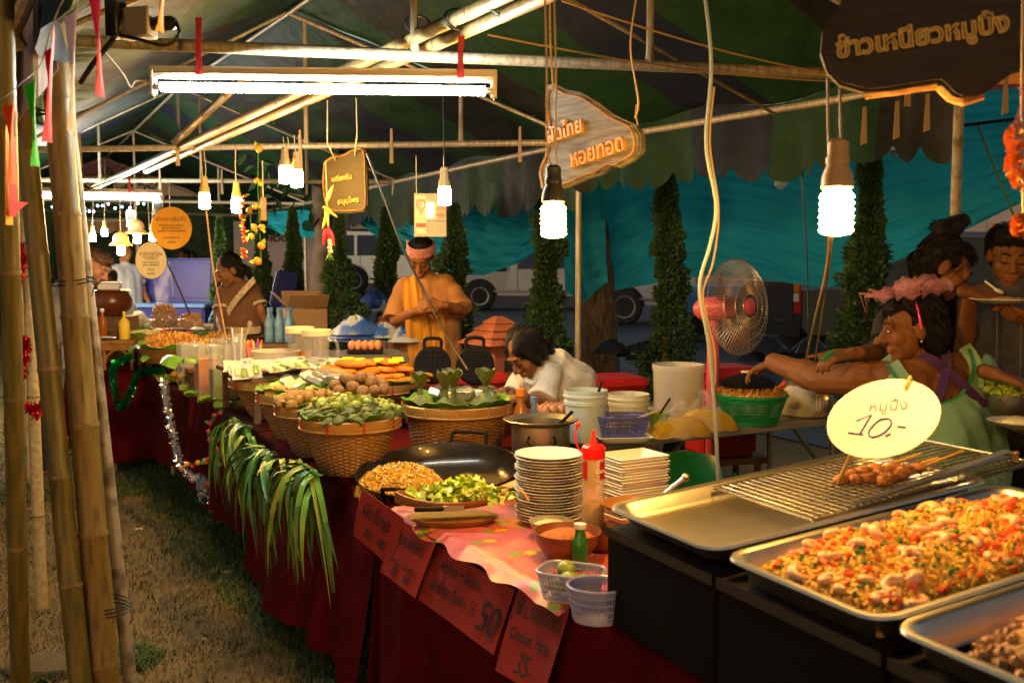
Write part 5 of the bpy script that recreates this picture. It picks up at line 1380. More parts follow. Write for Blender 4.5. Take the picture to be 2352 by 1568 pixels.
# rattan stand with bottles at the far end
c = atz(255, 770, TZ + .004); c = at(248, 765, 7.3); c.z = TZ
r = thing('rattan_stand', 'low arched rattan stand carrying the bottles', 'stand', c)
M = T(c) @ rz(.15)
MB(M).box((0, 0, .2), (.42, .3, .03)).build('top', 'rattan', r, bevel=.006)
MB(M).box((0, -.145, .165), (.4, .012, .04)).build('woven_apron', 'rattan', r)
for x in (-.19, 0, .19):
    for y in (-.13, .13): MB(M).tube([(x, y, .19), (x, y, 0)], .013, 8).build('leg', 'rattan', r)
for x in (-.095, .095): MB(M).tube([(x + .085 * math.cos(a), -.135, .06 + .085 * math.sin(a)) for a in [PI * i / 10 for i in range(11)]], .008, 6).build('arch', 'rattan', r)
ST = c + Vector((0, 0, .217))
def bottle(name, label, p, r_, h, m, cap, group=None, neck=.4, cat='bottle'):
    b = thing(name, label, cat, p, group)
    MB(T(p)).lathe([(r_ * .9, 0), (r_, .006), (r_, h * .58), (r_ * .85, h * .66), (r_ * neck, h * .8), (r_ * neck, h * .92)], n=14).build('glass', m, b)
    MB(T(p)).lathe([(r_ * neck * 1.2, h * .9), (r_ * neck * 1.2, h), (r_ * neck * .8, h * 1.01)], n=12).build('cap', cap, b)
    return b
for i, (dx, dy) in enumerate(((-.14, -.02), (-.085, -.04), (-.03, -.02), (-.11, .05))):
    bottle('sauce_bottle', ('amber sauce bottle nearest the steel post on the rattan stand', 'amber sauce bottle with white cap in the middle of three', 'amber sauce bottle nearest the foam box', 'amber sauce bottle standing behind the other three')[i], ST + Vector((dx, dy, 0)), .032, .22, 'amber', 'foam_white', 'amber bottles on the rattan stand')
b = bottle('squeeze_bottle', 'yellow cone squeeze bottle on the rattan stand', ST + Vector((.14, -.05, 0)), .04, .2, 'flower_yellow', 'flower_yellow', neck=.25)
c = at(252, 690, 7.8); r = thing('brown_pot', 'big brown earthen pot under the white foam box', 'pot', c)
MB(T(c)).lathe([(.1, -.12), (.16, -.05), (.17, 0), (.14, .06), (.16, .08), (.13, .08), (.12, .05)], n=22).build('bowl', 'sauce_brown', r)
c = at(252, 658, 7.75); r = thing('foam_box', 'white foam takeaway box on the brown pot', 'box', c)
MB(T(c) @ rz(.2)).box((0, 0, 0), (.16, .12, .05)).build('base', 'foam_white', r, bevel=.008); MB(T(c) @ rz(.2)).box((0, 0, .03), (.165, .125, .012)).build('lid', 'foam_white', r, bevel=.004)
c = ST + Vector((.02, -.1, 0)); r = thing('foil_plate', 'crumpled foil plate on the rattan stand', 'plate', c)
MB(T(c)).lathe([(.001, .004), (.07, .004), (.085, .018), (.08, .02), (.001, .012)], n=18, sy=.6).build('foil', 'steel', r); MB(T(c)).ball((0, 0, .015), (.06, .035, .012), 12, 6, jit=.2).build('crumple', 'foam_white', r, ang=10)
# ================================================================ the big pan, lettuce dish, plates
PC = at(1008, 1082, 3.45)
Mp = T(PC) @ Matrix.Rotation(math.radians(7), 4, 'X') @ Matrix.Rotation(math.radians(-3), 4, 'Y')
pan = thing('frying_pan', 'huge flat iron frying pan of noodles with black loop handle', 'pan', (PC.x, PC.y, TZ))
RP = .285
MB(Mp).lathe([(.001, -.07), (RP * .8, -.065), (RP * .95, -.03), (RP, .012), (RP * 1.012, .014), (RP * 1.0, .006), (RP * .96, -.036), (RP * .8, -.073), (.001, -.078)], n=64).build('pan_body', 'wok_iron', pan)
hc = math.radians(248)
hx = Vector((math.cos(hc), math.sin(hc), 0)); hy = Vector((-math.sin(hc), math.cos(hc), 0))
for hc in (math.radians(252), math.radians(72)):
    hx = Vector((math.cos(hc), math.sin(hc), 0)); hy = Vector((-math.sin(hc), math.cos(hc), 0))
    MB(Mp).tube(smooth_path([hx * RP - hy * .07 + Vector((0, 0, -.02)), hx * (RP + .02) - hy * .068 + Vector((0, 0, .03)), hx * (RP + .03) - hy * .055 + Vector((0, 0, .045)), hx * (RP + .03) + hy * .055 + Vector((0, 0, .045)), hx * (RP + .02) + hy * .068 + Vector((0, 0, .03)), hx * RP + hy * .07 + Vector((0, 0, -.02))], 4), .0065, 8).build('loop_handle', 'iron_black', pan)
# burner stand below the pan, red painted skirt
bs = thing('burner_stand', 'red painted metal burner stand under the big pan', 'stand', (PC.x, PC.y, TZ))
def skirt(i, j):
    a = math.radians(150 + 130 * i); q = RP * (.97 - .05 * j)
    return Vector((PC.x + q * math.cos(a), PC.y + q * math.sin(a), PC.z - .075 - .0 * i - j * (PC.z - .075 - TZ - .01)))
MB().grid(skirt, 20, 3).build('red_skirt', 'red_paint', bs, solid=.003)
for a in (20, 110, 200, 290): MB().tube([(PC.x + .2 * math.cos(math.radians(a)), PC.y + .2 * math.sin(math.radians(a)), PC.z - .085), (PC.x + .21 * math.cos(math.radians(a)), PC.y + .21 * math.sin(math.radians(a)), TZ)], .01, 8).build('leg', 'iron_black', bs)
NP = Mp @ Vector((-.13, -.06, -.06))
heap('fried_noodles', 'golden mound of fried noodles and egg at one side of the big pan', 'noodles', NP, .155, .15, .105, 'noodle', 2200, .0075, 'bits', 21)
heap('noodle_trail', 'lower spread of noodles and greens in front of the loop handle', 'noodles', Mp @ Vector((.02, -.16, -.055)), .15, .075, .045, 'noodle', 900, .0065, 'bits', 22)
rr = random.Random(5)
mbs = MB(T(NP)); mbg = MB(T(NP)); mbc = MB(T(NP))
for _ in range(120):
    a, q = rr.uniform(0, 6.28), math.sqrt(rr.random()); x, y = .15 * q * math.cos(a), .145 * q * math.sin(a); z = .106 * math.sqrt(max(0, 1 - q * q)) + .003
    d = Vector((rr.uniform(-1, 1), rr.uniform(-1, 1), rr.uniform(-.3, .5))).normalized()
    (mbs if rr.random() < .55 else mbg).tube([Vector((x, y, z)) - d * .011, Vector((x, y, z)) + Vector((0, 0, .003)), Vector((x, y, z)) + d * .011], .0016, 5)
o = mbs.build('bean_sprouts', 'sprout', loc=NP); tag(o, 'pale bean sprouts strewn over the fried noodles', 'sprouts', kind='stuff')
o = mbg.build('chopped_chives', 'herb', loc=NP); tag(o, 'chopped green chives strewn over the fried noodles', 'herbs', kind='stuff')
# wooden boat dish with lettuce
c = atz(1040, 1180, TZ + .03); a = ROWA * .4
r = thing('boat_dish', 'pointed brown wooden boat dish of lettuce on a wooden plate', 'dish', c)
M = T(c) @ rz(.18)
def boat(i, j):
    x = (i - .5) * 2; w = .085 * max(0., 1 - abs(x) ** 2.2) ** .6
    ang = PI * j
    return Vector((x * .172, -math.cos(ang) * w, .018 + .022 * x * x + .035 * (1 - math.sin(ang))))
MB(M).grid(boat, 28, 14).build('hull', 'clay', r, solid=.006)
MB(T(c)).lathe([(.1, -.022), (.115, -.01), (.12, -.006), (.105, -.006), (.001, -.01)], n=30, sx=1.15, sy=.7).build('under_plate', 'clay', r)
LC = c + Vector((.03, 0, .055))
mbl = MB(T(LC)); rr = random.Random(9)
for _ in range(230):
    x, y = rr.gauss(0, .06), rr.gauss(0, .03); z = .045 * math.exp(-(x / .08) ** 2 - (y / .05) ** 2) * rr.uniform(.3, 1.1)
    Mq = T((x, y, z)) @ Euler((rr.uniform(-.9, .9), rr.uniform(-.9, .9), rr.uniform(0, 6))).to_matrix().to_4x4(); s = rr.uniform(.012, .026)
    mbl.grid(lambda i, j: Mq @ Vector(((i - .5) * 2 * s, (j - .5) * 2 * s * (.6 + .4 * i), .006 * math.sin(i * 7 + j * 5) + .005 * math.sin(j * 11))), 3, 3)
o = mbl.build('shredded_lettuce', 'lettuce', loc=LC); tag(o, 'heap of shredded yellow-green lettuce in the boat dish', 'lettuce', kind='stuff')
c2 = atz(985, 1165, TZ + .075); r = thing('knife_handle', 'black knife handle resting on the boat dish', 'knife', c2)
MB(T(c2) @ rz(.1)).box((0, -.02, 0), (.085, .016, .013)).build('grip', 'iron_black', r, bevel=.004); MB(T(c2) @ rz(.1)).box((.07, -.02, 0), (.06, .002, .016)).build('blade', 'steel', r)
c2 = at(1172, 1115, 3.2); r = thing('wooden_spatula', 'wooden spatula resting on the pan rim by the plates', 'spatula', c2)
MB(T(c2) @ rz(.5)).box((.0, 0, 0), (.1, .05, .008), (0, -.25, 0)).build('blade', 'stick', r, bevel=.003); MB(T(c2) @ rz(.5)).tube([(.04, 0, .01), (.2, 0, .06)], .008, 8).build('handle', 'stick', r)
# stack of round foam plates: every plate its own thing
c = atz(1262, 1196, TZ + .01); dz = .0086
def plate():
    mb = MB(); mb.lathe([(.001, 0), (.066, 0), (.078, .008), (.1, .014), (.102, .0165), (.098, .0165), (.076, .011), (.064, .003), (.001, .003)], n=36); o = mb.build('foam_plate', 'foam_white'); o['category'] = 'plate'; return o
pts = [c + Vector((.004 * math.sin(i * 1.7), .003 * math.cos(i * 2.3), i * dz)) for i in range(23)]
first = plate(); first.matrix_local = T(pts[0]); tag(first, 'round white foam plate in the tall stack beside the pan', 'plate', 'round foam plates in the stack')
for i, p in enumerate(pts[1:]): dup(first, T(p) @ rz(i * .7), 'round white foam plate in the tall stack beside the pan')
# stack of rectangular foam boxes
c = atz(1455, 1215, TZ + .01); c = at(1452, 1200, 2.95); c.z = TZ + .008
def ftray():
    mb = MB()
    mb.grid(lambda i, j: Vector(((i - .5) * .17, (j - .5) * .13, .03 * max(abs(i - .5) * 2, abs(j - .5) * 2) ** 5)), 16, 14)
    o = mb.build('foam_container', 'foam_white', solid=.003, ang=50); o['category'] = 'foam tray'; return o
first = ftray(); Mb = rz(.5)
first.matrix_local = T(c) @ Mb; tag(first, 'rectangular white foam tray in the stack behind the sauce bottle', 'foam tray', 'rectangular foam trays in the stack')
for i in range(1, 22): dup(first, T(c + Vector((.003 * math.sin(i * 2.1), .003 * math.sin(i * 1.3), i * .0082))) @ Mb @ rz(.02 * math.sin(i * 3)), 'rectangular white foam tray in the stack behind the sauce bottle')
# squeeze bottle with red cap
c = atz(1363, 1250, TZ + .006); c = at(1362, 1235, 2.7); c.z = TZ + .004
r = thing('squeeze_bottle', 'clear squeeze bottle of brown sauce with red nozzle cap', 'bottle', c); M = T(c)
hb = (at(1362, 1048, 2.7).z - c.z)
MB(M).lathe([(.029, 0), (.031, .004), (.0305, hb * .5), (.028, hb * .55), (.0305, hb * .62), (.0305, hb)], n=22).build('bottle_wall', 'sauce_clear', r)
MB(M).lathe([(.0275, .003), (.029, .006), (.0285, hb * .49), (.001, hb * .49)], n=20).build('sauce', 'sauce_brown', r)
MB(M).lathe([(.032, hb - .004), (.0325, hb + .026), (.026, hb + .032), (.012, hb + .034), (.008, hb + .045), (.0045, hb + .07)], n=22).build('cap', 'red_bright', r)
MB(M).tube(smooth_path([(-.03, 0, hb + .01), (-.045, 0, hb + .03), (-.05, 0, hb + .06), (-.042, 0, hb + .085)]), .0025, 6).build('cap_string', 'red_bright', r)
MB(M).ball((-.042, 0, hb + .088), .008, 8, 6).build('nozzle_plug', 'red_bright', r)
for a0 in (-.15, -2.05):
    mb = MB(M); mb.grid(lambda i, j: Vector((.0315 * math.cos(a0 - .95 + .8 * i), .0315 * math.sin(a0 - .95 + .8 * i), hb * (.76 + .2 * j))), 8, 2)
    mb.build('red_label', 'red_plastic', r)
text('label_print', 'Cam', .017, M @ T((.0175, -.029, hb * .86)) @ rz(.5), 'foam_white', r, .0004)
# bowls
def bowl(name, label, c, r_, h, m, fill=None, n=28, cat='bowl', facets=False):
    b = thing(name, label, cat, c); nn = 10 if facets else n
    MB(T(c)).lathe([(r_ * .5, 0), (r_ * .62, .006), (r_ * .9, h * .6), (r_, h), (r_ * .95, h), (r_ * .84, h * .6), (r_ * .55, .012), (.001, .012)], n=n).build('bowl_wall', m, b, ang=50)
    if fill: MB(T(c)).lathe([(.001, h * 1.02), (r_ * .4, h * .98), (r_ * .75, h * .82), (r_ * .86, h * .72)], n=20).build('contents', fill, b)
    return b
b = bowl('grey_bowl', 'shallow grey bowl with a wooden spoon before the plate stack', atz(1266, 1235, TZ + .008), .062, .05, 'table_top', 'sprout')
MB().tube([at(1215, 1150, 2.78), at(1204, 1132, 2.78), at(1196, 1125, 2.8)], .004, 6).build('wooden_spoon', 'stick', b)
bowl('wooden_bowl', 'dark wooden bowl of ground chili beside the black carton', atz(1302, 1282, TZ + .008), .09, .075, 'bowl_wood', 'chili')
bowl('small_wooden_bowl', 'half hidden wooden bowl behind the black carton', atz(1385, 1262, TZ + .008), .06, .06, 'bowl_wood')
bowl('yellow_dish', 'yellow rimmed dish behind the metal grill tray', at(1450, 1180, 2.6), .08, .03, 'clay')
bottle('small_bottle', 'small green bottle with white cap beside the wooden bowl', atz(1332, 1305, TZ + .008), .021, .115, 'bottle_green', 'foam_white', neck=.62)
# lilac plastic mesh baskets
def mesh_basket(name, label, c, w, d, h, m, rot, ribs=14, rows=4, group=None, round_=False, taper=.8, rimr=.004, rimmat=None):
    r = thing(name, label, 'basket', c, group); M = T(c) @ rz(rot)
    def ringpt(a, f):
        e = 4 if not round_ else 2
        ca, sa = math.cos(a), math.sin(a); q = (abs(ca) ** e + abs(sa) ** e) ** (-1 / e); k = taper + (1 - taper) * f
        return Vector((w / 2 * ca * q * k, d / 2 * sa * q * k, h * f))
    N_ = 40
    MB(M).tube([ringpt(2 * PI * i / N_, 1) for i in range(N_)], rimr, 6, closed=True).build('rim', rimmat or m, r)
    mb = MB(M); mb.grid(lambda i, j: ringpt(2 * PI * i, .0 + .12 * j), N_, 1); mb.add([ringpt(2 * PI * i / N_, 0) for i in range(N_)], [list(range(N_))]); mb.build('base', m, r)
    lat = MB(M)
    for i in range(ribs * 4):
        a = 2 * PI * i / (ribs * 4); lat.bar(ringpt(a, .05), ringpt(a, 1), .003, .002, up=ringpt(a, 0))
    for k in range(1, rows + 1): lat.tube([ringpt(2 * PI * i / N_, k / (rows + 1)) for i in range(N_)], .0016, 4, closed=True)
    o = lat.build('lattice', m, r); o['kind'] = 'stuff'
    mb = MB(M); mb.grid(lambda i, j: ringpt(2 * PI * i, .82 + .16 * j), N_, 1); mb.build('upper_band', m, r)
    return r
c = atz(1312, 1372, TZ + .008); mesh_basket('mesh_basket', 'pale lilac mesh basket of limes on the pink oilcloth', c, .15, .11, .065, 'lilac_clear', -.4, group='lilac mesh baskets')
proto_copies(one_mesh('lime', 'lime', lambda mb: mb.ball((0, 0, 0), (.024, .021, .021), 12, 8), 'lime'), [c + Vector((x, y, .026 + z)) for x, y, z in ((-.03, .01, 0), (.02, -.015, 0), (.03, .025, 0), (-.01, .03, .03), (-.005, -.02, .02))], 'green lime in the pale lilac basket', 'limes in the lilac basket')
c = atz(1372, 1420, TZ + .008); mesh_basket('mesh_basket', 'round lilac mesh basket half behind the black carton', c, .13, .12, .075, 'lilac_clear', 0, group='lilac mesh baskets', round_=True)
# ================================================================ black cartons and steel trays
TA = Vector((.2, 2.105, .98)); E1 = Vector((.43, -.9, 0)).normalized(); E2 = Vector((.9, .43, 0)).normalized(); TILT = .085
def tr(a, b, z=0.): return TA + E1 * a + E2 * b + Vector((0, 0, TILT * b + z))   # a along the front, b inward
def carton(label, a0, a1, b1, top):
    c = tr((a0 + a1) / 2, b1 / 2); r = thing('black_carton', label, 'carton', (c.x, c.y, TZ), 'black cartons under the trays')
    q = [(a0 + .004, .004), (a1 - .004, .004), (a1 - .004, b1), (a0 + .004, b1)]
    lo = [Vector((*(TA + E1 * a + E2 * b).xy, TZ + .006)) for a, b in q]; hi = [tr(a, b, top) for a, b in q]
    MB().add(lo + hi, [(3, 2, 1, 0), (4, 5, 6, 7), (0, 1, 5, 4), (1, 2, 6, 5), (2, 3, 7, 6), (3, 0, 4, 7)]).build('box', 'carton_black', r, bevel=.004)
    MB().add([hi[0] + Vector((0, 0, .002)) - E2 * .004, hi[1] + Vector((0, 0, .002)) - E2 * .004, hi[1] - E2 * .004 - Vector((0, 0, .018)), hi[0] - E2 * .004 - Vector((0, 0, .018))], [(0, 1, 2, 3)]).build('tape_strip', 'tape_dark', r, solid=.001)
    return r
carton('black carton under the grill tray, next to the oilcloth', -.005, .375, .68, -.045)
carton('black carton under the fried rice tray', .38, .775, .7, -.045)
carton('black carton under the nearest meat tray', .78, 1.25, .7, -.045)
def steel_tray(label, a0, a1, b0, b1, depth, m='steel'):
    c = tr((a0 + a1) / 2, (b0 + b1) / 2); r = thing('steel_tray', label, 'tray', c, 'rectangular steel food trays')
    ca, cb, ha, hb = (a0 + a1) / 2, (b0 + b1) / 2, (a1 - a0) / 2, (b1 - b0) / 2
    def ring(off, z, rad, n=8):
        pts = []
        for k, (sa, sb) in enumerate(((1, 1), (-1, 1), (-1, -1), (1, -1))):
            for i in range(n + 1):
                t = PI / 2 * (k + i / n)
                pts.append((ca + sa * (ha + off - rad) + rad * math.cos(t), cb + sb * (hb + off - rad) + rad * math.sin(t), z))
        return [tr(*p) for p in pts]
    prof = [(-.002, -.006, .045), (.004, -.002, .048), (.002, .003, .047), (-.008, .003, .042), (-.014, -.002, .038), (-.024, -depth + .012, .034), (-.034, -depth, .03)]
    rings = [ring(*p) for p in prof]; n = len(rings[0]); vs = [p for g in rings for p in g]
    fs = [(i * n + j, i * n + (j + 1) % n, (i + 1) * n + (j + 1) % n, (i + 1) * n + j) for i in range(len(rings) - 1) for j in range(n)]
    fs.append([(len(rings) - 1) * n + j for j in range(n)])
    MB().add(vs, fs).build('pan', m, r, ang=60)
    return r
gt = steel_tray('long steel grill tray with a wire rack and skewers', .0, .37, .0, .72, .035)
rt = steel_tray('steel tray heaped with shrimp fried rice', .4, .765, .0, .70, .05)
mt = steel_tray('nearest steel tray of minced meat in the corner', .785, 1.15, .0, .66, .05)
# wire rack on the grill tray
rk = thing('wire_rack', 'fine wire grilling rack lying on the grill tray', 'rack', tr(.2, .45), None)
mb = MB()
for i in range(15):
    a = .03 + .31 * i / 14; mb.tube([tr(a, .26, -.004), tr(a, .88, .002)], .0016 if i % 7 else .003, 5)
for j in range(32):
    b = .26 + .62 * j / 31; mb.tube([tr(.03, b, -.001), tr(.34, b, -.001)], .0014, 5)
o = mb.build('wire_mesh', 'steel_old', rk); o['kind'] = 'stuff'
MB().tube([tr(.03, .26, 0), tr(.34, .26, 0), tr(.34, .88, .006), tr(.03, .88, .006)], .003, 6, closed=True).build('frame', 'steel_old', rk)
def skewer(label, a, b, ang, L_, seed):
    p = tr(a, b, .012); r = thing('pork_skewer', label, 'skewer', p, 'grilled pork skewers'); rr = random.Random(seed)
    d = (E2 * math.cos(ang) + E1 * math.sin(ang)); d.z = TILT + .06; s = Vector((-d.y, d.x, 0)).normalized()
    MB().tube([p - d * .06, p + d * L_], .0032, 6).build('stick', 'stick', r)
    for k in range(6):
        q = p + d * (-.05 + .022 * k) + s * rr.uniform(-.006, .006) + Vector((0, 0, rr.uniform(-.002, .005)))
        MB().ball(q, (.017, .02, .012), 10, 7, rz(rr.uniform(0, 3)), jit=.14).build('meat_piece', 'meat', r, ang=60)
skewer('grilled pork skewer farthest along the rack', .19, .52, -.05, .2, 1)
skewer('middle grilled pork skewer on the rack', .225, .54, .02, .18, 2)
skewer('grilled pork skewer nearest the tongs', .25, .58, -.1, .22, 3)
# tongs lying between the trays
r = thing('steel_tongs', 'long steel tongs lying across the rack edge', 'tongs', tr(.33, .6))
for z in (.012, .024): MB().add([tr(.335 - .006, .36, .008), tr(.335 + .006, .36, .008), tr(.31 + .012, .84, z + .01), tr(.31 - .012, .84, z + .01)], [(0, 1, 2, 3)]).build('arm', 'steel_old', r, solid=.0015)
MB().tube([tr(.3, .84, .018), tr(.312, .87, .02), tr(.33, .84, .018)], .008, 8).build('hinge', 'bark', r)
r = thing('serving_spoon', 'steel serving handle sticking out behind the foam trays', 'spoon', at(1540, 1120, 2.5))
MB().tube([at(1515, 1145, 2.5), at(1572, 1098, 2.5)], .008, 8).build('handle', 'steel_old', r); MB().ball(at(1575, 1096, 2.5), .011, 8, 6).build('end_loop', 'steel_old', r)
# fried rice: one mass of grains on a mound, with shrimps as things of their own
rr = random.Random(31)
def mound(a, b, a0, a1, b0, b1, h, base):
    x, y = (a - a0) / (a1 - a0) * 2 - 1, (b - b0) / (b1 - b0) * 2 - 1
    e = max(0., 1 - abs(x) ** 3.2) * max(0., 1 - abs(y) ** 4)
    return base + h * e ** .55 + (.007 * math.sin(a * 61 + b * 23) + .006 * math.sin(b * 47 - a * 31)) * e
ra0, ra1, rb0, rb1 = .43, .735, .035, .665
rm = lambda a, b: mound(a, b, ra0, ra1, rb0, rb1, .062, -.038)
mb = MB(); mb.grid(lambda i, j: tr(ra0 + (ra1 - ra0) * i, rb0 + (rb1 - rb0) * j, rm(ra0 + (ra1 - ra0) * i, rb0 + (rb1 - rb0) * j) - .003), 40, 60)
def grain(mb, p, s, l):
    d = Vector((rr.uniform(-1, 1), rr.uniform(-1, 1), rr.uniform(-.5, .8))).normalized(); u = d.orthogonal().normalized(); w = d.cross(u)
    mb.add([p - d * l, p + u * s, p + w * s, p - u * s, p - w * s, p + d * l], [(0, 1, 2), (0, 2, 3), (0, 3, 4), (0, 4, 1), (5, 2, 1), (5, 3, 2), (5, 4, 3), (5, 1, 4)])
for _ in range(11000):
    a, b = rr.uniform(ra0, ra1), rr.uniform(rb0, rb1); grain(mb, tr(a, b, rm(a, b) + rr.uniform(-.002, .005)), rr.uniform(.003, .0046), rr.uniform(.0052, .0085))
o = mb.build('fried_rice', 'rice', loc=tr(.55, .35), ang=80); tag(o, 'golden shrimp fried rice heaped in the middle steel tray', 'rice', kind='stuff')
def bits(name, label, cat, m, n, smin, smax, lift):
    mb = MB()
    for _ in range(n):
        a, b = rr.uniform(ra0 + .01, ra1 - .01), rr.uniform(rb0 + .02, rb1 - .02); s = rr.uniform(smin, smax)
        mb.box(tr(a, b, rm(a, b) + lift), (s, s * rr.uniform(.6, 1), s * rr.uniform(.5, .9)), (rr.uniform(0, 3), rr.uniform(0, 3), rr.uniform(0, 3)))
    o = mb.build(name, m, loc=tr(.55, .35), smooth=False, bevel=.0012); tag(o, label, cat, kind='stuff')
bits('carrot_bits', 'diced carrot and tomato scattered through the fried rice', 'carrot', 'carrot', 260, .008, .015, .005)
bits('herb_bits', 'chopped green onion scattered through the fried rice', 'herbs', 'herb', 220, .006, .011, .005)
def shrimp():
    mb = MB(); P = []; rs = []
    for k in range(9):
        t = k / 8; a = -.4 + 3.6 * t; P.append(Vector((.0135 * math.cos(a), .0135 * math.sin(a), 0))); rs.append(.0115 * (1 - .55 * t) * (.6 if k == 0 else 1))
    mb.tube(P, rs, 10); mb.ball(P[0], .0075, 8, 6)
    d = (P[-1] - P[-2]).normalized()
    mb.add([P[-1], P[-1] + d * .011 + Vector((.006, 0, .003)), P[-1] + d * .013, P[-1] + d * .011 - Vector((.006, 0, .003))], [(0, 1, 2, 3)])
    o = mb.build('shrimp', 'shrimp'); o['category'] = 'shrimp'; return o
sp = []
tries = 0
while len(sp) < 36 and tries < 4000:
    tries += 1
    a, b = rr.uniform(ra0 + .02, ra1 - .01), rb0 + .02 + (rb1 - rb0 - .1) * rr.random() ** 1.5
    p = tr(a, b, rm(a, b) + .005)
    if all((p - q).length > .028 for q in sp): sp.append(p)
proto_copies(shrimp, sp, 'curled pink shrimp lying on the fried rice', 'shrimps on the fried rice', scale=(.85, 1.2))
# minced meat in the nearest tray
ma0, ma1, mb0, mb1 = .85, 1.12, .06, .62
mm = lambda a, b: mound(a, b, ma0, ma1, mb0, mb1, .06, -.04)
mb = MB(); mb.grid(lambda i, j: tr(ma0 + (ma1 - ma0) * i, mb0 + (mb1 - mb0) * j, mm(ma0 + (ma1 - ma0) * i, mb0 + (mb1 - mb0) * j)), 24, 40)
for _ in range(900):
    a, b = rr.uniform(ma0, ma1), rr.uniform(mb0, mb1); mb.ball(tr(a, b, mm(a, b)), (rr.uniform(.006, .012),) * 3, 6, 4, rz(rr.uniform(0, 3)), jit=.2)
o = mb.build('minced_meat', 'meat_pale', loc=tr(.95, .4), ang=50); tag(o, 'crumbly fried minced meat in the nearest tray', 'meat', kind='stuff')
# the plate sign on a stick
c = at(2032, 973, 2.0)
n_ = (Vector((0, 0, CAMZ)) - c).normalized()
r = thing('plate_sign', 'white foam plate price sign on a skewer reading 10', 'sign', c)
Mpl = look(c, -(n_ * .5 + Vector((-.32, -.06, .78)) ), (-.42, -.3, .86))
Mz = Mpl @ Matrix.Rotation(PI / 2, 4, 'X')
MB(Mpl).lathe([(.001, 0), (.074, 0), (.086, -.008), (.108, -.016), (.11, -.019), (.106, -.019), (.084, -.012), (.072, -.004), (.001, -.004)], n=44, M=Matrix.Rotation(-PI / 2, 4, 'X'), sy=.98).build('plate', 'foam_white', r)
text_fit('handwriting', 'หมูปิ้ง', (1997, 950), (2084, 944), c, Mpl, 'ink_violet', r, .0004, hs=1.2)
for ch, st_ in enumerate(([(1968, 971), (2003, 957), (1977, 999)], [(1950, 998), (1984, 1002)], [(2044, 966), (2026, 967), (2008, 980), (1997, 997), (2004, 1008), (2029, 1000), (2048, 980), (2046, 967)], [(2035, 1006), (2047, 1000)], [(2063, 984), (2082, 985)])):
    MB(Mpl).tube(smooth_path([(x, -.006, z) for x, z in px_local(st_, c, Mpl)], 4 if ch == 2 else 1), .0022, 6).build('pen_stroke', 'ink_blue', r)
sk0, sk1 = at(1925, 1108, 2.03), at(2092, 885, 1.985)
lo_, hi_ = [Vector((q[0], 0, q[1])) for q in px_local([(1965, 1035), (2086, 903)], c, Mpl)]
MB().tube([sk0, Mpl @ (lo_ - Vector((0, .012, 0))), Mpl @ (lo_.lerp(hi_, .08) + Vector((0, .012, 0))), Mpl @ (lo_.lerp(hi_, .92) + Vector((0, .012, 0))), Mpl @ (hi_ - Vector((0, .022, 0))), Mpl @ (lo_.lerp(hi_, 1.12) - Vector((0, .03, 0)))], .0034, 6).build('skewer_stick', 'stick', r)
# ================================================================ grey table across, with buckets and pots
GZ = .78
g0 = atz(1372, 1018, GZ); g1 = atz(1975, 953, GZ)
gd = (g1 - g0).normalized(); gn = Vector((-gd.y, gd.x, 0))
def gp(a, b, z=0.): return g0 + gd * a + gn * b + Vector((0, 0, z))
r = thing('folding_table', 'grey folding table with metal legs behind the foam trays', 'table', Vector((g0.x + .7, g0.y + .5, 0)))
out = []
for k, (a, b) in enumerate(((1.78, .56), (.05, .56), (.05, .05), (1.78, .05))):
    for i in range(5):
        t = PI / 2 * (k + i / 4); out.append(gp(a + .05 * math.cos(t), b + .05 * math.sin(t)))
n = len(out)
MB().add([p for p in out] + [p - Vector((0, 0, .032)) for p in out], [list(range(n)), [n + i for i in range(n)][::-1]] + [(i, i + n, (i + 1) % n + n, (i + 1) % n) for i in range(n)]).build('tabletop', 'table_top', r, bevel=.004)
for a in (.28, 1.4):
    for b in (.08, .5): MB().tube([gp(a, b, -.03), gp(a + (.03 if a > 1 else -.03), b, -GZ)], .014, 8).build('leg', 'steel_old', r)
    MB().tube([gp(a, .08, -.45), gp(a, .5, -.45)], .01, 6).build('crossbar', 'steel_old', r)
    MB().tube([gp(a, .1, -.3), gp(a + (.25 if a < 1 else -.25), .1, -.03)], .011, 6).build('brace', 'steel_old', r)
def bucket(label, p, r_, h, m, dirt=None, handle=True, group='lidless white buckets'):
    b = thing('plastic_bucket', label, 'bucket', p, group)
    MB(T(p)).lathe([(r_ * .82, 0), (r_ * .86, .006), (r_ * .96, h * .72), (r_ * 1.02, h * .73), (r_ * 1.02, h * .79), (r_ * .98, h * .8), (r_ * .98, h * .86), (r_ * 1.05, h * .87), (r_ * 1.05, h * .91), (r_, h * .92), (r_ * 1.01, h), (r_ * .96, h), (r_ * .93, h * .8), (r_ * .8, .01), (.001, .01)], n=32).build('pail', m, b, ang=30)
    if handle: MB(T(p)).tube([(r_ * .3, 0, h * .5), (r_ * .75, .02, h * 1.16)], .006, 6).build('ladle_handle', 'iron_black', b)
    return b
mat('bucket_blue', (.42, .5, .5), (.5, .55, .52), ns=9, rough=.35); mat('bucket_cream', (.55, .55, .42), (.45, .42, .3), ns=9, rough=.35)
p = at(1345, 1008, 4.0); p.z = GZ + .002; bucket('pale blue bucket with a black ladle on the grey table', p, .087, .205, 'bucket_blue')
p = gp(.2, .3, .002); p = at(1443, 1000, 4.15); p.z = GZ + .002; bucket('cream bucket with sauce drips next to the pale blue one', p, .086, .17, 'bucket_cream', handle=False)
p = at(1557, 950, 4.45); p.z = GZ + .002
b = thing('tall_container', 'tall frosted plastic container stained yellow inside', 'container', p)
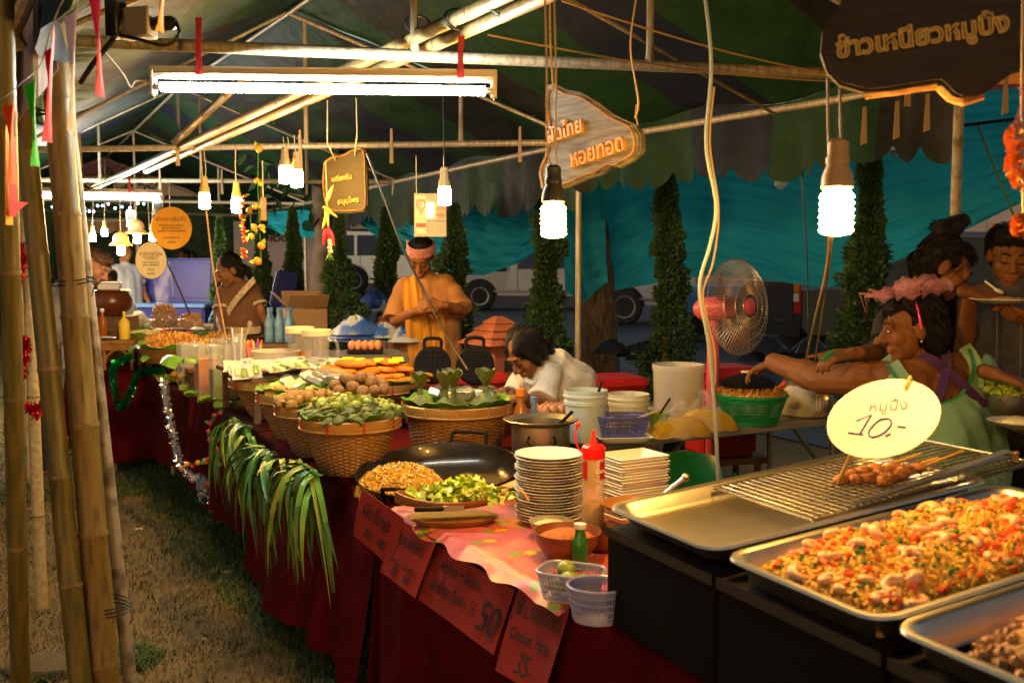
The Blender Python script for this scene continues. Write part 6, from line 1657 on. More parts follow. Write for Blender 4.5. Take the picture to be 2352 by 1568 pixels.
MB(T(p)).lathe([(.098, 0), (.104, .01), (.113, .235), (.117, .24), (.117, .262), (.112, .262), (.108, .235), (.1, .012), (.001, .012)], n=34).build('wall', 'frosted', b)
MB(T(p)).lathe([(.001, .014), (.098, .014), (.104, .09), (.001, .1)], n=28).build('yellow_paste', 'sauce_clear', b)
# blue mesh basket on a foam tray
p = at(1430, 1005, 3.95); p.z = GZ + .003
b = thing('foam_tray', 'white foam tray under the blue mesh basket', 'foam tray', p)
MB(T(p) @ rz(.1)).grid(lambda i, j: Vector(((i - .5) * .215, (j - .5) * .15, .002 + .03 * max(abs(i - .5) * 2, abs(j - .5) * 2) ** 5)), 14, 12).build('tray', 'foam_white', b, solid=.003)
p2 = p + Vector((0, .02, .03)); mesh_basket('mesh_basket', 'dark blue mesh basket with a spoon on the grey table', p2, .21, .15, .075, 'lilac_plastic', .1, ribs=12, rows=5)
r = thing('steel_spoon', 'steel spoon lying across the dark blue basket', 'spoon', p2 + Vector((.06, 0, .07)))
MB().tube([p2 + Vector((.02, -.02, .05)), p2 + Vector((.15, -.03, .105))], [.004, .007], 6).build('handle', 'steel', r); MB().ball(p2 + Vector((.0, -.015, .045)), (.02, .012, .006), 8, 5).build('bowl', 'steel', r)
# bags of oil
def oil_bag(label, u, v, Y, w, d, h, kn):
    p = at(u, v, Y); p.z = GZ + .002; r = thing('oil_bag', label, 'bag', p, 'clear bags of cooking oil'); rr = random.Random(int(u))
    M = T(p) @ rz(.3)
    MB(M).grid(lambda i, j: Vector(((w / 2) * math.cos(2 * PI * i) * (1 - .75 * j ** 1.5) + .3 * w * j * kn, (d / 2) * math.sin(2 * PI * i) * (1 - .8 * j ** 1.5), h * j + .006 * math.sin(i * 31 + j * 9))), 24, 10).build('film_bag', 'film', r)
    def pil(i, j):
        a, q = 2 * PI * i, math.sin(PI / 2 * j); k = 1 + .12 * math.sin(a * 3 + u) + .06 * math.sin(a * 7)
        return Vector((w / 2 * k * q * math.cos(a), d / 2 * k * q * math.sin(a), .004 + h * .62 * (1 - q ** 3) ** .7 * (1 + .45 * kn * math.cos(a) * q) + .004 * math.sin(a * 9) * q))
    MB(M).grid(pil, 32, 10).build('oil', 'oil', r, ang=80)
    MB(M).ball((.3 * w * kn, 0, h + .01), (.026, .02, .022), 9, 6, jit=.3).build('knot', 'clear_plastic', r, ang=10)
oil_bag('big slumped clear bag of yellow oil', 1555, 985, 4.1, .27, .16, .12, .2)
oil_bag('second oil bag slumped against the green basket', 1625, 975, 4.25, .26, .15, .14, -.2)
p = at(1512, 965, 4.3); p.z = GZ + .002; b = bowl('green_tub', 'small lime green tub with a spoon behind the oil bag', p, .05, .07, 'leaf_lime')
MB().tube([p + Vector((0, 0, .05)), p + Vector((.05, 0, .13))], .005, 6).build('spoon', 'iron_black', b)
# green sieve basket with a pot lid and noodles
p = at(1725, 965, 4.45); p.z = GZ + .002
mesh_basket('sieve_basket', 'round green mesh basket under the dark pot lid', p, .315, .3, .125, 'green_mesh', 0, ribs=22, rows=9, round_=True, taper=.72, rimr=.007)
q = p + Vector((0, 0, .125)); heap('dry_noodles', 'tangled tan dry noodles heaped in the green basket', 'noodles', q, .15, .14, .045, 'crisp', 500, .008, 'strips', 41)
q = p + Vector((-.015, 0, .168)); r = thing('pot_cover', 'dark domed pot lid held down by the hand', 'lid', q)
MB(T(q)).lathe([(.128, 0), (.13, .004), (.1, .03), (.05, .046), (.001, .05)], n=30).build('dome', 'iron_black', r); MB(T(q)).lathe([(.012, .05), (.034, .058), (.034, .063), (.001, .066)], n=16).build('knob', 'sprout', r)
r = thing('carrot_tip', 'orange carrot tip sticking from the noodles', 'carrot', q + Vector((.13, -.03, .0))); MB().tube([q + Vector((.1, -.05, -.015)), q + Vector((.15, -.05, .012))], [.006, .013], 8).build('root', 'carrot', r); MB().ball(q + Vector((.15, -.05, .012)), .013, 8, 6).build('tip', 'carrot', r)
# rice cooker
p = at(1850, 950, 4.65); p.z = GZ + .002; r = thing('rice_cooker', 'old white floral rice cooker with control panel', 'rice cooker', p); M = T(p) @ rz(-.25)
mat('cooker_white', (.5, .45, .33), (.3, .2, .09), ns=14, lo=.52, hi=.62, rough=.4)
MB(M).lathe([(.1, 0), (.118, .012), (.125, .06), (.12, .14), (.112, .15)], n=28, sy=.95).build('drum', 'cooker_white', r)
MB(M).lathe([(.113, .148), (.11, .165), (.06, .18), (.001, .184)], n=24, sy=.95).build('lid', 'grey_plastic', r)
MB(M).box((.07, -.098, .075), (.06, .03, .1), (0, 0, .5)).build('control_panel', 'cooker_white', r, bevel=.01, seg=2)
MB(M).lathe([(.015, 0), (.015, .012), (.001, .014)], (.085, -.112, .05), 14, Matrix.Rotation(PI / 2, 4, 'X')).build('switch_ring', 'grey_plastic', r); mat('led_orange', (1, .3, .05), emit=(1, .25, .02), es=4)
MB(M).ball((.088, -.113, .1), .005, 8, 5).build('pilot_light', 'led_orange', r)
# steel pot
p = at(1242, 1030, 3.72); p.z = TZ + .004; r = thing('steel_pot', 'steel pot with flared rim and a ladle beside the pan', 'pot', p)
MB(T(p)).lathe([(.1, 0), (.108, .008), (.11, .17), (.138, .185), (.141, .19), (.136, .192), (.105, .178), (.103, .012), (.001, .012)], n=36).build('vessel', 'steel_old', r, ang=45)
MB(T(p)).lathe([(.001, .12), (.1, .12), (.103, .115)], n=26).build('broth', 'sauce_brown', r)
MB(T(p)).tube(smooth_path([(-.045, -.1, .14), (-.05, -.125, .12), (-.02, -.135, .1), (.03, -.135, .1), (.05, -.12, .12), (.045, -.1, .14)]), .004, 6).build('handle', 'iron_black', r)
MB(T(p)).tube([(.05, 0, .15), (.12, .02, .215)], .007, 6).build('ladle', 'iron_black', r)
# drink bottles and eggs
for u, Y, m, cap, lab in ((1196, 3.95, 'amber', 'fruit_orange', 'clear bottle with orange cap and label beside the egg tray'), (1226, 4.0, 'water_clear', 'blue_pale', 'small water bottle with blue cap beside the egg tray')):
    p = at(u, 975, Y); p.z = TZ + .1 if False else TZ + .004; bb = bottle('drink_bottle', lab, p, .034 if u < 1210 else .026, at(u, 893 if u < 1210 else 912, Y).z - p.z, m, cap, 'drink bottles by the eggs', neck=.45)
p = at(1268, 958, 4.35); r = thing('egg_tray', 'dark moulded tray full of brown eggs behind the bottles', 'egg tray', p); M = T(p) @ rz(ROWA)
MB(M).grid(lambda i, j: Vector(((i - .5) * .2, (j - .5) * .2, .012 + .012 * math.sin(i * 10 * PI) * math.sin(j * 10 * PI))), 30, 30).build('tray', 'grey_plastic', r, solid=.003)
MB(M).box((0, 0, -.09), (.22, .22, .16)).build('crate_below', 'iron_black', r)
def eggf():
    o = MB().lathe([(.001, -.026), (.014, -.02), (.021, -.004), (.02, .008), (.012, .024), (.001, .03)], n=14).build('egg', 'egg'); o['category'] = 'egg'; return o
proto_copies(eggf, [M @ Vector(((i - 2) * .04, (j - 2) * .04, .038 + .0)) for i in range(5) for j in range(5)], 'brown egg in the tray beside the drink bottles', 'eggs in the tray by the bottles', rot=lambda: rz(R(0, 6)), scale=(.95, 1.05))
# waffle irons standing open
def waffle_iron(label, u, v, Y, rot):
    p = at(u, v, Y); r = thing('waffle_iron', label, 'waffle iron', p, 'open round waffle irons'); M = T(p) @ rz(rot); Mt = M @ T((0, .03, .0)) @ Matrix.Rotation(math.radians(80), 4, 'X')
    MB(Mt).lathe([(.088, -.012), (.092, 0), (.086, .01), (.001, .01)], n=30).build('upper_plate', 'iron_black', r)
    for k in range(-3, 4):
        w = math.sqrt(max(0, .08 ** 2 - (k * .022) ** 2))
        MB(Mt).box((k * .022, 0, .013), (.006, 2 * w, .008)).build('grid_ridge', 'iron_black', r); MB(Mt).box((0, k * .022, .0135), (2 * w, .006, .008)).build('grid_ridge', 'iron_black', r)
    MB(Mt).tube(smooth_path([(-.04, .08, 0), (-.035, .125, 0), (.035, .125, 0), (.04, .08, 0)]), .009, 8).build('handle', 'iron_black', r)
    MB(M).lathe([(.08, -.14), (.092, -.12), (.092, -.1), (.001, -.095)], (0, -.06, 0), 26).build('lower_plate', 'iron_black', r); MB(M).box((0, -.05, -.2), (.2, .2, .12)).build('housing', 'steel_old', r, bevel=.01)
waffle_iron('open black waffle iron before the headscarf man', 990, 840, 4.75, -.1)
waffle_iron('open black waffle iron next to the bending girl', 1092, 840, 4.65, .1)
# green plastic scoop chair under the grey table
p = at(1605, 1110, 3.9); r = thing('plastic_chair', 'glossy green plastic chair tucked under the grey table', 'chair', (p.x, p.y, 0)); M = T((p.x, p.y, 0)) @ rz(.35)
MB(M).grid(lambda i, j: Vector(((i - .5) * (.42 - .08 * j), .02 + .12 * j + .06 * (1 - (2 * i - 1) ** 2) * j, .36 + .36 * j - .02 * (2 * i - 1) ** 2)), 14, 12).build('backrest', 'green_plastic', r, solid=.01, bevel=0)
MB(M).grid(lambda i, j: Vector(((i - .5) * .42, -.36 + .4 * j, .36 + .03 * (2 * i - 1) ** 4 - .015 * math.sin(PI * j))), 12, 10).build('seat', 'green_plastic', r, solid=.012)
for sx in (-1, 1):
    MB(M).grid(lambda i, j: Vector((sx * (.2 + .02 * j), -.34 + .42 * i, .37 + (.05 + .22 * i * i) * j)), 8, 4).build('side_wing', 'green_plastic', r, solid=.01)
    for y in (-.32, .02): MB(M).tube([(sx * .18, y, .36), (sx * .2, y * 1.05, 0)], [.022, .016], 8).build('leg', 'green_plastic', r)
# side table at the right with plates and lettuce bowl
p = at(2330, 985, 3.3); r = thing('side_table', 'wooden side table behind the green dress', 'table', (p.x + .2, p.y, 0)); z0 = at(2300, 985, 3.3).z
MB().box((p.x + .52, p.y + .15, z0 - .015), (.9, .6, .03)).build('tabletop', 'wood_brown', r)
for dx in (.14, .9):
    for dy in (-.1, .4): MB().tube([(p.x + dx, p.y + dy, z0 - .02), (p.x + dx, p.y + dy, 0)], .016, 8).build('leg', 'steel_old', r)
MB().tube([(p.x - .08, p.y - .1, z0 - .25), (p.x + .7, p.y - .1, z0 - .25)], .01, 6).build('rail', 'steel_old', r)
q = Vector((at(2345, 950, 3.35).x, 3.35, z0 + .004)); pl = thing('rice_plate', 'foam plate of pale rice on the side table', 'plate', q)
MB(T(q)).lathe([(.001, 0), (.075, 0), (.105, .016), (.1, .017), (.074, .004), (.001, .004)], n=30).build('plate', 'foam_white', pl); MB(T(q)).ball((0, 0, .008), (.07, .06, .022), 16, 9, jit=.12).build('rice', 'sprout', pl)
q = Vector((at(2315, 930, 3.55).x, 3.55, z0 + .004)); bw = bowl('steel_bowl', 'steel bowl of green lettuce on the side table', q, .09, .085, 'steel_old')
mbl = MB(T(q))
for _ in range(90):
    Mq = T((R(-.07, .07), R(-.06, .06), .085 + R(-.01, .03))) @ Euler((R(-1, 1), R(-1, 1), R(0, 6))).to_matrix().to_4x4()
    mbl.grid(lambda i, j: Mq @ Vector(((i - .5) * .05, (j - .5) * .04, .006 * math.sin(i * 7 + j * 5))), 3, 3)
o = mbl.build('lettuce_leaves', 'lettuce', loc=q); tag(o, 'curly lettuce heaped in the steel bowl', 'lettuce', kind='stuff')
# ================================================================ people: one continuous body each, clothes and hair as parts
def capsule(mb, p0, r0, p1, r1, n=10, flat1=False):
    p0, p1 = Vector(p0), Vector(p1); d = p1 - p0
    if d.length < 1e-6: d = Vector((0, 0, 1e-4))
    u = d.normalized(); pts, rs = [], []
    for k in range(4): a = PI / 2 * (1 - k / 4); pts.append(p0 - u * r0 * math.sin(a)); rs.append(max(1e-4, r0 * math.cos(a)))
    pts.append(p0); rs.append(r0); pts.append(p1); rs.append(r1)
    if not flat1:
        for k in range(1, 5): a = PI / 2 * k / 4; pts.append(p1 + u * r1 * math.sin(a)); rs.append(max(1e-4, r1 * math.cos(a)))
    mb.tube(pts, rs, n)
def remesh(mb, vox, name, m, parent, smooth=3, wr=0., seed=0, ang=180):
    me = bpy.data.meshes.new(name); loc = parent_loc(parent)
    me.from_pydata([p - loc for p in mb.v], [], mb.f)
    bm = bmesh.new(); bm.from_mesh(me); bmesh.ops.recalc_face_normals(bm, faces=bm.faces); bm.to_mesh(me); bm.free()
    o = bpy.data.objects.new(name, me)
    md = o.modifiers.new('r', 'REMESH'); md.mode = 'VOXEL'; md.voxel_size = vox
    if smooth: sm = o.modifiers.new('s', 'SMOOTH'); sm.factor = .5; sm.iterations = smooth
    me2 = evaluated(o); bpy.data.meshes.remove(me)
    if wr:
        k = len(me2.vertices); c = np.empty(k * 3, np.float32); nn = np.empty(k * 3, np.float32)
        me2.vertices.foreach_get('co', c); me2.vertex_normals.foreach_get('vector', nn); c = c.reshape(-1, 3); nn = nn.reshape(-1, 3)
        x, y, z = c[:, 0], c[:, 1], c[:, 2]
        w = np.sin(z * 31 + 4 * np.sin(x * 13 + seed) + y * 9) + .7 * np.sin(x * 47 + z * 19 + seed) + .6 * np.sin(z * 67 - x * 29 + 2 * np.sin(y * 30))
        me2.vertices.foreach_set('co', (c + nn * (wr * w)[:, None]).ravel()); me2.update()
    me2.materials.clear(); me2.materials.append(MAT[m])
    me2.polygons.foreach_set('use_smooth', [True] * len(me2.polygons)); me2.name = name
    o = bpy.data.objects.new(name, me2); COL.objects.link(o); o.parent = parent
    return o
def head_prims(mb, M, nose=1., jaw=1.):
    old = mb.M; mb.M = M
    mb.ball((0, -.018, .03), (.072, .09, .082), 16, 12); mb.ball((0, .022, -.03), (.057 * jaw, .062, .076), 14, 10)
    mb.ball((0, .056, -.09), (.026 * jaw, .022, .02), 10, 8)
    for s in (-1, 1):
        mb.ball((s * .036, .048, -.024), (.027, .03, .03), 10, 8); mb.ball((s * .073, -.012, -.008), (.011, .02, .031), 10, 8)
        mb.ball((s * .03, .072, .004), (.0165, .013, .011), 10, 8); mb.ball((s * .0125, .093, -.033), (.009, .01, .008), 8, 6)
    capsule(mb, (-.034, .071, .024), .014, (.034, .071, .024), .014); capsule(mb, (0, .082, .01), .0085, (0, .1 * nose + .003, -.028), .0125)
    capsule(mb, (-.018, .077, -.061), .008, (.018, .077, -.061), .008); capsule(mb, (-.015, .075, -.072), .008, (.015, .075, -.072), .008)
    mb.M = old
def face_parts(M, root, open_eyes=True, beard=False, lipm='lips'):
    for s in (-1, 1):
        mb = MB(M)
        if open_eyes:
            MB(M).ball((s * .03, .0795, .003), (.0095, .0065, .0048), 10, 7).build('eye', 'eye_white', root); MB(M).ball((s * .03, .0835, .003), (.0046, .004, .0046), 8, 6).build('iris', 'ink_black', root)
            capsule(mb, (s * .018, .083, .0085), .002, (s * .042, .079, .0075), .002); mb.build('eyelash', 'hair_black', root)
        else:
            mb.tube(smooth_path([(s * .017, .0845, -.002), (s * .03, .0868, -.006), (s * .043, .0805, -.002)], 3), .0022, 6); mb.build('closed_eyelid', 'hair_black', root)
        mb = MB(M); mb.tube(smooth_path([(s * .013, .0855, .026), (s * .03, .0855, .033), (s * .047, .074, .026)], 3), [.0035] * 6 + [.0015], 6); mb.build('eyebrow', 'hair_black' if not beard else 'hair_brown', root)
    mb = MB(M); mb.ball((0, .0805, -.0615), (.02, .008, .0055), 12, 6); mb.ball((0, .0795, -.071), (.017, .008, .006), 12, 6); mb.build('lips', lipm, root)
def hand_prims(mb, wrist, d, n, curl=.35, side=1, spread=.5, thumb=.6, s=1., point=False):
    """wrist point, direction d of the fingers, palm normal n (palm faces n)"""
    d = Vector(d).normalized(); n = Vector(n); n = (n - d * n.dot(d)).normalized(); x = d.cross(n) * side   # x towards the thumb
    capsule(mb, Vector(wrist) - d * .03, .024 * s, Vector(wrist) + d * .012, .021 * s)
    for k, (o, L_) in enumerate(((.028, .075), (.009, .084), (-.01, .077), (-.028, .06))):
        kn = Vector(wrist) + d * .082 * s + x * o * s
        capsule(mb, Vector(wrist) + d * .01 * s + x * o * .55 * s, .0155 * s, kn, .0125 * s)
        c = curl * (1 + .12 * k); dd = d + x * o * spread * 4
        if point and k == 0: c = .05
        p = kn; a = 0.
        for seg, f in enumerate((.46, .3, .24)):
            a += c * (1. if seg else .8); q = p + (dd.normalized() * math.cos(a) + n * math.sin(a)) * L_ * f * s
            capsule(mb, p, (.0098 - .0008 * seg) * s, q, (.009 - .0008 * seg) * s, 8); p = q
    p = Vector(wrist) + d * .02 * s + x * .02 * s
    t1 = p + (d * .6 + x * .75 + n * .3 * thumb).normalized() * .042 * s; t2 = t1 + (d * .85 + x * .3 + n * .6 * thumb).normalized() * .032 * s; t3 = t2 + (d + n * .7 * thumb).normalized() * .026 * s
    capsule(mb, p, .0165 * s, t1, .0125 * s); capsule(mb, t1, .0115 * s, t2, .0105 * s); capsule(mb, t2, .0105 * s, t3, .009 * s)
def limb(mb, pts, rs, flat=False):
    for i in range(len(pts) - 1): capsule(mb, pts[i], rs[i], pts[i + 1], rs[i + 1], 12, flat1=(flat and i == len(pts) - 2))
def lerp(a, b, t): return Vector(a).lerp(Vector(b), t)
def person(label, head_c, facing, hup, neck, shL, shR, pelvis, arms, skin, k=1., vox=.0055, open_eyes=True, hw=.115, chest=.1, belly=.115, arm_r=(.044, .036, .027), beard=False, feet=None, jaw=1., nose=1., headscale=1.):
    """arms: list of dict(sh, el, wr, d, n, side, curl, ...)"""
    gx, gy = Vector(pelvis).x, Vector(pelvis).y
    root = thing('person', label, 'person', (gx, gy, 0))
    Mh = look(head_c, facing, hup) @ Matrix.Scale(headscale, 4)
    mb = MB(); head_prims(mb, Mh, nose, jaw)
    nb = Vector(neck)
    capsule(mb, Mh @ Vector((0, -.03, -.06)), .05 * headscale, nb, .056 * k, 14)
    shL, shR, pelvis = Vector(shL), Vector(shR), Vector(pelvis)
    sd = (shR - shL).normalized(); hl, hr = pelvis - sd * .085 * k, pelvis + sd * .085 * k
    mid = (shL + shR) / 2
    tor = []
    tor.append((shL.lerp(mid, .25), .068 * k, shR.lerp(mid, .25), .068 * k)); tor.append((nb, .055 * k, mid - Vector((0, 0, .02)), .085 * k))
    for s, h in ((shL, hl), (shR, hr)): tor.append((s.lerp(mid, .35) - Vector((0, 0, .03)), chest * .85 * k, h, hw * k))
    tor.append((mid.lerp(pelvis, .2), chest * 1.1 * k, mid.lerp(pelvis, .75), belly * 1.1 * k)); tor.append((mid.lerp(pelvis, .7), belly * 1.1 * k, pelvis, hw * 1.05 * k))
    for t in tor: capsule(mb, *t, 14)
    fl = feet or [Vector((hl.x, hl.y, 0)), Vector((hr.x, hr.y, 0))]
    legs = []
    for h, f in zip((hl, hr), fl):
        kn = lerp(h, f, .5) + Vector((0, 0, .02)); an = Vector(f) + Vector((0, 0, .08))
        legs.append(([h, kn, an], [.08 * k, .055 * k, .04 * k])); limb(mb, *legs[-1])
        fd = Vector((Vector(facing).x, Vector(facing).y, 0)); fd = fd.normalized() if fd.length > .1 else Vector((0, -1, 0))
        capsule(mb, an - Vector((0, 0, .04)), .04, an + fd * .14 - Vector((0, 0, .052)), .028)
    for a in arms:
        limb(mb, [a['sh'], a['el'], a['wr']], [r_ * k * a.get('fat', 1.) for r_ in arm_r])
        capsule(mb, lerp(a['el'], a['wr'], .25), arm_r[1] * 1.08 * k * a.get('fat', 1.), lerp(a['el'], a['wr'], .4), arm_r[1] * k * a.get('fat', 1.))
        hand_prims(mb, a['wr'], a['d'], a['n'], a.get('curl', .4), a.get('side', 1), s=a.get('hs', 1.), point=a.get('point', False))
    remesh(mb, vox, 'body', skin, root, 2)
    face_parts(Mh, root, open_eyes, beard)
    return root, Mh, tor, legs
def grow(mb, prims, g, n=14):
    for p0, r0, p1, r1 in prims: capsule(mb, p0, r0 + g, p1, r1 + g, n)
def hair(root, Mh, m, prims, vox=.007, wr=.0015, name='hair'):
    mb = MB(Mh)
    for p in prims:
        if p[0] == 'b': mb.ball(p[1], p[2], 14, 10)
        else: capsule(mb, *p[1:])
    o = remesh(mb, vox, name, m, root, 2, wr)
    me, st_ = o.data, MB(); n = len(me.polygons); loc = parent_loc(root); dn = Mh.to_3x3() @ Vector((0, -.6, -1))
    for _ in range(900):
        p = me.polygons[random.randrange(n)]; d = dn + Vector((R(-.3, .3), R(-.3, .3), R(-.3, .3))); d = (d - p.normal * d.dot(p.normal)).normalized()
        q = p.center + loc; w = d.cross(p.normal) * .0012; l = R(.02, .05)
        st_.add([q - w, q + w, q + d * l * .5 + p.normal * .004 + w, q + d * l + p.normal * R(-.002, .004), q + d * l * .5 + p.normal * .004 - w], [(0, 1, 2, 3, 4)])
    k = st_.build('loose_strands', m, o, loc=loc); k['kind'] = 'stuff'
    return o
CAP = [('b', (0, -.03, .04), (.081, .092, .084)), ('b', (0, -.05, -.01), (.078, .072, .08))]
def sleeve(mb, a, f, r0, r1):
    e = lerp(a['sh'], a['el'], f) if f <= 1 else lerp(a['el'], a['wr'], f - 1)
    capsule(mb, a['sh'], r0, e, r1, 14, flat1=True) if f <= 1 else (capsule(mb, a['sh'], r0, a['el'], (r0 + r1) / 2, 14), capsule(mb, a['el'], (r0 + r1) / 2, e, r1, 14, flat1=True))
def trousers(root, tor, legs, m, vox=.012, g=.02):
    mb = MB(); grow(mb, [tor[-1]], .016)
    for pts, rs in legs: limb(mb, pts, [r_ + g for r_ in rs])
    remesh(mb, vox, 'trousers', m, root, 2, .002)
# ---- man with the checked headscarf
Y = 6.2
A1 = dict(sh=at(1032, 660, Y), el=at(1060, 712, Y - .12), wr=at(1012, 700, Y - .3), d=(-.8, -.3, .1), n=(-.1, .6, -.6), side=-1, curl=.75)
A2 = dict(sh=at(925, 668, Y), el=at(908, 735, Y - .08), wr=at(962, 712, Y - .3), d=(.9, -.3, .25), n=(.2, .6, -.6), side=1, curl=.75)
root, Mh, tor, legs = person('standing man in rust shirt with checked headscarf and mustard sash', at(967, 594, Y - .07), (-.1, -.85, -.55), (0, -.45, 1), at(975, 640, Y), A2['sh'], A1['sh'], at(985, 865, Y), [A1, A2], 'skin_brown', open_eyes=False)
mb = MB(); grow(mb, tor, .022)
for a in (A1, A2): sleeve(mb, a, .98, .062, .08)
remesh(mb, .008, 'shirt', 'shirt_rust', root, 3, .0028, 1)
trousers(root, tor, legs, 'shirt_navy')
hair(root, Mh, 'hair_black', [('b', (0, -.03, .045), (.077, .088, .075))])
mb = MB(Mh)
mb.lathe([(.078, .0), (.088, .01), (.09, .035), (.086, .058), (.077, .066)], (0, -.02, .03), 30, Matrix.Rotation(.1, 3, 'X').to_4x4(), sy=1.14, cap=False); mb.build('headscarf', 'check_red', root, solid=.005)
MB(Mh).grid(lambda i, j: Vector((.07 + .03 * i, -.06 - .03 * i, .04 + .05 * (j - .5) * (.5 + i))), 4, 3).build('headscarf_knot', 'check_red', root, solid=.003)
def sash(i, j):
    u = 922 + 40 * i + 18 * j + 24 * i * j; v = 640 + 215 * j + 6 * math.sin(i * 7)
    return at(u, v, Y - .15 - .06 * math.sin(PI * min(1, j * 1.4)) + .012 * math.sin(i * 15 + j * 4))
MB().grid(sash, 12, 20).build('mustard_sash', 'apron_mustard', root, solid=.004, ang=80)
def apr(i, j):
    u = 958 + 62 * i + 10 * j; v = 722 + 130 * j
    return at(u, v, Y - .17 + .012 * math.sin(i * 19))
MB().grid(apr, 12, 12).build('apron', 'apron_mustard', root, solid=.004, ang=80)
# ---- woman in brown at the snack table
Y = 7.6
A1 = dict(sh=at(582, 668, Y), el=at(602, 722, Y - .05), wr=at(622, 762, Y - .2), d=(.25, -.5, -.8), n=(-.8, .3, -.2), side=1, curl=.4)
A2 = dict(sh=at(512, 678, Y - .05), el=at(506, 732, Y - .15), wr=at(512, 772, Y - .35), d=(.2, -.5, -.7), n=(.8, .3, -.2), side=-1, curl=.5)
root, Mh, tor, legs = person('woman in brown top with cream trim, looking down at the snacks', at(524, 622, Y - .1), (-.72, -.52, -.42), (-.2, -.1, 1), at(545, 652, Y - .02), A2['sh'], A1['sh'], at(552, 800, Y), [A1, A2], 'skin_tan', k=.95, vox=.0065, open_eyes=False, headscale=1.03, hw=.12)
mb = MB(); grow(mb, tor, .018)
for a in (A1, A2): sleeve(mb, a, .55, .056, .058)
remesh(mb, .009, 'top', 'shirt_brown', root, 3, .002, 2)
trousers(root, tor, legs, 'shirt_navy')
for a in (A1, A2):
    e = lerp(a['sh'], a['el'], .52); f = lerp(a['sh'], a['el'], .64)
    MB().tube([e, f], [.066, .067], 16, caps=False).build('sleeve_trim', 'trim_cream', root)
MB().grid(lambda i, j: at(520 + 62 * i + 6 * j, 712 - 78 * i ** .8 + 14 * j, Y - .16 - .035 * math.sin(PI * i)), 14, 3).build('neck_trim', 'trim_cream', root, solid=.003)
MB().grid(lambda i, j: at(512 + 86 * i, 748 + 16 * j + 4 * math.sin(i * 3), Y - .17 - .055 * math.sin(PI * i)), 14, 3).build('hem_trim', 'trim_cream', root, solid=.003)
hair(root, Mh, 'hair_black', CAP + [('c', (0, -.1, -.02), .035, (.0, -.13, -.06), .03), ('c', (0, -.13, -.05), .03, (.03, -.14, -.14), .018)])
# ---- bearded man bending over the far table
Y = 6.95
A1 = dict(sh=at(176, 672, Y - .1), el=at(192, 735, Y - .05), wr=at(206, 775, Y - .1), d=(.5, 0, -.8), n=(-.7, .2, -.4), side=-1, curl=.5)
A2 = dict(sh=at(150, 662, Y + .25), el=at(172, 730, Y + .22), wr=at(205, 760, Y + .1), d=(.7, 0, -.6), n=(-.6, -.2, -.5), side=1, curl=.5)
root, Mh, tor, legs = person('bearded light-skinned man bending over the far table', at(222, 612, Y), (.78, -.18, -.6), (.5, 0, .85), at(180, 650, Y + .05), A1['sh'], A2['sh'], at(95, 770, Y + .15), [A1, A2], 'skin_light', k=1.05, vox=.0065, open_eyes=False, beard=True, nose=1.08)
mb = MB(); grow(mb, tor, .018)
for a in (A1, A2): sleeve(mb, a, .6, .06, .058)
remesh(mb, .01, 't_shirt', 'shirt_grey', root, 3, .002, 3)
trousers(root, tor, legs, 'shirt_navy')
hair(root, Mh, 'hair_brown', [('b', (0, -.015, .065), (.07, .088, .055)), ('b', (0, .04, .085), (.05, .045, .028)), ('b', (0, -.06, .03), (.073, .05, .07))], .006, .003)
mb = MB(Mh); mb.ball((0, .03, -.072), (.059, .052, .045), 14, 10); mb.ball((0, .05, -.098), (.04, .032, .025), 12, 8); remesh(mb, .007, 'beard', 'beard', root, 1, .002)
# ---- girl in white bending over the waffle table
Y = 4.6
A1 = dict(sh=at(1262, 868, Y - .1), el=at(1240, 930, Y - .2), wr=at(1190, 915, Y - .35), d=(-.9, -.2, -.15), n=(.2, .3, -.9), side=-1, curl=.5)
A2 = dict(sh=at(1215, 850, Y + .2), el=at(1175, 920, Y + .1), wr=at(1140, 905, Y - .1), d=(-.8, -.4, -.2), n=(.2, .3, -.9), side=1, curl=.5)
root, Mh, tor, legs = person('girl in white blouse bending low over the waffle irons', at(1206, 812, Y - .1), (-.58, -.5, -.62), (-.55, -.35, .75), at(1256, 838, Y), A2['sh'], A1['sh'], at(1335, 960, Y + .22), [A1, A2], 'skin_tan', k=.85, vox=.0052, open_eyes=False, headscale=.94)
mb = MB(); grow(mb, tor, .024)
for a in (A1, A2): sleeve(mb, a, .8, .062, .066)
capsule(mb, at(1275, 838, Y + .02), .08, at(1318, 880, Y + .1), .115)
remesh(mb, .0075, 'blouse', 'shirt_white', root, 3, .003, 4)
trousers(root, tor, legs, 'shirt_navy')
hair(root, Mh, 'hair_black', [('b', (0, -.03, .04), (.06, .088, .08)), ('b', (.03, -.025, .045), (.055, .09, .078)), ('b', (-.03, -.025, .045), (.055, .09, .078)), ('b', (0, -.05, -.01), (.083, .07, .08)), ('b', (.068, .0, .0), (.022, .04, .06)), ('b', (-.068, .0, .0), (.022, .04, .06)), ('c', (0, -.1, -.04), .035, (0, -.12, -.12), .022)], .006)
MB().tube(smooth_path([at(1240, 868, Y - .12), at(1222, 880, Y - .16), at(1205, 868, Y - .1)]), .012, 8).build('collar', 'shirt_white', root)
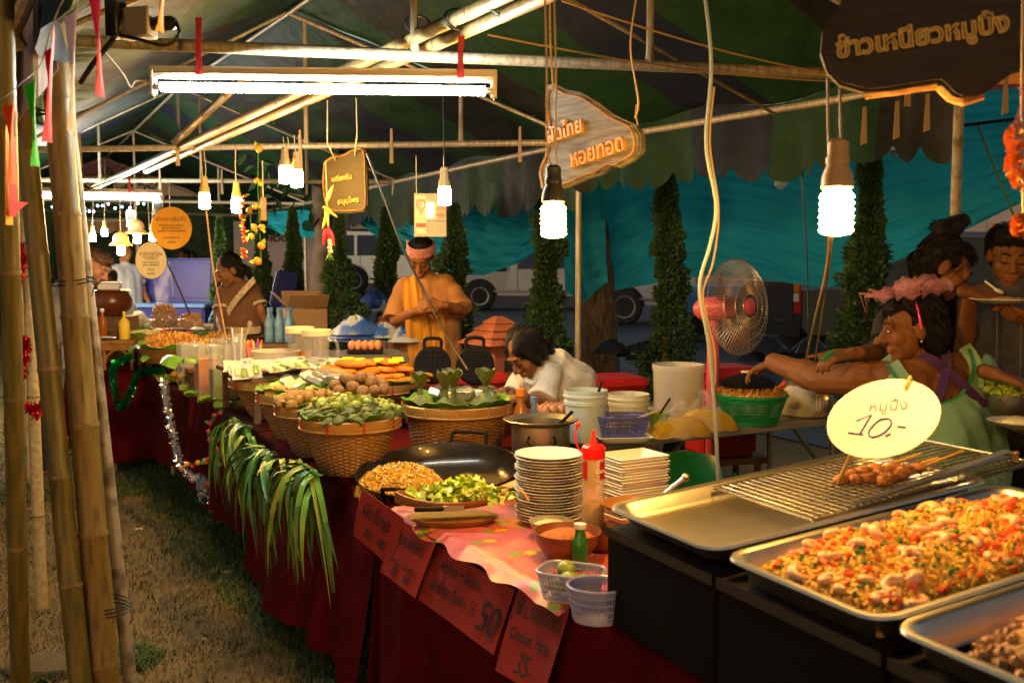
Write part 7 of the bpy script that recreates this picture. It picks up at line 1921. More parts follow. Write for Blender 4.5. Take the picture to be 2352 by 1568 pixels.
# ---- seller in the mint dress with the pink fascinator
Y = 3.62
A1 = dict(sh=at(2052, 868, Y + .03), el=at(1888, 872, Y + .26), wr=at(1778, 832, Y + .6), d=(-.7, .35, -.3), n=(.0, .1, -1), side=-1, curl=.38, fat=1.28, hs=1.0)
A2 = dict(sh=at(2246, 850, Y + .1), el=at(2252, 960, Y - .0), wr=at(2180, 1010, Y + .25), d=(-.8, .5, 0), n=(0, .2, -1), side=1, curl=.4, fat=1.28)
root, Mh, tor, legs = person('seller in mint dress with pink fascinator reaching across the grey table', at(2092, 752, Y), (-.93, .12, -.16), (-.08, .0, 1), at(2128, 838, Y + .02), A1['sh'], A2['sh'], at(2145, 1110, Y + .05), [A1, A2], 'skin_brown', k=1.12, vox=.0055, headscale=1.06, hw=.15, belly=.15, chest=.115, arm_r=(.05, .04, .029), nose=1.02, jaw=1.05)
body = tor
mb = MB(); grow(mb, tor[2:], .022); capsule(mb, at(2140, 1000, Y), .19, at(2150, 1180, Y + .05), .25); capsule(mb, at(2188, 920, Y + .03), .13, at(2190, 1130, Y + .05), .2)
dr = remesh(mb, .008, 'dress', 'dress_mint', root, 3, .003, 5)
# scoop back: cut the dress above a slanting neckline
bm = bmesh.new(); bm.from_mesh(dr.data); loc = parent_loc(root)
def above(co):
    p = co + loc; q = p - Vector((0, 0, CAMZ)); u = 1176 + FPX * q.x / (q.y * _cp - q.z * _sp); dz = q.y * _sp + q.z * _cp; v = 784 - FPX * dz / (q.y * _cp - q.z * _sp)
    t = (u - 2045) / 205.
    line = 928 - 118 * (abs(t - .56) / .5) ** 2.2
    return v < max(line, 812 + 0 * t)
bmesh.ops.delete(bm, geom=[f for f in bm.faces if above(f.calc_center_median())], context='FACES')
bm.to_mesh(dr.data); bm.free()
C0 = Vector((0, 0, CAMZ))
def on_back(u, v, lift=.02):                    # a point on the back surface seen at u, v
    q = at(u, v, Y); d = (q - C0).normalized(); best = None
    for p0, r0, p1, r1 in tor:
        for k in range(11):
            c = lerp(p0, p1, k / 10); r_ = r0 + (r1 - r0) * k / 10 + lift
            oc = C0 - c; b = oc.dot(d); cc = oc.dot(oc) - r_ * r_
            if b * b - cc > 0:
                t = -b - math.sqrt(b * b - cc)
                if best is None or t < best: best = t
    return C0 + d * (best if best else (q - C0).length)
def band(name, path, w, m, lift=.022, n=5):
    P = [on_back(u, v, lift) for u, v in smooth2(path, n)]
    mb = MB(); vs = []
    for i, p in enumerate(P):
        d = (P[min(i + 1, len(P) - 1)] - P[max(i - 1, 0)]).normalized(); s = d.cross((C0 - p).normalized()).normalized() * w / 2
        vs += [p - s, p + s]
    mb.add(vs, [(2 * i, 2 * i + 1, 2 * i + 3, 2 * i + 2) for i in range(len(P) - 1)]); mb.build(name, m, root, solid=.004, ang=80)
def smooth2(path, n): return [(p.x, p.y) for p in smooth_path([(u, v, 0) for u, v in path], n)]
band('apron_strap', [(2080, 800), (2135, 822), (2180, 858), (2230, 900), (2262, 935)], .032, 'strap_purple', .03)
band('apron_strap', [(2168, 790), (2174, 830), (2168, 875), (2150, 925), (2140, 960)], .032, 'strap_purple', .034)
band('lace_edge', [(2038, 836), (2070, 880), (2110, 912), (2150, 928), (2195, 915), (2225, 880), (2236, 840), (2225, 800)], .012, 'lace_green', .027)
band('dress_strap', [(2050, 832), (2075, 868), (2105, 900)], .045, 'dress_mint', .02)
band('dress_strap', [(2215, 795), (2240, 835), (2245, 890)], .045, 'dress_mint', .02)
hair(root, Mh, 'hair_black', [('b', (0, -.035, .042), (.086, .095, .086)), ('b', (0, -.06, -.02), (.085, .075, .085)), ('b', (0, -.08, -.06), (.06, .05, .05)), ('b', (0, .05, .075), (.055, .03, .022))], .006, .003)
for k in range(7):
    a0, rr_ = k * .9, .07 + .012 * (k % 3)
    MB(Mh).grid(lambda i, j: Vector((-.02 + math.cos(a0 + .9 * (i - .5)) * rr_ * math.sin(PI * .62 * j) * 1.25, -.02 + math.sin(a0 + .9 * (i - .5)) * rr_ * math.sin(PI * .62 * j) * 1.35, .108 + .06 * math.sin(PI * j) * (.7 + .3 * math.cos(k * 2.)) + .008 * math.sin(i * 9 + j * 5))), 8, 10).build('tulle_petal', 'tulle_pink', root, ang=80)
MB(Mh).grid(lambda i, j: Vector((-.04 + .105 * math.cos(2 * PI * i) * (.5 + .5 * j), -.03 + .11 * math.sin(2 * PI * i) * (.5 + .5 * j), .115 + .02 * math.sin(8 * PI * i) * j + .015 * j)), 36, 4).build('tulle_brim', 'tulle_pink', root, ang=80)
MB(Mh).tube([(.088 * math.cos(a), -.012, .0 + .13 * math.sin(a)) for a in [PI * i / 14 for i in range(15)]], .004, 6).build('hairband', 'hairband_pink', root)
for k in range(5): MB(Mh).tube([(-.06, .06, .12), (-.07 + .02 * k, .1 + .012 * k, .13 + .012 * (k % 3)), (-.08 + .03 * k, .13, .15 - .02 * k)], [.006, .004, .001], 5).build('feather', 'tulle_pink', root)
for s in (-1, 1): MB(Mh).ball((s * .08, -.008, -.042), .005, 8, 6).build('earring', 'steel', root)
# ---- woman with the hair bun
Y = 4.03
A1 = dict(sh=at(2062, 690, Y - .1), el=at(2020, 810, Y - .2), wr=at(1958, 812, Y - .35), d=(-.9, -.15, -.1), n=(0, .3, -1), side=-1, curl=.5, point=True)
A2 = dict(sh=at(2185, 695, Y + .15), el=at(2225, 845, Y - .2), wr=at(2285, 858, Y - .6), d=(.75, -.4, -.25), n=(-.1, .2, -1), side=1, curl=.45)
root, Mh, tor, legs = person('woman with a hair bun in a dark shirt leaning over the lettuce', at(2168, 618, Y - .05), (.8, -.2, -.5), (.35, 0, .9), at(2135, 680, Y), A1['sh'], A2['sh'], at(2080, 900, Y + .1), [A1, A2], 'skin_tan', k=.95, vox=.006, open_eyes=False, headscale=1.08)
mb = MB(); grow(mb, tor, .02)
for a in (A1, A2): sleeve(mb, a, .8, .06, .058)
remesh(mb, .009, 'dark_shirt', 'shirt_navy', root, 3, .002, 6)
trousers(root, tor, legs, 'shirt_navy')
hair(root, Mh, 'hair_black', CAP + [('b', (0, -.06, .145), (.04, .042, .045)), ('b', (.02, -.09, .12), (.03, .03, .03)), ('b', (-.015, -.04, .185), (.028, .028, .028)), ('b', (0, .03, .085), (.06, .05, .032))], .007, .003)
o = thing('green_peeler', 'small green peeler held in the pointing hand', 'peeler', at(1898, 818, Y - .4)); MB().tube([at(1890, 826, Y - .42), at(1912, 808, Y - .4)], .008, 8).build('grip', 'green_mesh', o)
# ---- woman eating at the edge
Y = 3.95
A1 = dict(sh=at(2226, 690, Y), el=at(2212, 800, Y - .1), wr=at(2232, 672, Y - .28), d=(.8, -.15, -.1), n=(.3, .6, -.7), side=1, curl=.7)
A2 = dict(sh=at(2405, 690, Y), el=at(2420, 800, Y - .1), wr=at(2378, 735, Y - .3), d=(-.85, -.1, .2), n=(.2, .5, .8), side=-1, curl=.5)
root, Mh, tor, legs = person('woman in dark vest eating from a plate', at(2320, 588, Y - .03), (-.28, -.9, -.3), (0, -.2, 1), at(2318, 660, Y), A1['sh'], A2['sh'], at(2315, 950, Y + .02), [A1, A2], 'skin_tan', k=1., vox=.0055, open_eyes=False, jaw=1.1)
mb = MB(); grow(mb, tor[1:], .02)
remesh(mb, .008, 'vest', 'vest_denim', root, 3, .002, 7)
trousers(root, tor, legs, 'shirt_navy')
for u in (2290, 2345): MB().tube([at(u, 720, Y - .19), at(u - 3, 930, Y - .2)], .003, 5).build('seam', 'grey_plastic', root)
hair(root, Mh, 'hair_black', [('b', (0, -.03, .045), (.086, .09, .085)), ('b', (0, -.04, 0), (.086, .07, .075)), ('b', (.03, .04, .085), (.05, .045, .028)), ('b', (-.03, .04, .085), (.05, .045, .028))], .007, .003)
p = at(2306, 696, Y - .38); pl = thing('food_plate', 'white plate with fried food held by the eating woman', 'plate', p)
MB(T(p)).lathe([(.001, 0), (.07, 0), (.115, .014), (.112, .017), (.07, .005), (.001, .005)], n=30).build('plate', 'foam_white', pl); MB(T(p)).ball((0, 0, .008), (.055, .04, .014), 14, 8, jit=.15).build('food', 'crisp', pl)
p = at(2275, 655, Y - .36); pl = thing('white_spoon', 'white plastic spoon in the eating woman\'s hand', 'spoon', p)
MB().tube([at(2262, 645, Y - .36), at(2285, 662, Y - .37)], .004, 6).build('handle', 'foam_white', pl); MB(T(at(2294, 668, Y - .37))).ball((0, 0, 0), (.02, .014, .007), 10, 6, Matrix.Rotation(.5, 3, 'Y').to_4x4()).build('bowl', 'foam_white', pl)
# ---- far passers-by
def far_person(label, u, vh, Y, m, face, skin='skin_tan', bend=0., hairm='hair_black', m2='shirt_navy'):
    h = at(u, vh, Y); f = Vector((math.cos(face), math.sin(face), 0)); s = Vector((-f.y, f.x, 0)); b = f * bend
    nk = h - b * .2 - Vector((0, 0, .16)); pel = Vector((h.x, h.y, 0)) - b * .5; pel.z = max(.7, h.z - .68)
    sl, sr = nk + s * .17 - Vector((0, 0, .05)), nk - s * .17 - Vector((0, 0, .05))
    arms = [dict(sh=q, el=q + s * k * .05 - Vector((0, 0, .26)) + f * .03, wr=q + s * k * .03 - Vector((0, 0, .42)) + f * .18, d=f - Vector((0, 0, .4)), n=-s * k, side=-k, curl=.5) for q, k in ((sl, 1), (sr, -1))]
    root, Mh, tor, legs = person(label, h, f - Vector((0, 0, .15 + bend)), (0, 0, 1), nk, sl, sr, pel, arms, skin, k=.92, vox=.011, open_eyes=False)
    mb = MB(); grow(mb, tor, .02)
    for a in arms: sleeve(mb, a, .6, .055, .058)
    remesh(mb, .014, 'shirt', m, root, 2, .002); trousers(root, tor, legs, m2, .016)
    hair(root, Mh, hairm, CAP, .011)
far_person('far person in pale top standing beyond the brown pot', 287, 580, 11.8, 'shirt_grey', -.6)
far_person('far seated person with dark hair behind the foam box', 246, 648, 8.4, 'shirt_grey', -1.2, bend=.3)
far_person('far passer-by in a pink top beyond the blue lid', 421, 588, 17., 'flag_white', -2.)
far_person('far passer-by in blue beyond the blue lid', 437, 592, 17.5, 'blue_plastic', -1.)
far_person('far person in dark shirt among the white bulbs', 205, 600, 12., 'shirt_navy', .3)
# ================================================================ things behind the stalls
# pink stand fan
p = at(1690, 705, 4.9); r = thing('stand_fan', 'pink stand fan with round wire cage', 'fan', (p.x - .1, p.y + .1, 0))
fdir = Vector((.62, -.75, .08)).normalized(); Mf = look(p, fdir)
RF = .235
def cagept(a, q, front):                       # q radius fraction, dome shaped cage
    d = (.075 if front else -.07) * (1 - q ** 2.4) + .015
    return Vector((RF * q * math.cos(a), d, RF * q * math.sin(a)))
mb = MB(Mf)
for front in (True, False):
    for i in range(66):
        a = 2 * PI * i / 66 + (.02 if front else 0); tw = .5 if front else 0.
        mb.tube([cagept(a + tw * (1 - q), q, front) for q in (.24, .45, .65, .85, .95, 1.)], .0013, 4)
o = mb.build('cage_wires', 'fan_wire', r); o['kind'] = 'stuff'
for q in (.24, .45, .7, 1.0): MB(Mf).tube([cagept(2 * PI * i / 40, q, True) for i in range(40)], .003 if q > .9 else .0018, 5, closed=True).build('cage_ring', 'fan_wire', r)
MB(Mf).tube([cagept(2 * PI * i / 40, 1., False) for i in range(40)], .003, 5, closed=True).build('cage_ring', 'fan_wire', r)
MB(Mf).lathe([(.001, .012), (.028, .01), (.042, 0), (.04, -.008)], (0, .088, 0), 22, Matrix.Rotation(-PI / 2, 3, 'X').to_4x4()).build('front_badge', 'pink_plastic', r)
for k in range(3):
    a0 = k * 2 * PI / 3
    MB(Mf).grid(lambda i, j: Vector(((.04 + .16 * i) * math.cos(a0 + .9 * j * (.6 + .4 * i) + .25 * i), .02 - .035 * (j - .5), (.04 + .16 * i) * math.sin(a0 + .9 * j * (.6 + .4 * i) + .25 * i))), 8, 6).build('blade', 'fan_blade', r, solid=.002)
MB(Mf).lathe([(.045, .03), (.058, .0), (.062, -.08), (.056, -.15), (.036, -.18), (.001, -.185)], (0, -.06, 0), 22, Matrix.Rotation(-PI / 2, 3, 'X').to_4x4()).build('motor_housing', 'pink_plastic', r)
q = Mf @ Vector((0, -.14, -.06)); g = Vector((q.x, q.y, 0))
MB().tube([q, q - Vector((0, 0, .12))], .028, 12).build('tilt_joint', 'pink_plastic', r); MB().tube([q - Vector((0, 0, .08)), Vector((q.x, q.y, .06))], [.032, .034], 14).build('stand_pole', 'pink_plastic', r)
MB(T(g)).lathe([(.2, 0), (.2, .02), (.16, .05), (.05, .07)], n=26).build('foot', 'pink_plastic', r)
# red crates and coolers
def cooler(label, u, v, Y, w, d, h, m, z, lid=True, rot=.3, name='cooler_box', open_=False, lidm=None):
    p = at(u, v, Y); r = thing(name, label, 'cooler', (p.x, p.y, z)); M = T((p.x, p.y, z)) @ rz(rot)
    MB(M).box((0, 0, h / 2), (w, d, h)).build('chest', m, r, bevel=.02, seg=2)
    MB(M).box((0, 0, h * .82), (w + .02, d + .02, h * .1)).build('rim_band', lidm or m, r, bevel=.008)
    if lid and not open_: MB(M).box((0, 0, h + .03), (w + .03, d + .03, .06)).build('lid', lidm or m, r, bevel=.018, seg=2)
    for s in (-1, 1): MB(M).tube([(s * (w / 2 + .01), -.1, h * .6), (s * (w / 2 + .04), -.1, h * .55), (s * (w / 2 + .04), .1, h * .55), (s * (w / 2 + .01), .1, h * .6)], .012, 8).build('handle', 'trim_black', r)
    return r, M
cooler('grey cooler box carrying the small egg tray', 838, 820, 5.75, .42, .38, .5, 'grey_plastic', .42, lidm='grey_plastic')
r, M = cooler('red cooler behind the waffle irons', 1045, 845, 5.4, .5, .32, .42, 'red_plastic', .42)
cooler('red crate beside the tree trunk', 1385, 880, 5.6, .4, .3, .3, 'red_plastic', .5)
cooler('red crate under the fan', 1655, 930, 5.2, .3, .25, .4, 'red_plastic', .5)
def base_block(label, u, v, Y, w, d, h): 
    p = at(u, v, Y); r = thing('low_bench', label, 'bench', (p.x, p.y, 0), 'benches under the coolers'); M = T((p.x, p.y, 0)) @ rz(.3)
    MB(M).box((0, 0, h - .02), (w, d, .035)).build('seat', 'wood_brown', r)
    for a in (-1, 1):
        for b in (-1, 1): MB(M).tube([(a * (w / 2 - .04), b * (d / 2 - .04), h - .03), (a * (w / 2 - .04), b * (d / 2 - .04), 0)], .018, 8).build('leg', 'wood_brown', r)
base_block('wooden bench under the grey cooler box', 838, 820, 5.75, .5, .42, .42); base_block('wooden bench under the red cooler', 1045, 845, 5.4, .6, .38, .42)
base_block('wooden bench under the red crate by the tree', 1385, 880, 5.6, .5, .36, .5); base_block('wooden bench under the red crate by the fan', 1655, 930, 5.2, .4, .3, .5)
pe = at(838, 735, 5.65); pe.z = .42 + .5 + .065
r = thing('egg_carton', 'small tray of brown eggs on the grey cooler', 'egg tray', pe); MB(T(pe) @ rz(.1)).box((0, 0, .01), (.2, .09, .02)).build('tray', 'iron_black', r, bevel=.004)
proto_copies(eggf, [pe + Vector(((i - 2) * .037, (j - .5) * .04, .042)) for i in range(5) for j in range(2)], 'brown egg on the grey cooler box', 'eggs on the grey cooler', rot=lambda: rz(R(0, 6)), scale=(.95, 1.05))
# big blue cooler with its lid standing open
p = at(392, 730, 11.8); r = thing('cooler_box', 'big dark blue cooler with its lid standing open', 'cooler', (p.x, p.y, .3)); M = T((p.x, p.y, .3)) @ rz(-.05)
w = 188 / FPX * 11.8; hz = at(392, 600, 12.).z; hb = at(392, 702, 12.).z
MB(M).box((0, 0, (hb - .3) / 2), (w * 1.02, .5, hb - .3)).build('chest', 'blue_plastic', r, bevel=.02, seg=2)
MB(M).box((0, 0, hb - .3 + .02), (w * 1.05, .52, .05)).build('rim_band', 'blue_pale', r, bevel=.01)
ML = M @ T((0, .28, hb - .28)) @ Matrix.Rotation(-.12, 4, 'X') 
H_ = hz - hb + .02
MB(ML).box((0, 0, H_ / 2), (w, .06, H_)).build('lid', 'blue_plastic', r, bevel=.025, seg=3)
MB(ML).box((.02, -.033, H_ / 2), (w * .78, .02, H_ * .78)).build('lid_panel', 'blue_plastic', r, bevel=.012, seg=2)
MB(ML).tube([(-w / 2, -.02, .03), (-w / 2 - .004, -.02, H_ - .03)], .012, 8).build('lid_edge', 'blue_pale', r)
p = at(652, 665, 9.0); r = thing('cooler_cover', 'blue cooler lid leaning behind the water bottles', 'lid', (p.x, p.y, at(652, 710, 9.).z)); M = T(p) @ rz(.5) @ Matrix.Rotation(-.2, 4, 'X') @ Matrix.Rotation(.28, 4, 'Y')
MB(M).box((0, 0, 0), (.2, .05, .34)).build('panel', 'blue_plastic', r, bevel=.015, seg=2); MB(M).tube([(-.03, -.03, .15), (-.02, -.035, -.02), (-.05, -.03, -.16)], .004, 5).build('cord', 'wire_dark', r)
p = at(652, 760, 9.); r = thing('blue_crate', 'blue crate under the leaning lid', 'crate', (p.x, p.y, 0)); MB().box((p.x, p.y + .1, .42), (.5, .35, .84)).build('chest', 'blue_plastic', r, bevel=.02)
# cardboard box with open flaps
p = at(700, 715, 7.8); z = at(700, 755, 7.8).z; r = thing('cardboard_box', 'open brown cardboard box with plastic inside', 'box', (p.x, p.y, z - .5)); M = T((p.x, p.y, z - .5)) @ rz(.35)
for c_, s_ in (((0, -.13, .33), (.3, .006, .66)), ((0, .13, .33), (.3, .006, .66)), ((-.15, 0, .33), (.006, .255, .66)), ((.15, 0, .33), (.006, .255, .66)), ((0, 0, .01), (.295, .25, .006))): MB(M).box(c_, s_).build('panel', 'cardboard', r)
MB(M).box((0, -.2, .72), (.3, .16, .005), (-.7, 0, 0)).build('flap', 'cardboard', r); MB(M).box((0, .17, .72), (.3, .15, .005), (1.2, 0, 0)).build('flap', 'cardboard', r); MB(M).box((-.2, 0, .74), (.13, .25, .005), (0, .8, 0)).build('flap', 'cardboard', r)
MB(M).ball((-.06, -.1, .68), (.06, .05, .07), 12, 8, jit=.25).build('plastic_liner', 'clear_plastic', r, ang=10)
# pack of water bottles
p = at(640, 745, 7.2); z = at(640, 780, 7.2).z
for i in range(3):
    for j in range(2):
        q = Vector((p.x - .07 + .07 * i, p.y + .07 * j, z - .02)); bottle('water_bottle', 'blue tinted water bottle in the pack beside the cardboard box', q, .032, .25, 'water_clear', 'blue_pale', 'water bottles in the pack')
r = thing('low_stool', 'dark stool under the water bottles', 'stool', (p.x, p.y, 0)); MB().box((p.x, p.y + .03, z - .04), (.3, .24, .03)).build('seat', 'wood_brown', r)
for a in (-.12, .12): 
    for b in (-.06, .12): MB().tube([(p.x + a, p.y + b, z - .05), (p.x + a, p.y + b, 0)], .015, 8).build('leg', 'wood_brown', r)
# monobloc chair backs
def mono_chair(label, u, v, Y, rot, m):
    p = at(u, v, Y); zt = p.z; r = thing('plastic_chair', label, 'chair', (p.x, p.y, 0), 'white plastic chairs'); M = T((p.x, p.y, 0)) @ rz(rot); sh = zt - .78
    k = zt / .8
    out = [(-.2, .42), (-.21, .6), (-.19, .72), (-.12, .79), (0, .81), (.12, .79), (.19, .72), (.21, .6), (.2, .42)]
    MB(M).tube(smooth_path([(x, .2 + .06 * (z - .4), z * k) for x, z in out], 4), .018, 8).build('back_frame', m, r)
    MB(M).grid(lambda i, j: Vector(((i - .5) * .34, .225, (.7 + .09 * j) * k)), 6, 3).build('top_slat', m, r, solid=.01)
    for x in (-.1, 0, .1): MB(M).box((x, .215, .58 * k), (.045, .01, .28 * k)).build('back_slat', m, r, bevel=.003)
    MB(M).box((0, 0, .42 * k), (.42, .42, .02)).build('seat', m, r, bevel=.01)
    for a in (-.19, .19):
        for b in (-.19, .19): MB(M).tube([(a, b, .42 * k), (a * 1.1, b * 1.1, 0)], .02, 8).build('leg', m, r)
mono_chair('white plastic chair in front of the cardboard box', 735, 702, 10.8, .25, 'white_plastic')
mono_chair('pale blue plastic chair left of the woman in brown', 485, 712, 10.4, -.4, 'blue_pale')
# blue striped bags heap
def bags(label, u, v, Y, n, sp, m):
    p = at(u, v, Y); r = thing('bag_heap', label, 'bags', (p.x, p.y, p.z - .15), 'blue striped plastic bags'); rr = random.Random(n)
    for k in range(n):
        cx, cz, w, h, f = rr.uniform(-sp, sp), rr.uniform(-.05, .03), rr.uniform(.09, .16), rr.uniform(.05, .1), rr.uniform(0, 6)
        def cr(i, j):
            a, q = 2 * PI * i, j
            e = (abs(math.sin(a * 2.5 + f + 3 * q)) + .6 * abs(math.sin(a * 5 - 7 * q + f)) + .4 * abs(math.sin(9 * q + a + f)))
            return p + Vector((cx + w * q * math.cos(a) * (1 + .2 * math.sin(3 * a + f)), w * .7 * q * math.sin(a), cz + h * (1 - q * q) + .022 * e * (1.1 - q) - .05))
        MB().grid(cr, 30, 9).build('bag', m, r, ang=35)
bags('blue and white striped bags behind the grey cooler', 860, 748, 6.1, 7, .2, 'bag_blue'); bags('blue and white bag pile under the silver car', 850, 690, 8.5, 5, .22, 'bag_blue')
bags('black bin bags heaped beside the tree trunk', 1440, 800, 7.4, 6, .25, 'bag_black'); bags('black bin bags lying under the fan', 1780, 800, 7.4, 4, .3, 'bag_black')
# terracotta house lanterns
def clay_house(label, u, v, Y, s, zb):
    p = at(u, v, Y); p.z = zb; r = thing('clay_lantern', label, 'lantern', p, 'terracotta house lanterns'); M = T(p) @ rz(.6)
    H_ = at(u, v, Y).z - zb
    MB(M).box((0, 0, H_ * .3), (s * .7, s * .7, H_ * .6)).build('body', 'terracotta', r, bevel=.01)
    for k in range(4): MB(M).lathe([(s * (.84 - .17 * k), 0), (s * (.82 - .17 * k), H_ * .02), (s * (.58 - .16 * k), H_ * .1), (.001, H_ * .1)], (0, 0, H_ * (.6 + .1 * k)), 4, rz(PI / 4)).build('roof_tier', 'terracotta', r, smooth=False)
    for a in range(4):
        MB(M @ rz(a * PI / 2)).prism([(-.03, 0), (.03, 0), (.03, .06), (0, .09), (-.03, .06)], .004, T((0, -s * .352, H_ * .2))).build('arched_window', 'letter_dark', r)
clay_house('terracotta house lantern right of the headscarf man', 1145, 726, 5.9, .3, .78); clay_house('terracotta house lantern behind the blue bags', 905, 692, 8.0, .2, .7)
for u, v, Y, z in ((1145, 726, 5.9, .78), (905, 692, 8., .7)):
    p = at(u, v, Y); r = thing('brick_plinth', 'low terracotta plinth under a house lantern', 'plinth', (p.x, p.y, 0), 'plinths under the lanterns'); MB(T((p.x, p.y, 0)) @ rz(.6)).box((0, 0, z / 2 - .002), (.24, .24, z - .004)).build('block', 'terracotta', r, bevel=.01); MB(T((p.x, p.y, 0)) @ rz(.6)).box((0, 0, .04), (.3, .3, .08)).build('foot', 'terracotta', r, bevel=.01)
# aluminium pot on the road
p = at(1160, 722, 17.); p.z = roadz(p.x, 17.) + .003; r = thing('cooking_pot', 'aluminium pot standing on the road by the white pickup', 'pot', p); MB(T(p)).lathe([(.2, 0), (.21, .02), (.21, .22), (.225, .23), (.2, .23), (.19, .03), (.001, .03)], n=28).build('vessel', 'steel', r)
for s in (-1, 1): MB(T(p)).tube([(s * .2, -.05, .17), (s * .25, -.04, .18), (s * .25, .04, .18), (s * .2, .05, .17)], .008, 6).build('handle', 'steel', r)
p = at(1490, 890, 5.6); p.z = .4; r = thing('stacked_cups', 'stack of cream buckets behind the tall container', 'bucket', p); 
for k in range(3): MB(T(p)).lathe([(.08, .02 * k), (.095, .26 + .02 * k), (.1, .265 + .02 * k), (.092, .265 + .02 * k), (.075, .03 + .02 * k)], n=22).build('pail', 'bucket_cream', r)
MB(T((p.x, p.y, 0))).box((0, 0, .2), (.3, .3, .39)).build('crate_below', 'grey_plastic', r)
# ---------------------------------------------------------------- conifers
def conifer(label, u, vtop, vbot, Y, w, seed, lean=0.):
    rr = random.Random(seed)
    top = at(u + lean, vtop, Y); base = Vector((at(u, vbot, Y).x, Y, 0)); zb = max(.25, min(at(u, vbot, Y).z, .5)) if False else .3
    r = thing('conifer_tree', label, 'conifer', base, 'slim potted conifers along the road')
    Hh = top.z
    MB().tube([base + Vector((0, 0, .2)), lerp(base, top, .5), top - Vector((0, 0, .05))], [.035, .022, .005], 8).build('trunk', 'bark', r)
    MB(T(base)).lathe([(.13, 0), (.17, .28), (.185, .29), (.185, .32), (.16, .32), (.15, .26), (.001, .26)], n=20).build('pot', 'iron_black', r)
    mb = MB(); n = int(6500 * (Hh - .3))
    lob = [(rr.uniform(0, 6.28), rr.uniform(.1, .95), rr.uniform(.5, 1.45)) for _ in range(26)]
    for _ in range(n):
        t = rr.random() ** .8; a = rr.uniform(0, 6.28)
        prof = (1 - t) ** .62 * (.55 + .45 * min(1, t * 5)) + .05
        k = 1.
        for la, lt, lk in lob:
            if abs(t - lt) < .06 and math.cos(a - la) > .2: k *= lk
        q = w * prof * k * (.45 + .6 * math.sqrt(rr.random())) 
        p = lerp(base + Vector((0, 0, .3)), top, t) + Vector((math.cos(a) * q, math.sin(a) * q, 0))
        d = Vector((math.cos(a) + rr.gauss(0, .5), math.sin(a) + rr.gauss(0, .5), rr.uniform(-.2, 1.2))).normalized(); s = d.orthogonal().normalized(); s = (Matrix.Rotation(rr.uniform(0, 6.28), 3, d) @ s) * rr.uniform(.005, .01); l = rr.uniform(.018, .04)
        mb.add([p - s, p + d * l * .5 - s * 1.3, p + d * l, p + d * l * .5 + s * 1.3, p + s], [(0, 1, 2, 3, 4)])
    o = mb.build('crown', 'conifer', r, smooth=False)
conifer('slim conifer with a bare tip left of the pink fan', 1530, 385, 830, 7.3, .19, 1)
conifer('slim conifer under the warm bulb with black socket', 1255, 440, 800, 7.0, .15, 2)
conifer('slim conifer directly behind the headscarf man', 1045, 470, 760, 7.4, .15, 3)
conifer('slim conifer in front of the silver car door', 886, 478, 720, 8.6, .14, 4)
conifer('bushy conifer behind the chili string', 780, 500, 720, 7.9, .19, 5)
conifer('slim conifer before the school board', 672, 480, 680, 9.6, .13, 6)
conifer('warm-lit conifer beside the woman with the bun', 1995, 320, 800, 5.6, .155, 7, 6)
conifer('slim conifer behind the plastic fruit strings', 600, 500, 690, 9.4, .12, 8)
conifer('slim conifer beyond the blue cooler lid', 505, 500, 690, 10.5, .13, 9)
# ---------------------------------------------------------------- trees with real trunks
def leafcloud(mb, c, r_, n, rr, size=.09):
    for _ in range(n):
        d = Vector((rr.gauss(0, 1), rr.gauss(0, 1), rr.gauss(0, .8))); d = d.normalized() * r_ * rr.random() ** .4
        p = c + d; M = Euler((rr.uniform(0, 6), rr.uniform(0, 6), rr.uniform(0, 6))).to_matrix(); s = size * rr.uniform(.6, 1.2)
        mb.add([p + M @ Vector(v) for v in ((-s, 0, 0), (0, s * .4, .01), (s, 0, 0), (0, -s * .4, .01))], [(0, 1, 2, 3)])
def tree(label, pts, rs, limbs, crowns, bark, seed):
    rr = random.Random(seed); r = thing('street_tree', label, 'tree', (pts[0].x, pts[0].y, 0))
    mb = MB(); P = smooth_path(pts, 5); n = 18; rad = []
    for i in range(len(P)):
        f = i / (len(P) - 1) * (len(rs) - 1); k = min(int(f), len(rs) - 2); rad.append(rs[k] * (1 - f + k) + rs[k + 1] * (f - k))
    mb.tube(P, rad, n); 
    for v in mb.v: v += Vector((math.sin(v.z * 21 + v.x * 40), math.sin(v.z * 17 + v.y * 50), 0)) * rs[0] * .06
    mb.build('trunk', bark, r)
    for l in limbs: MB().tube(smooth_path(l[0], 4), [l[1] * (1 - .8 * i / (len(smooth_path(l[0], 4)) - 1)) for i in range(len(smooth_path(l[0], 4)))], 8).build('limb', bark, r)
    mb = MB()
    for c, q, n_ in crowns: leafcloud(mb, c, q, n_, rr)
    o = mb.build('crown', 'hedge_dark', r, smooth=False)
b = atz(1375, 895, 0.02); b = Vector((at(1382, 860, 8.7).x, 8.7, 0)); t = at(1372, 640, 8.7)
tree('rough dark tree trunk wrapped by the teal net flap', [b, Vector((at(1378, 800, 8.7).x, 8.7, at(1378, 800, 8.7).z)), t, at(1350, 400, 8.75), at(1330, 250, 8.8)], [.19, .165, .14, .12, .1],
     [([at(1345, 380, 8.8), at(1260, 330, 9.2), at(1180, 300, 9.6)], .07), ([at(1335, 300, 8.8), at(1400, 220, 9.3), at(1480, 150, 9.8)], .06)], [(at(1215, 418, 9.8), .45, 420), (at(1190, 250, 9.8), .9, 700), (at(1400, 120, 9.8), 1., 700)], 'bark', 3)
b = Vector((at(742, 690, 11.).x, 11., 0))
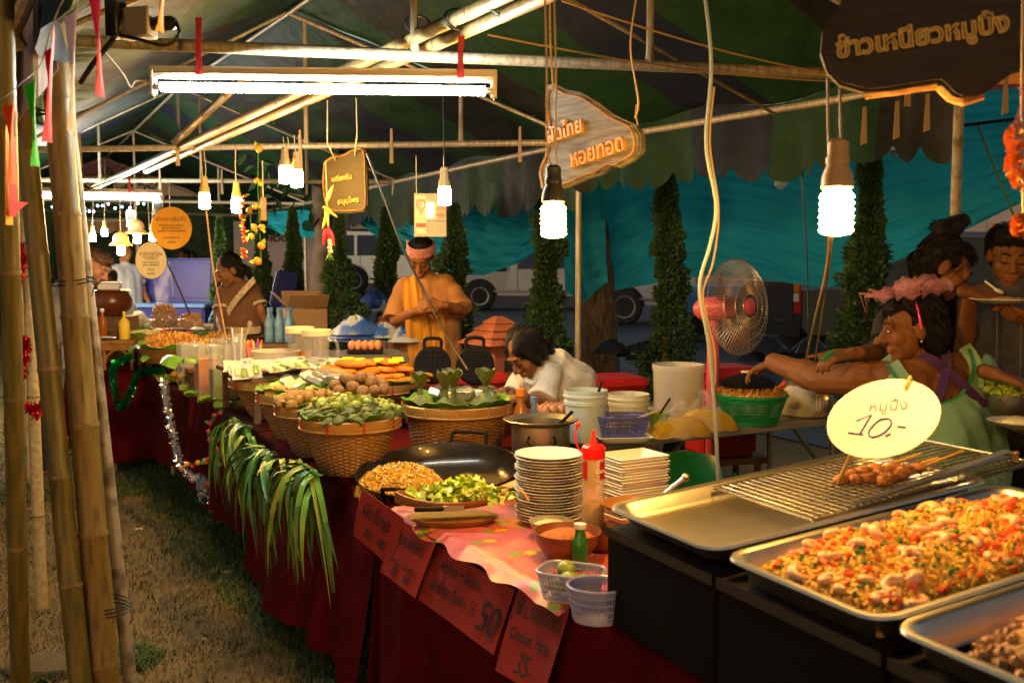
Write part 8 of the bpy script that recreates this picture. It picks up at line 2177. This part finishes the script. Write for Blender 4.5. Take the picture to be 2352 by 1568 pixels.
tree('grey forked tree trunk behind the chili string', [b, at(740, 640, 11.), at(745, 560, 11.), at(738, 470, 11.), at(735, 380, 11.)], [.15, .13, .11, .1, .08], [([at(742, 600, 11.), at(765, 560, 11.), at(775, 500, 11.2)], .06)], [(at(735, 330, 11.), .9, 500)], 'bark_grey', 4)
# ---------------------------------------------------------------- vehicles
def wheel(root, c, ax, r_, w, alloy=True, label=None):
    M = look(c, ax) @ Matrix.Rotation(-PI / 2, 4, 'X')
    o = thing  # wheels are parts with tyre and rim as sub-parts
    hub = MB(M).lathe([(r_ * .62, -w / 2), (r_ * .95, -w / 2), (r_, -w * .35), (r_, w * .35), (r_ * .95, w / 2), (r_ * .62, w / 2)], n=36).build('wheel', 'tyre', root)
    MB(M).lathe([(r_ * .66, w * .4), (r_ * .64, w * .52), (r_ * .56, w * .5), (r_ * .5, w * .3), (r_ * .001, w * .3)], n=30).build('rim', 'rim_alloy', hub)
    MB(M).lathe([(r_ * .2, w * .3), (r_ * .18, w * .48), (r_ * .001, w * .5)], n=16).build('hub_cap', 'rim_alloy', hub)
    for k in range(6): 
        a = k * PI / 3; MB(M @ rz(a)).box((r_ * .36, 0, w * .4), (r_ * .42, r_ * .13, w * .16)).build('spoke', 'rim_alloy', hub)
def vehicle(name, label, cat, origin, ang, L_, Wd, prof, glass, wheels, m, extras=None, wr=.36):
    """side profile (x along, z) extruded across; origin = ground point under the rear near corner; ang = heading"""
    zb = roadz(origin.x + 1, origin.y) + .004; r = thing(name, label, cat, (origin.x, origin.y, zb)); M = T((origin.x, origin.y, zb)) @ rz(ang)
    zt = max(z for x, z in prof)
    n = len(prof); vs = []
    for k, (y, ins) in enumerate(((0., .06), (.06, 0.), (Wd - .06, 0.), (Wd, .06))):
        for x, z in prof:
            t = max(0., (z - .95) / (zt - .95)) if zt > 1.3 else 0.
            yy = y + (.16 * t if y < Wd / 2 else -.16 * t); cx = L_ / 2
            vs.append((x + (cx - x) * ins * .05, yy, z - (ins * .3 if z > .5 else 0)))
    fs = [list(range(n)), [3 * n + i for i in range(n)][::-1]] + [(k * n + i, k * n + (i + 1) % n, (k + 1) * n + (i + 1) % n, (k + 1) * n + i) for k in range(3) for i in range(n)]
    MB(M).add(vs, fs).build('body', m, r, ang=25)
    for g in glass:
        gv = []
        for x, z in g: gv.append((x, -.004 + .16 * max(0., (z - .95) / (zt - .95)), z))
        ng = len(g); MB(M).add(gv + [(x, y + .012, z) for x, y, z in gv], [list(range(ng)), [ng + i for i in range(ng)][::-1]] + [(i, i + ng, (i + 1) % ng + ng, (i + 1) % ng) for i in range(ng)]).build('window', 'glass_dark', r)
    ax = M.to_3x3() @ Vector((0, -1, 0))
    for x in wheels:
        MB(M).prism([(x + (wr + .09) * math.cos(a), max(.2, wr + (wr + .09) * math.sin(a))) for a in [PI * i / 16 for i in range(17)]], .012, T((0, -.014, 0))).build('arch_trim', 'trim_black' if m != 'car_silver' else m, r)
        MB(M).prism([(x + (wr + .05) * math.cos(a), wr + (wr + .05) * math.sin(a)) for a in [2 * PI * i / 24 for i in range(24)]], .008, T((0, -.018, 0))).build('wheel_well', 'trim_black', r)
        wheel(r, M @ Vector((x, -.03, wr)), ax, wr, .22); wheel(r, M @ Vector((x, Wd - .1, wr)), -ax, wr, .22)
    if extras: extras(r, M)
    return r
suv = [(.0, .45), (.02, .85), (.06, 1.0), (.16, 1.5), (.3, 1.72), (.6, 1.78), (2.3, 1.76), (2.75, 1.6), (3.35, 1.1), (4.4, 1.0), (4.65, .85), (4.7, .4), (4.5, .3), (.15, .3)]
pick = [(.0, .5), (.0, 1.0), (1.75, 1.0), (1.8, 1.5), (2.0, 1.7), (3.3, 1.68), (3.9, 1.1), (5.0, 1.0), (5.15, .8), (5.15, .45), (5., .35), (.1, .4)]
def suv_x(r, M):
    MB(M).box((.1, .02, .95), (.1, .06, .22)).build('tail_light', 'lamp_red', r); MB(M).box((1.55, -.02, .98), (.2, .03, .04)).build('door_handle', 'car_silver', r); MB(M).box((.7, -.02, .98), (.16, .03, .04)).build('door_handle', 'car_silver', r)
    for x in (1.15, 2.15): MB(M).box((x, -.002, .8), (.012, .006, .9)).build('door_seam', 'trim_black', r)
    MB(M).box((2.35, -.002, .42), (3.2, .02, .06)).build('side_step', 'trim_black', r)
    for s in (.2, 1.5): MB(M).tube([(.8, s, 1.82), (2.4, s, 1.8)], .02, 6).build('roof_rail', 'trim_black', r)
o = Vector((-5.45, 28.5, 0))
vehicle('silver_car', 'silver off-road car parked behind the net swag', 'car', o, .1, 4.7, 1.8, suv, [[(.35, 1.08), (.45, 1.55), (.75, 1.66), (.98, 1.66), (.98, 1.08)], [(1.06, 1.08), (1.06, 1.66), (1.95, 1.66), (1.95, 1.08)], [(2.05, 1.08), (2.05, 1.66), (2.35, 1.63), (2.95, 1.12)]], [.95, 3.75], 'car_silver', suv_x, .38)
def pick_x(r, M):
    MB(M).box((.03, .02, .85), (.05, .1, .3)).build('tail_light', 'lamp_red', r); MB(M).box((.85, -.006, .72), (1.6, .01, .5)).build('bed_panel', 'car_white', r)
    MB(M).tube([(.1, -.03, .55), (1.0, -.03, .5), (3.7, -.03, .48)], .03, 6).build('side_rail', 'rim_alloy', r)
    for x in (1.95, 2.9): MB(M).box((x, -.003, .85), (.012, .006, .8)).build('door_seam', 'trim_black', r)
o = Vector((-1.8, 26.5, 0))
vehicle('white_pickup', 'white pickup truck behind the headscarf man and tree', 'pickup', o, .06, 5.1, 1.75, pick, [[(1.95, 1.08), (2.05, 1.58), (2.6, 1.6), (2.6, 1.08)], [(2.7, 1.08), (2.7, 1.6), (3.25, 1.58), (3.6, 1.12)]], [.95, 4.1], 'car_white', pick_x, .37)
o = Vector((1.85, 20.5, 0))
vehicle('pale_pickup', 'pickup with pale steel wheel showing below the net', 'pickup', o, .1, 5.1, 1.7, pick, [[(1.95, 1.08), (2.05, 1.58), (2.6, 1.6), (2.6, 1.08)]], [.42, 3.9], 'car_white', pick_x, .36)
def blue_x(r, M):
    MB(M).box((.9, -.01, .75), (1.7, .014, .08)).build('side_strip', 'blue_pale', r); MB(M).tube([(-.02, .5, .5), (-.1, .5, .48)], .05, 12).build('exhaust_pipe', 'trim_black', r)
    MB(M).box((-.04, .85, .42), (.06, 1.6, .1)).build('bumper', 'blue_pale', r)
o = Vector((2.85, 16., 0))
vehicle('blue_pickup', 'bright blue pickup partly behind the pink fan', 'pickup', o, .12, 4.8, 1.65, [(.0, .45), (.0, .9), (1.3, .9), (1.32, .95), (1.8, .95), (1.85, 1.4), (2.0, 1.55), (3.1, 1.5), (3.7, 1.0), (4.7, .9), (4.8, .5), (.1, .4)], [], [.7, 3.9], 'car_blue', blue_x, .33)
p = at(1808, 728, 16.5); p.z = 1.12; r = thing('gas_cylinder', 'green gas cylinder standing on the blue pickup bed', 'gas cylinder', p); MB(T(p)).lathe([(.14, 0), (.14, .06), (.13, .07), (.18, .12), (.18, .36), (.14, .44), (.06, .46)], n=24).build('tank', 'gas_green', r); MB(T(p)).lathe([(.09, .45), (.09, .54), (.08, .54), (.08, .45)], n=18).build('collar', 'gas_green', r)
def dark_x(r, M):
    MB(M).box((-.012, .1, .88), (.03, .12, .4)).build('tail_light', 'lamp_red', r); MB(M).box((-.02, .1, 1.0), (.03, .115, .12)).build('turn_light', 'lamp_amber', r); MB(M).box((-.022, .1, .88), (.03, .115, .1)).build('reverse_light', 'lamp_clear', r)
    MB(M).box((-.05, .85, .45), (.1, 1.6, .14)).build('rear_bumper', 'trim_black', r); MB(M).box((-.008, .85, .82), (.02, 1.3, .5)).build('tailgate', 'car_black', r)
o = Vector((3.7, 12.8, 0))
vehicle('dark_pickup', 'dark pickup with red tail light behind the conifer', 'pickup', o, .25, 5.0, 1.7, pick, [], [.95, 4.], 'car_black', dark_x, .35)
o = Vector((6.9, 16.5, 0))
vehicle('navy_car', 'bluish car roof seen between the two women', 'car', o, .1, 4.6, 1.8, suv, [[(.4, 1.08), (.5, 1.55), (1.0, 1.64), (1.9, 1.64), (1.9, 1.08)], [(2.05, 1.08), (2.05, 1.64), (2.35, 1.6), (2.9, 1.12)]], [.9, 3.7], 'car_navy', None, .36)
# ---------------------------------------------------------------- buildings across the road
def building(label, c, w, d, h, m, roofm, rows, cols, ang=.0, ww=1.0, wh=1.2, z0=1., door=None, wm='glass_dark'):
    r = thing('street_building', label, 'building', (c.x, c.y, 0)); M = T((c.x, c.y, 0)) @ rz(ang)
    MB(M).box((0, d / 2, h / 2), (w, d, h)).build('wall', m, r)
    MB(M).add([(-w / 2 - .4, -.5, h), (w / 2 + .4, -.5, h), (w / 2 + .4, d + .5, h), (-w / 2 - .4, d + .5, h), (-w / 2 + 1, d / 2, h + 1.6), (w / 2 - 1, d / 2, h + 1.6)], [(0, 1, 5, 4), (2, 3, 4, 5), (1, 2, 5), (3, 0, 4), (3, 2, 1, 0)]).build('roof', roofm, r, smooth=False)
    for i in range(cols):
        for j in range(rows):
            x = -w / 2 + w * (i + .5) / cols; z = z0 + j * 2.8
            f = MB(M).box((x, -.02, z + wh / 2), (ww + .14, .08, wh + .14)).build('window', 'wall_white', r); MB(M).box((x, -.05, z + wh / 2), (ww, .06, wh)).build('pane', wm, f)
            MB(M).box((x, -.1, z - .1), (ww + .2, .2, .06)).build('sill', 'wall_white', r)
    return r, M
r, M = building('pale school building with a lettered board across the road', Vector((-11.5, 42, 0)), 14, 6, 5., 'wall_pale', 'roof_red', 1, 4, .1)
cb = at(636, 548, 17.5); bd = thing('school_board', 'pale board lettered SCHOOL behind the conifers', 'sign', (cb.x, cb.y, 0))
MB(T(cb)).box((0, .03, -.35), (1.5, .05, 1.3)).build('panel', 'wall_pale', bd); text('lettering', 'SCHOOL', .17, T(cb + Vector((-.05, -.01, 0))), 'shirt_brown', bd, .005, offset=.004)
for x in (-.6, .6): MB(T(cb)).tube([(x, .06, .2), (x, .06, -cb.z)], .04, 8).build('post', 'pipe', bd)
building('beige building with red trim above the net', Vector((-2., 44, 0)), 13, 6, 8., 'wall_pale', 'roof_red', 2, 4, .05)
r, M = building('white house with orange shutters behind the eating woman', Vector((10.5, 19, 0)), 7.5, 6, 4.6, 'wall_white', 'roof_red', 2, 4, -.12, wm='flower_orange')
building('dark house at the far end of the road', Vector((-27, 46, 0)), 12, 7, 5., 'wall_pale', 'roof_red', 2, 5, .2)
building('low house behind the parked pickups', Vector((9., 44, 0)), 14, 6, 7., 'wall_pale', 'roof_red', 2, 4, .0)
# iron fence pieces
def rail_fence(label, a, b, h, n, m):
    r = thing('railing', label, 'railing', a); 
    for z in (.15, h): MB().tube([a + Vector((0, 0, z)), b + Vector((0, 0, z))], .02, 6).build('rail', m, r)
    for i in range(n): p = lerp(a, b, i / (n - 1)); MB().tube([p, p + Vector((0, 0, h))], .015, 6).build('bar', m, r)
rail_fence('red iron railing below the school board', Vector((at(620, 640, 15.).x, 15., 0)), Vector((at(690, 640, 15.).x, 15., 0)), 1.1, 6, 'roof_red')
rail_fence('white railing in front of the white house', Vector((at(2040, 650, 14.).x, 14., 0)), Vector((at(2260, 650, 14.).x, 14., 0)), 1.35, 9, 'wall_white')
# far stalls: scalloped tan awning and dark backdrop hedge
r = thing('far_awning', 'tan scalloped awning of a distant stall behind the bulbs', 'awning', at(250, 520, 14.))
MB().grid(lambda i, j: at(130 + 190 * i, 506 + 6 * j + (16 + 8 * abs(math.sin(PI * 7 * i))) * j, 14. - .2 * j), 70, 4).build('scalloped_cloth', 'valance_tan', r, ang=80); MB().tube([at(130, 506, 14.), at(320, 506, 14.)], .03, 8).build('bar', 'pipe', r)
for u in (135, 315): 
    p = at(u, 506, 14.); MB().tube([p, Vector((p.x, p.y, 0))], .03, 8).build('post', 'pipe', r)
def hedge(label, a, b, h, seed):
    rr = random.Random(seed); mb = MB(); L_ = (b - a).length
    for _ in range(int(L_ * h * 150)):
        p = lerp(a, b, rr.random()) + Vector((rr.gauss(0, .25), rr.gauss(0, .25), 0)); p.z = h * rr.random() * (.85 + .2 * math.sin(p.x * 2.1)); s = rr.uniform(.05, .12); M = Euler((rr.uniform(0, 6), rr.uniform(0, 6), rr.uniform(0, 6))).to_matrix()
        mb.add([p + M @ Vector(v) for v in ((-s, 0, 0), (0, s * .5, 0), (s, 0, 0), (0, -s * .5, 0))], [(0, 1, 2, 3)])
    r = thing('dark_hedge', label, 'hedge', a); o = mb.build('foliage', 'hedge_dark', r, smooth=False)
    MB().box((a + b) / 2 + Vector((0, 0, h * .4)), ((b - a).length, .3, h * .8), math.atan2((b - a).y, (b - a).x)).build('inner_growth', 'hedge_dark', r)
hedge('dark hedge closing the far end of the market', Vector((-17, 20, 0)), Vector((-5.2, 22, 0)), 3.6, 1)
hedge('dark hedge behind the lawn at the picture edge', Vector((-14, 12, 0)), Vector((-16, 22, 0)), 3.2, 2)
# steam over the snack pan
c = at(372, 660, 8.6)
o = MB(T(c)).lathe([(.02, -.2), (.05, -.15), (.07, 0), (.09, .12), (.06, .2), (.01, .22)], n=16).build('steam', 'steam', loc=c); tag(o, 'wisp of white steam rising before the blue cooler lid', 'steam', kind='stuff')
c = at(372, 735, 8.6); r = thing('steamer_pan', 'round steel steamer pan under the steam', 'pan', c); MB(T(c)).lathe([(.12, -.06), (.17, 0), (.175, .004), (.165, 0), (.001, -.04)], n=26).build('vessel', 'steel', r)
bpy.data.scenes.remove(TMP)
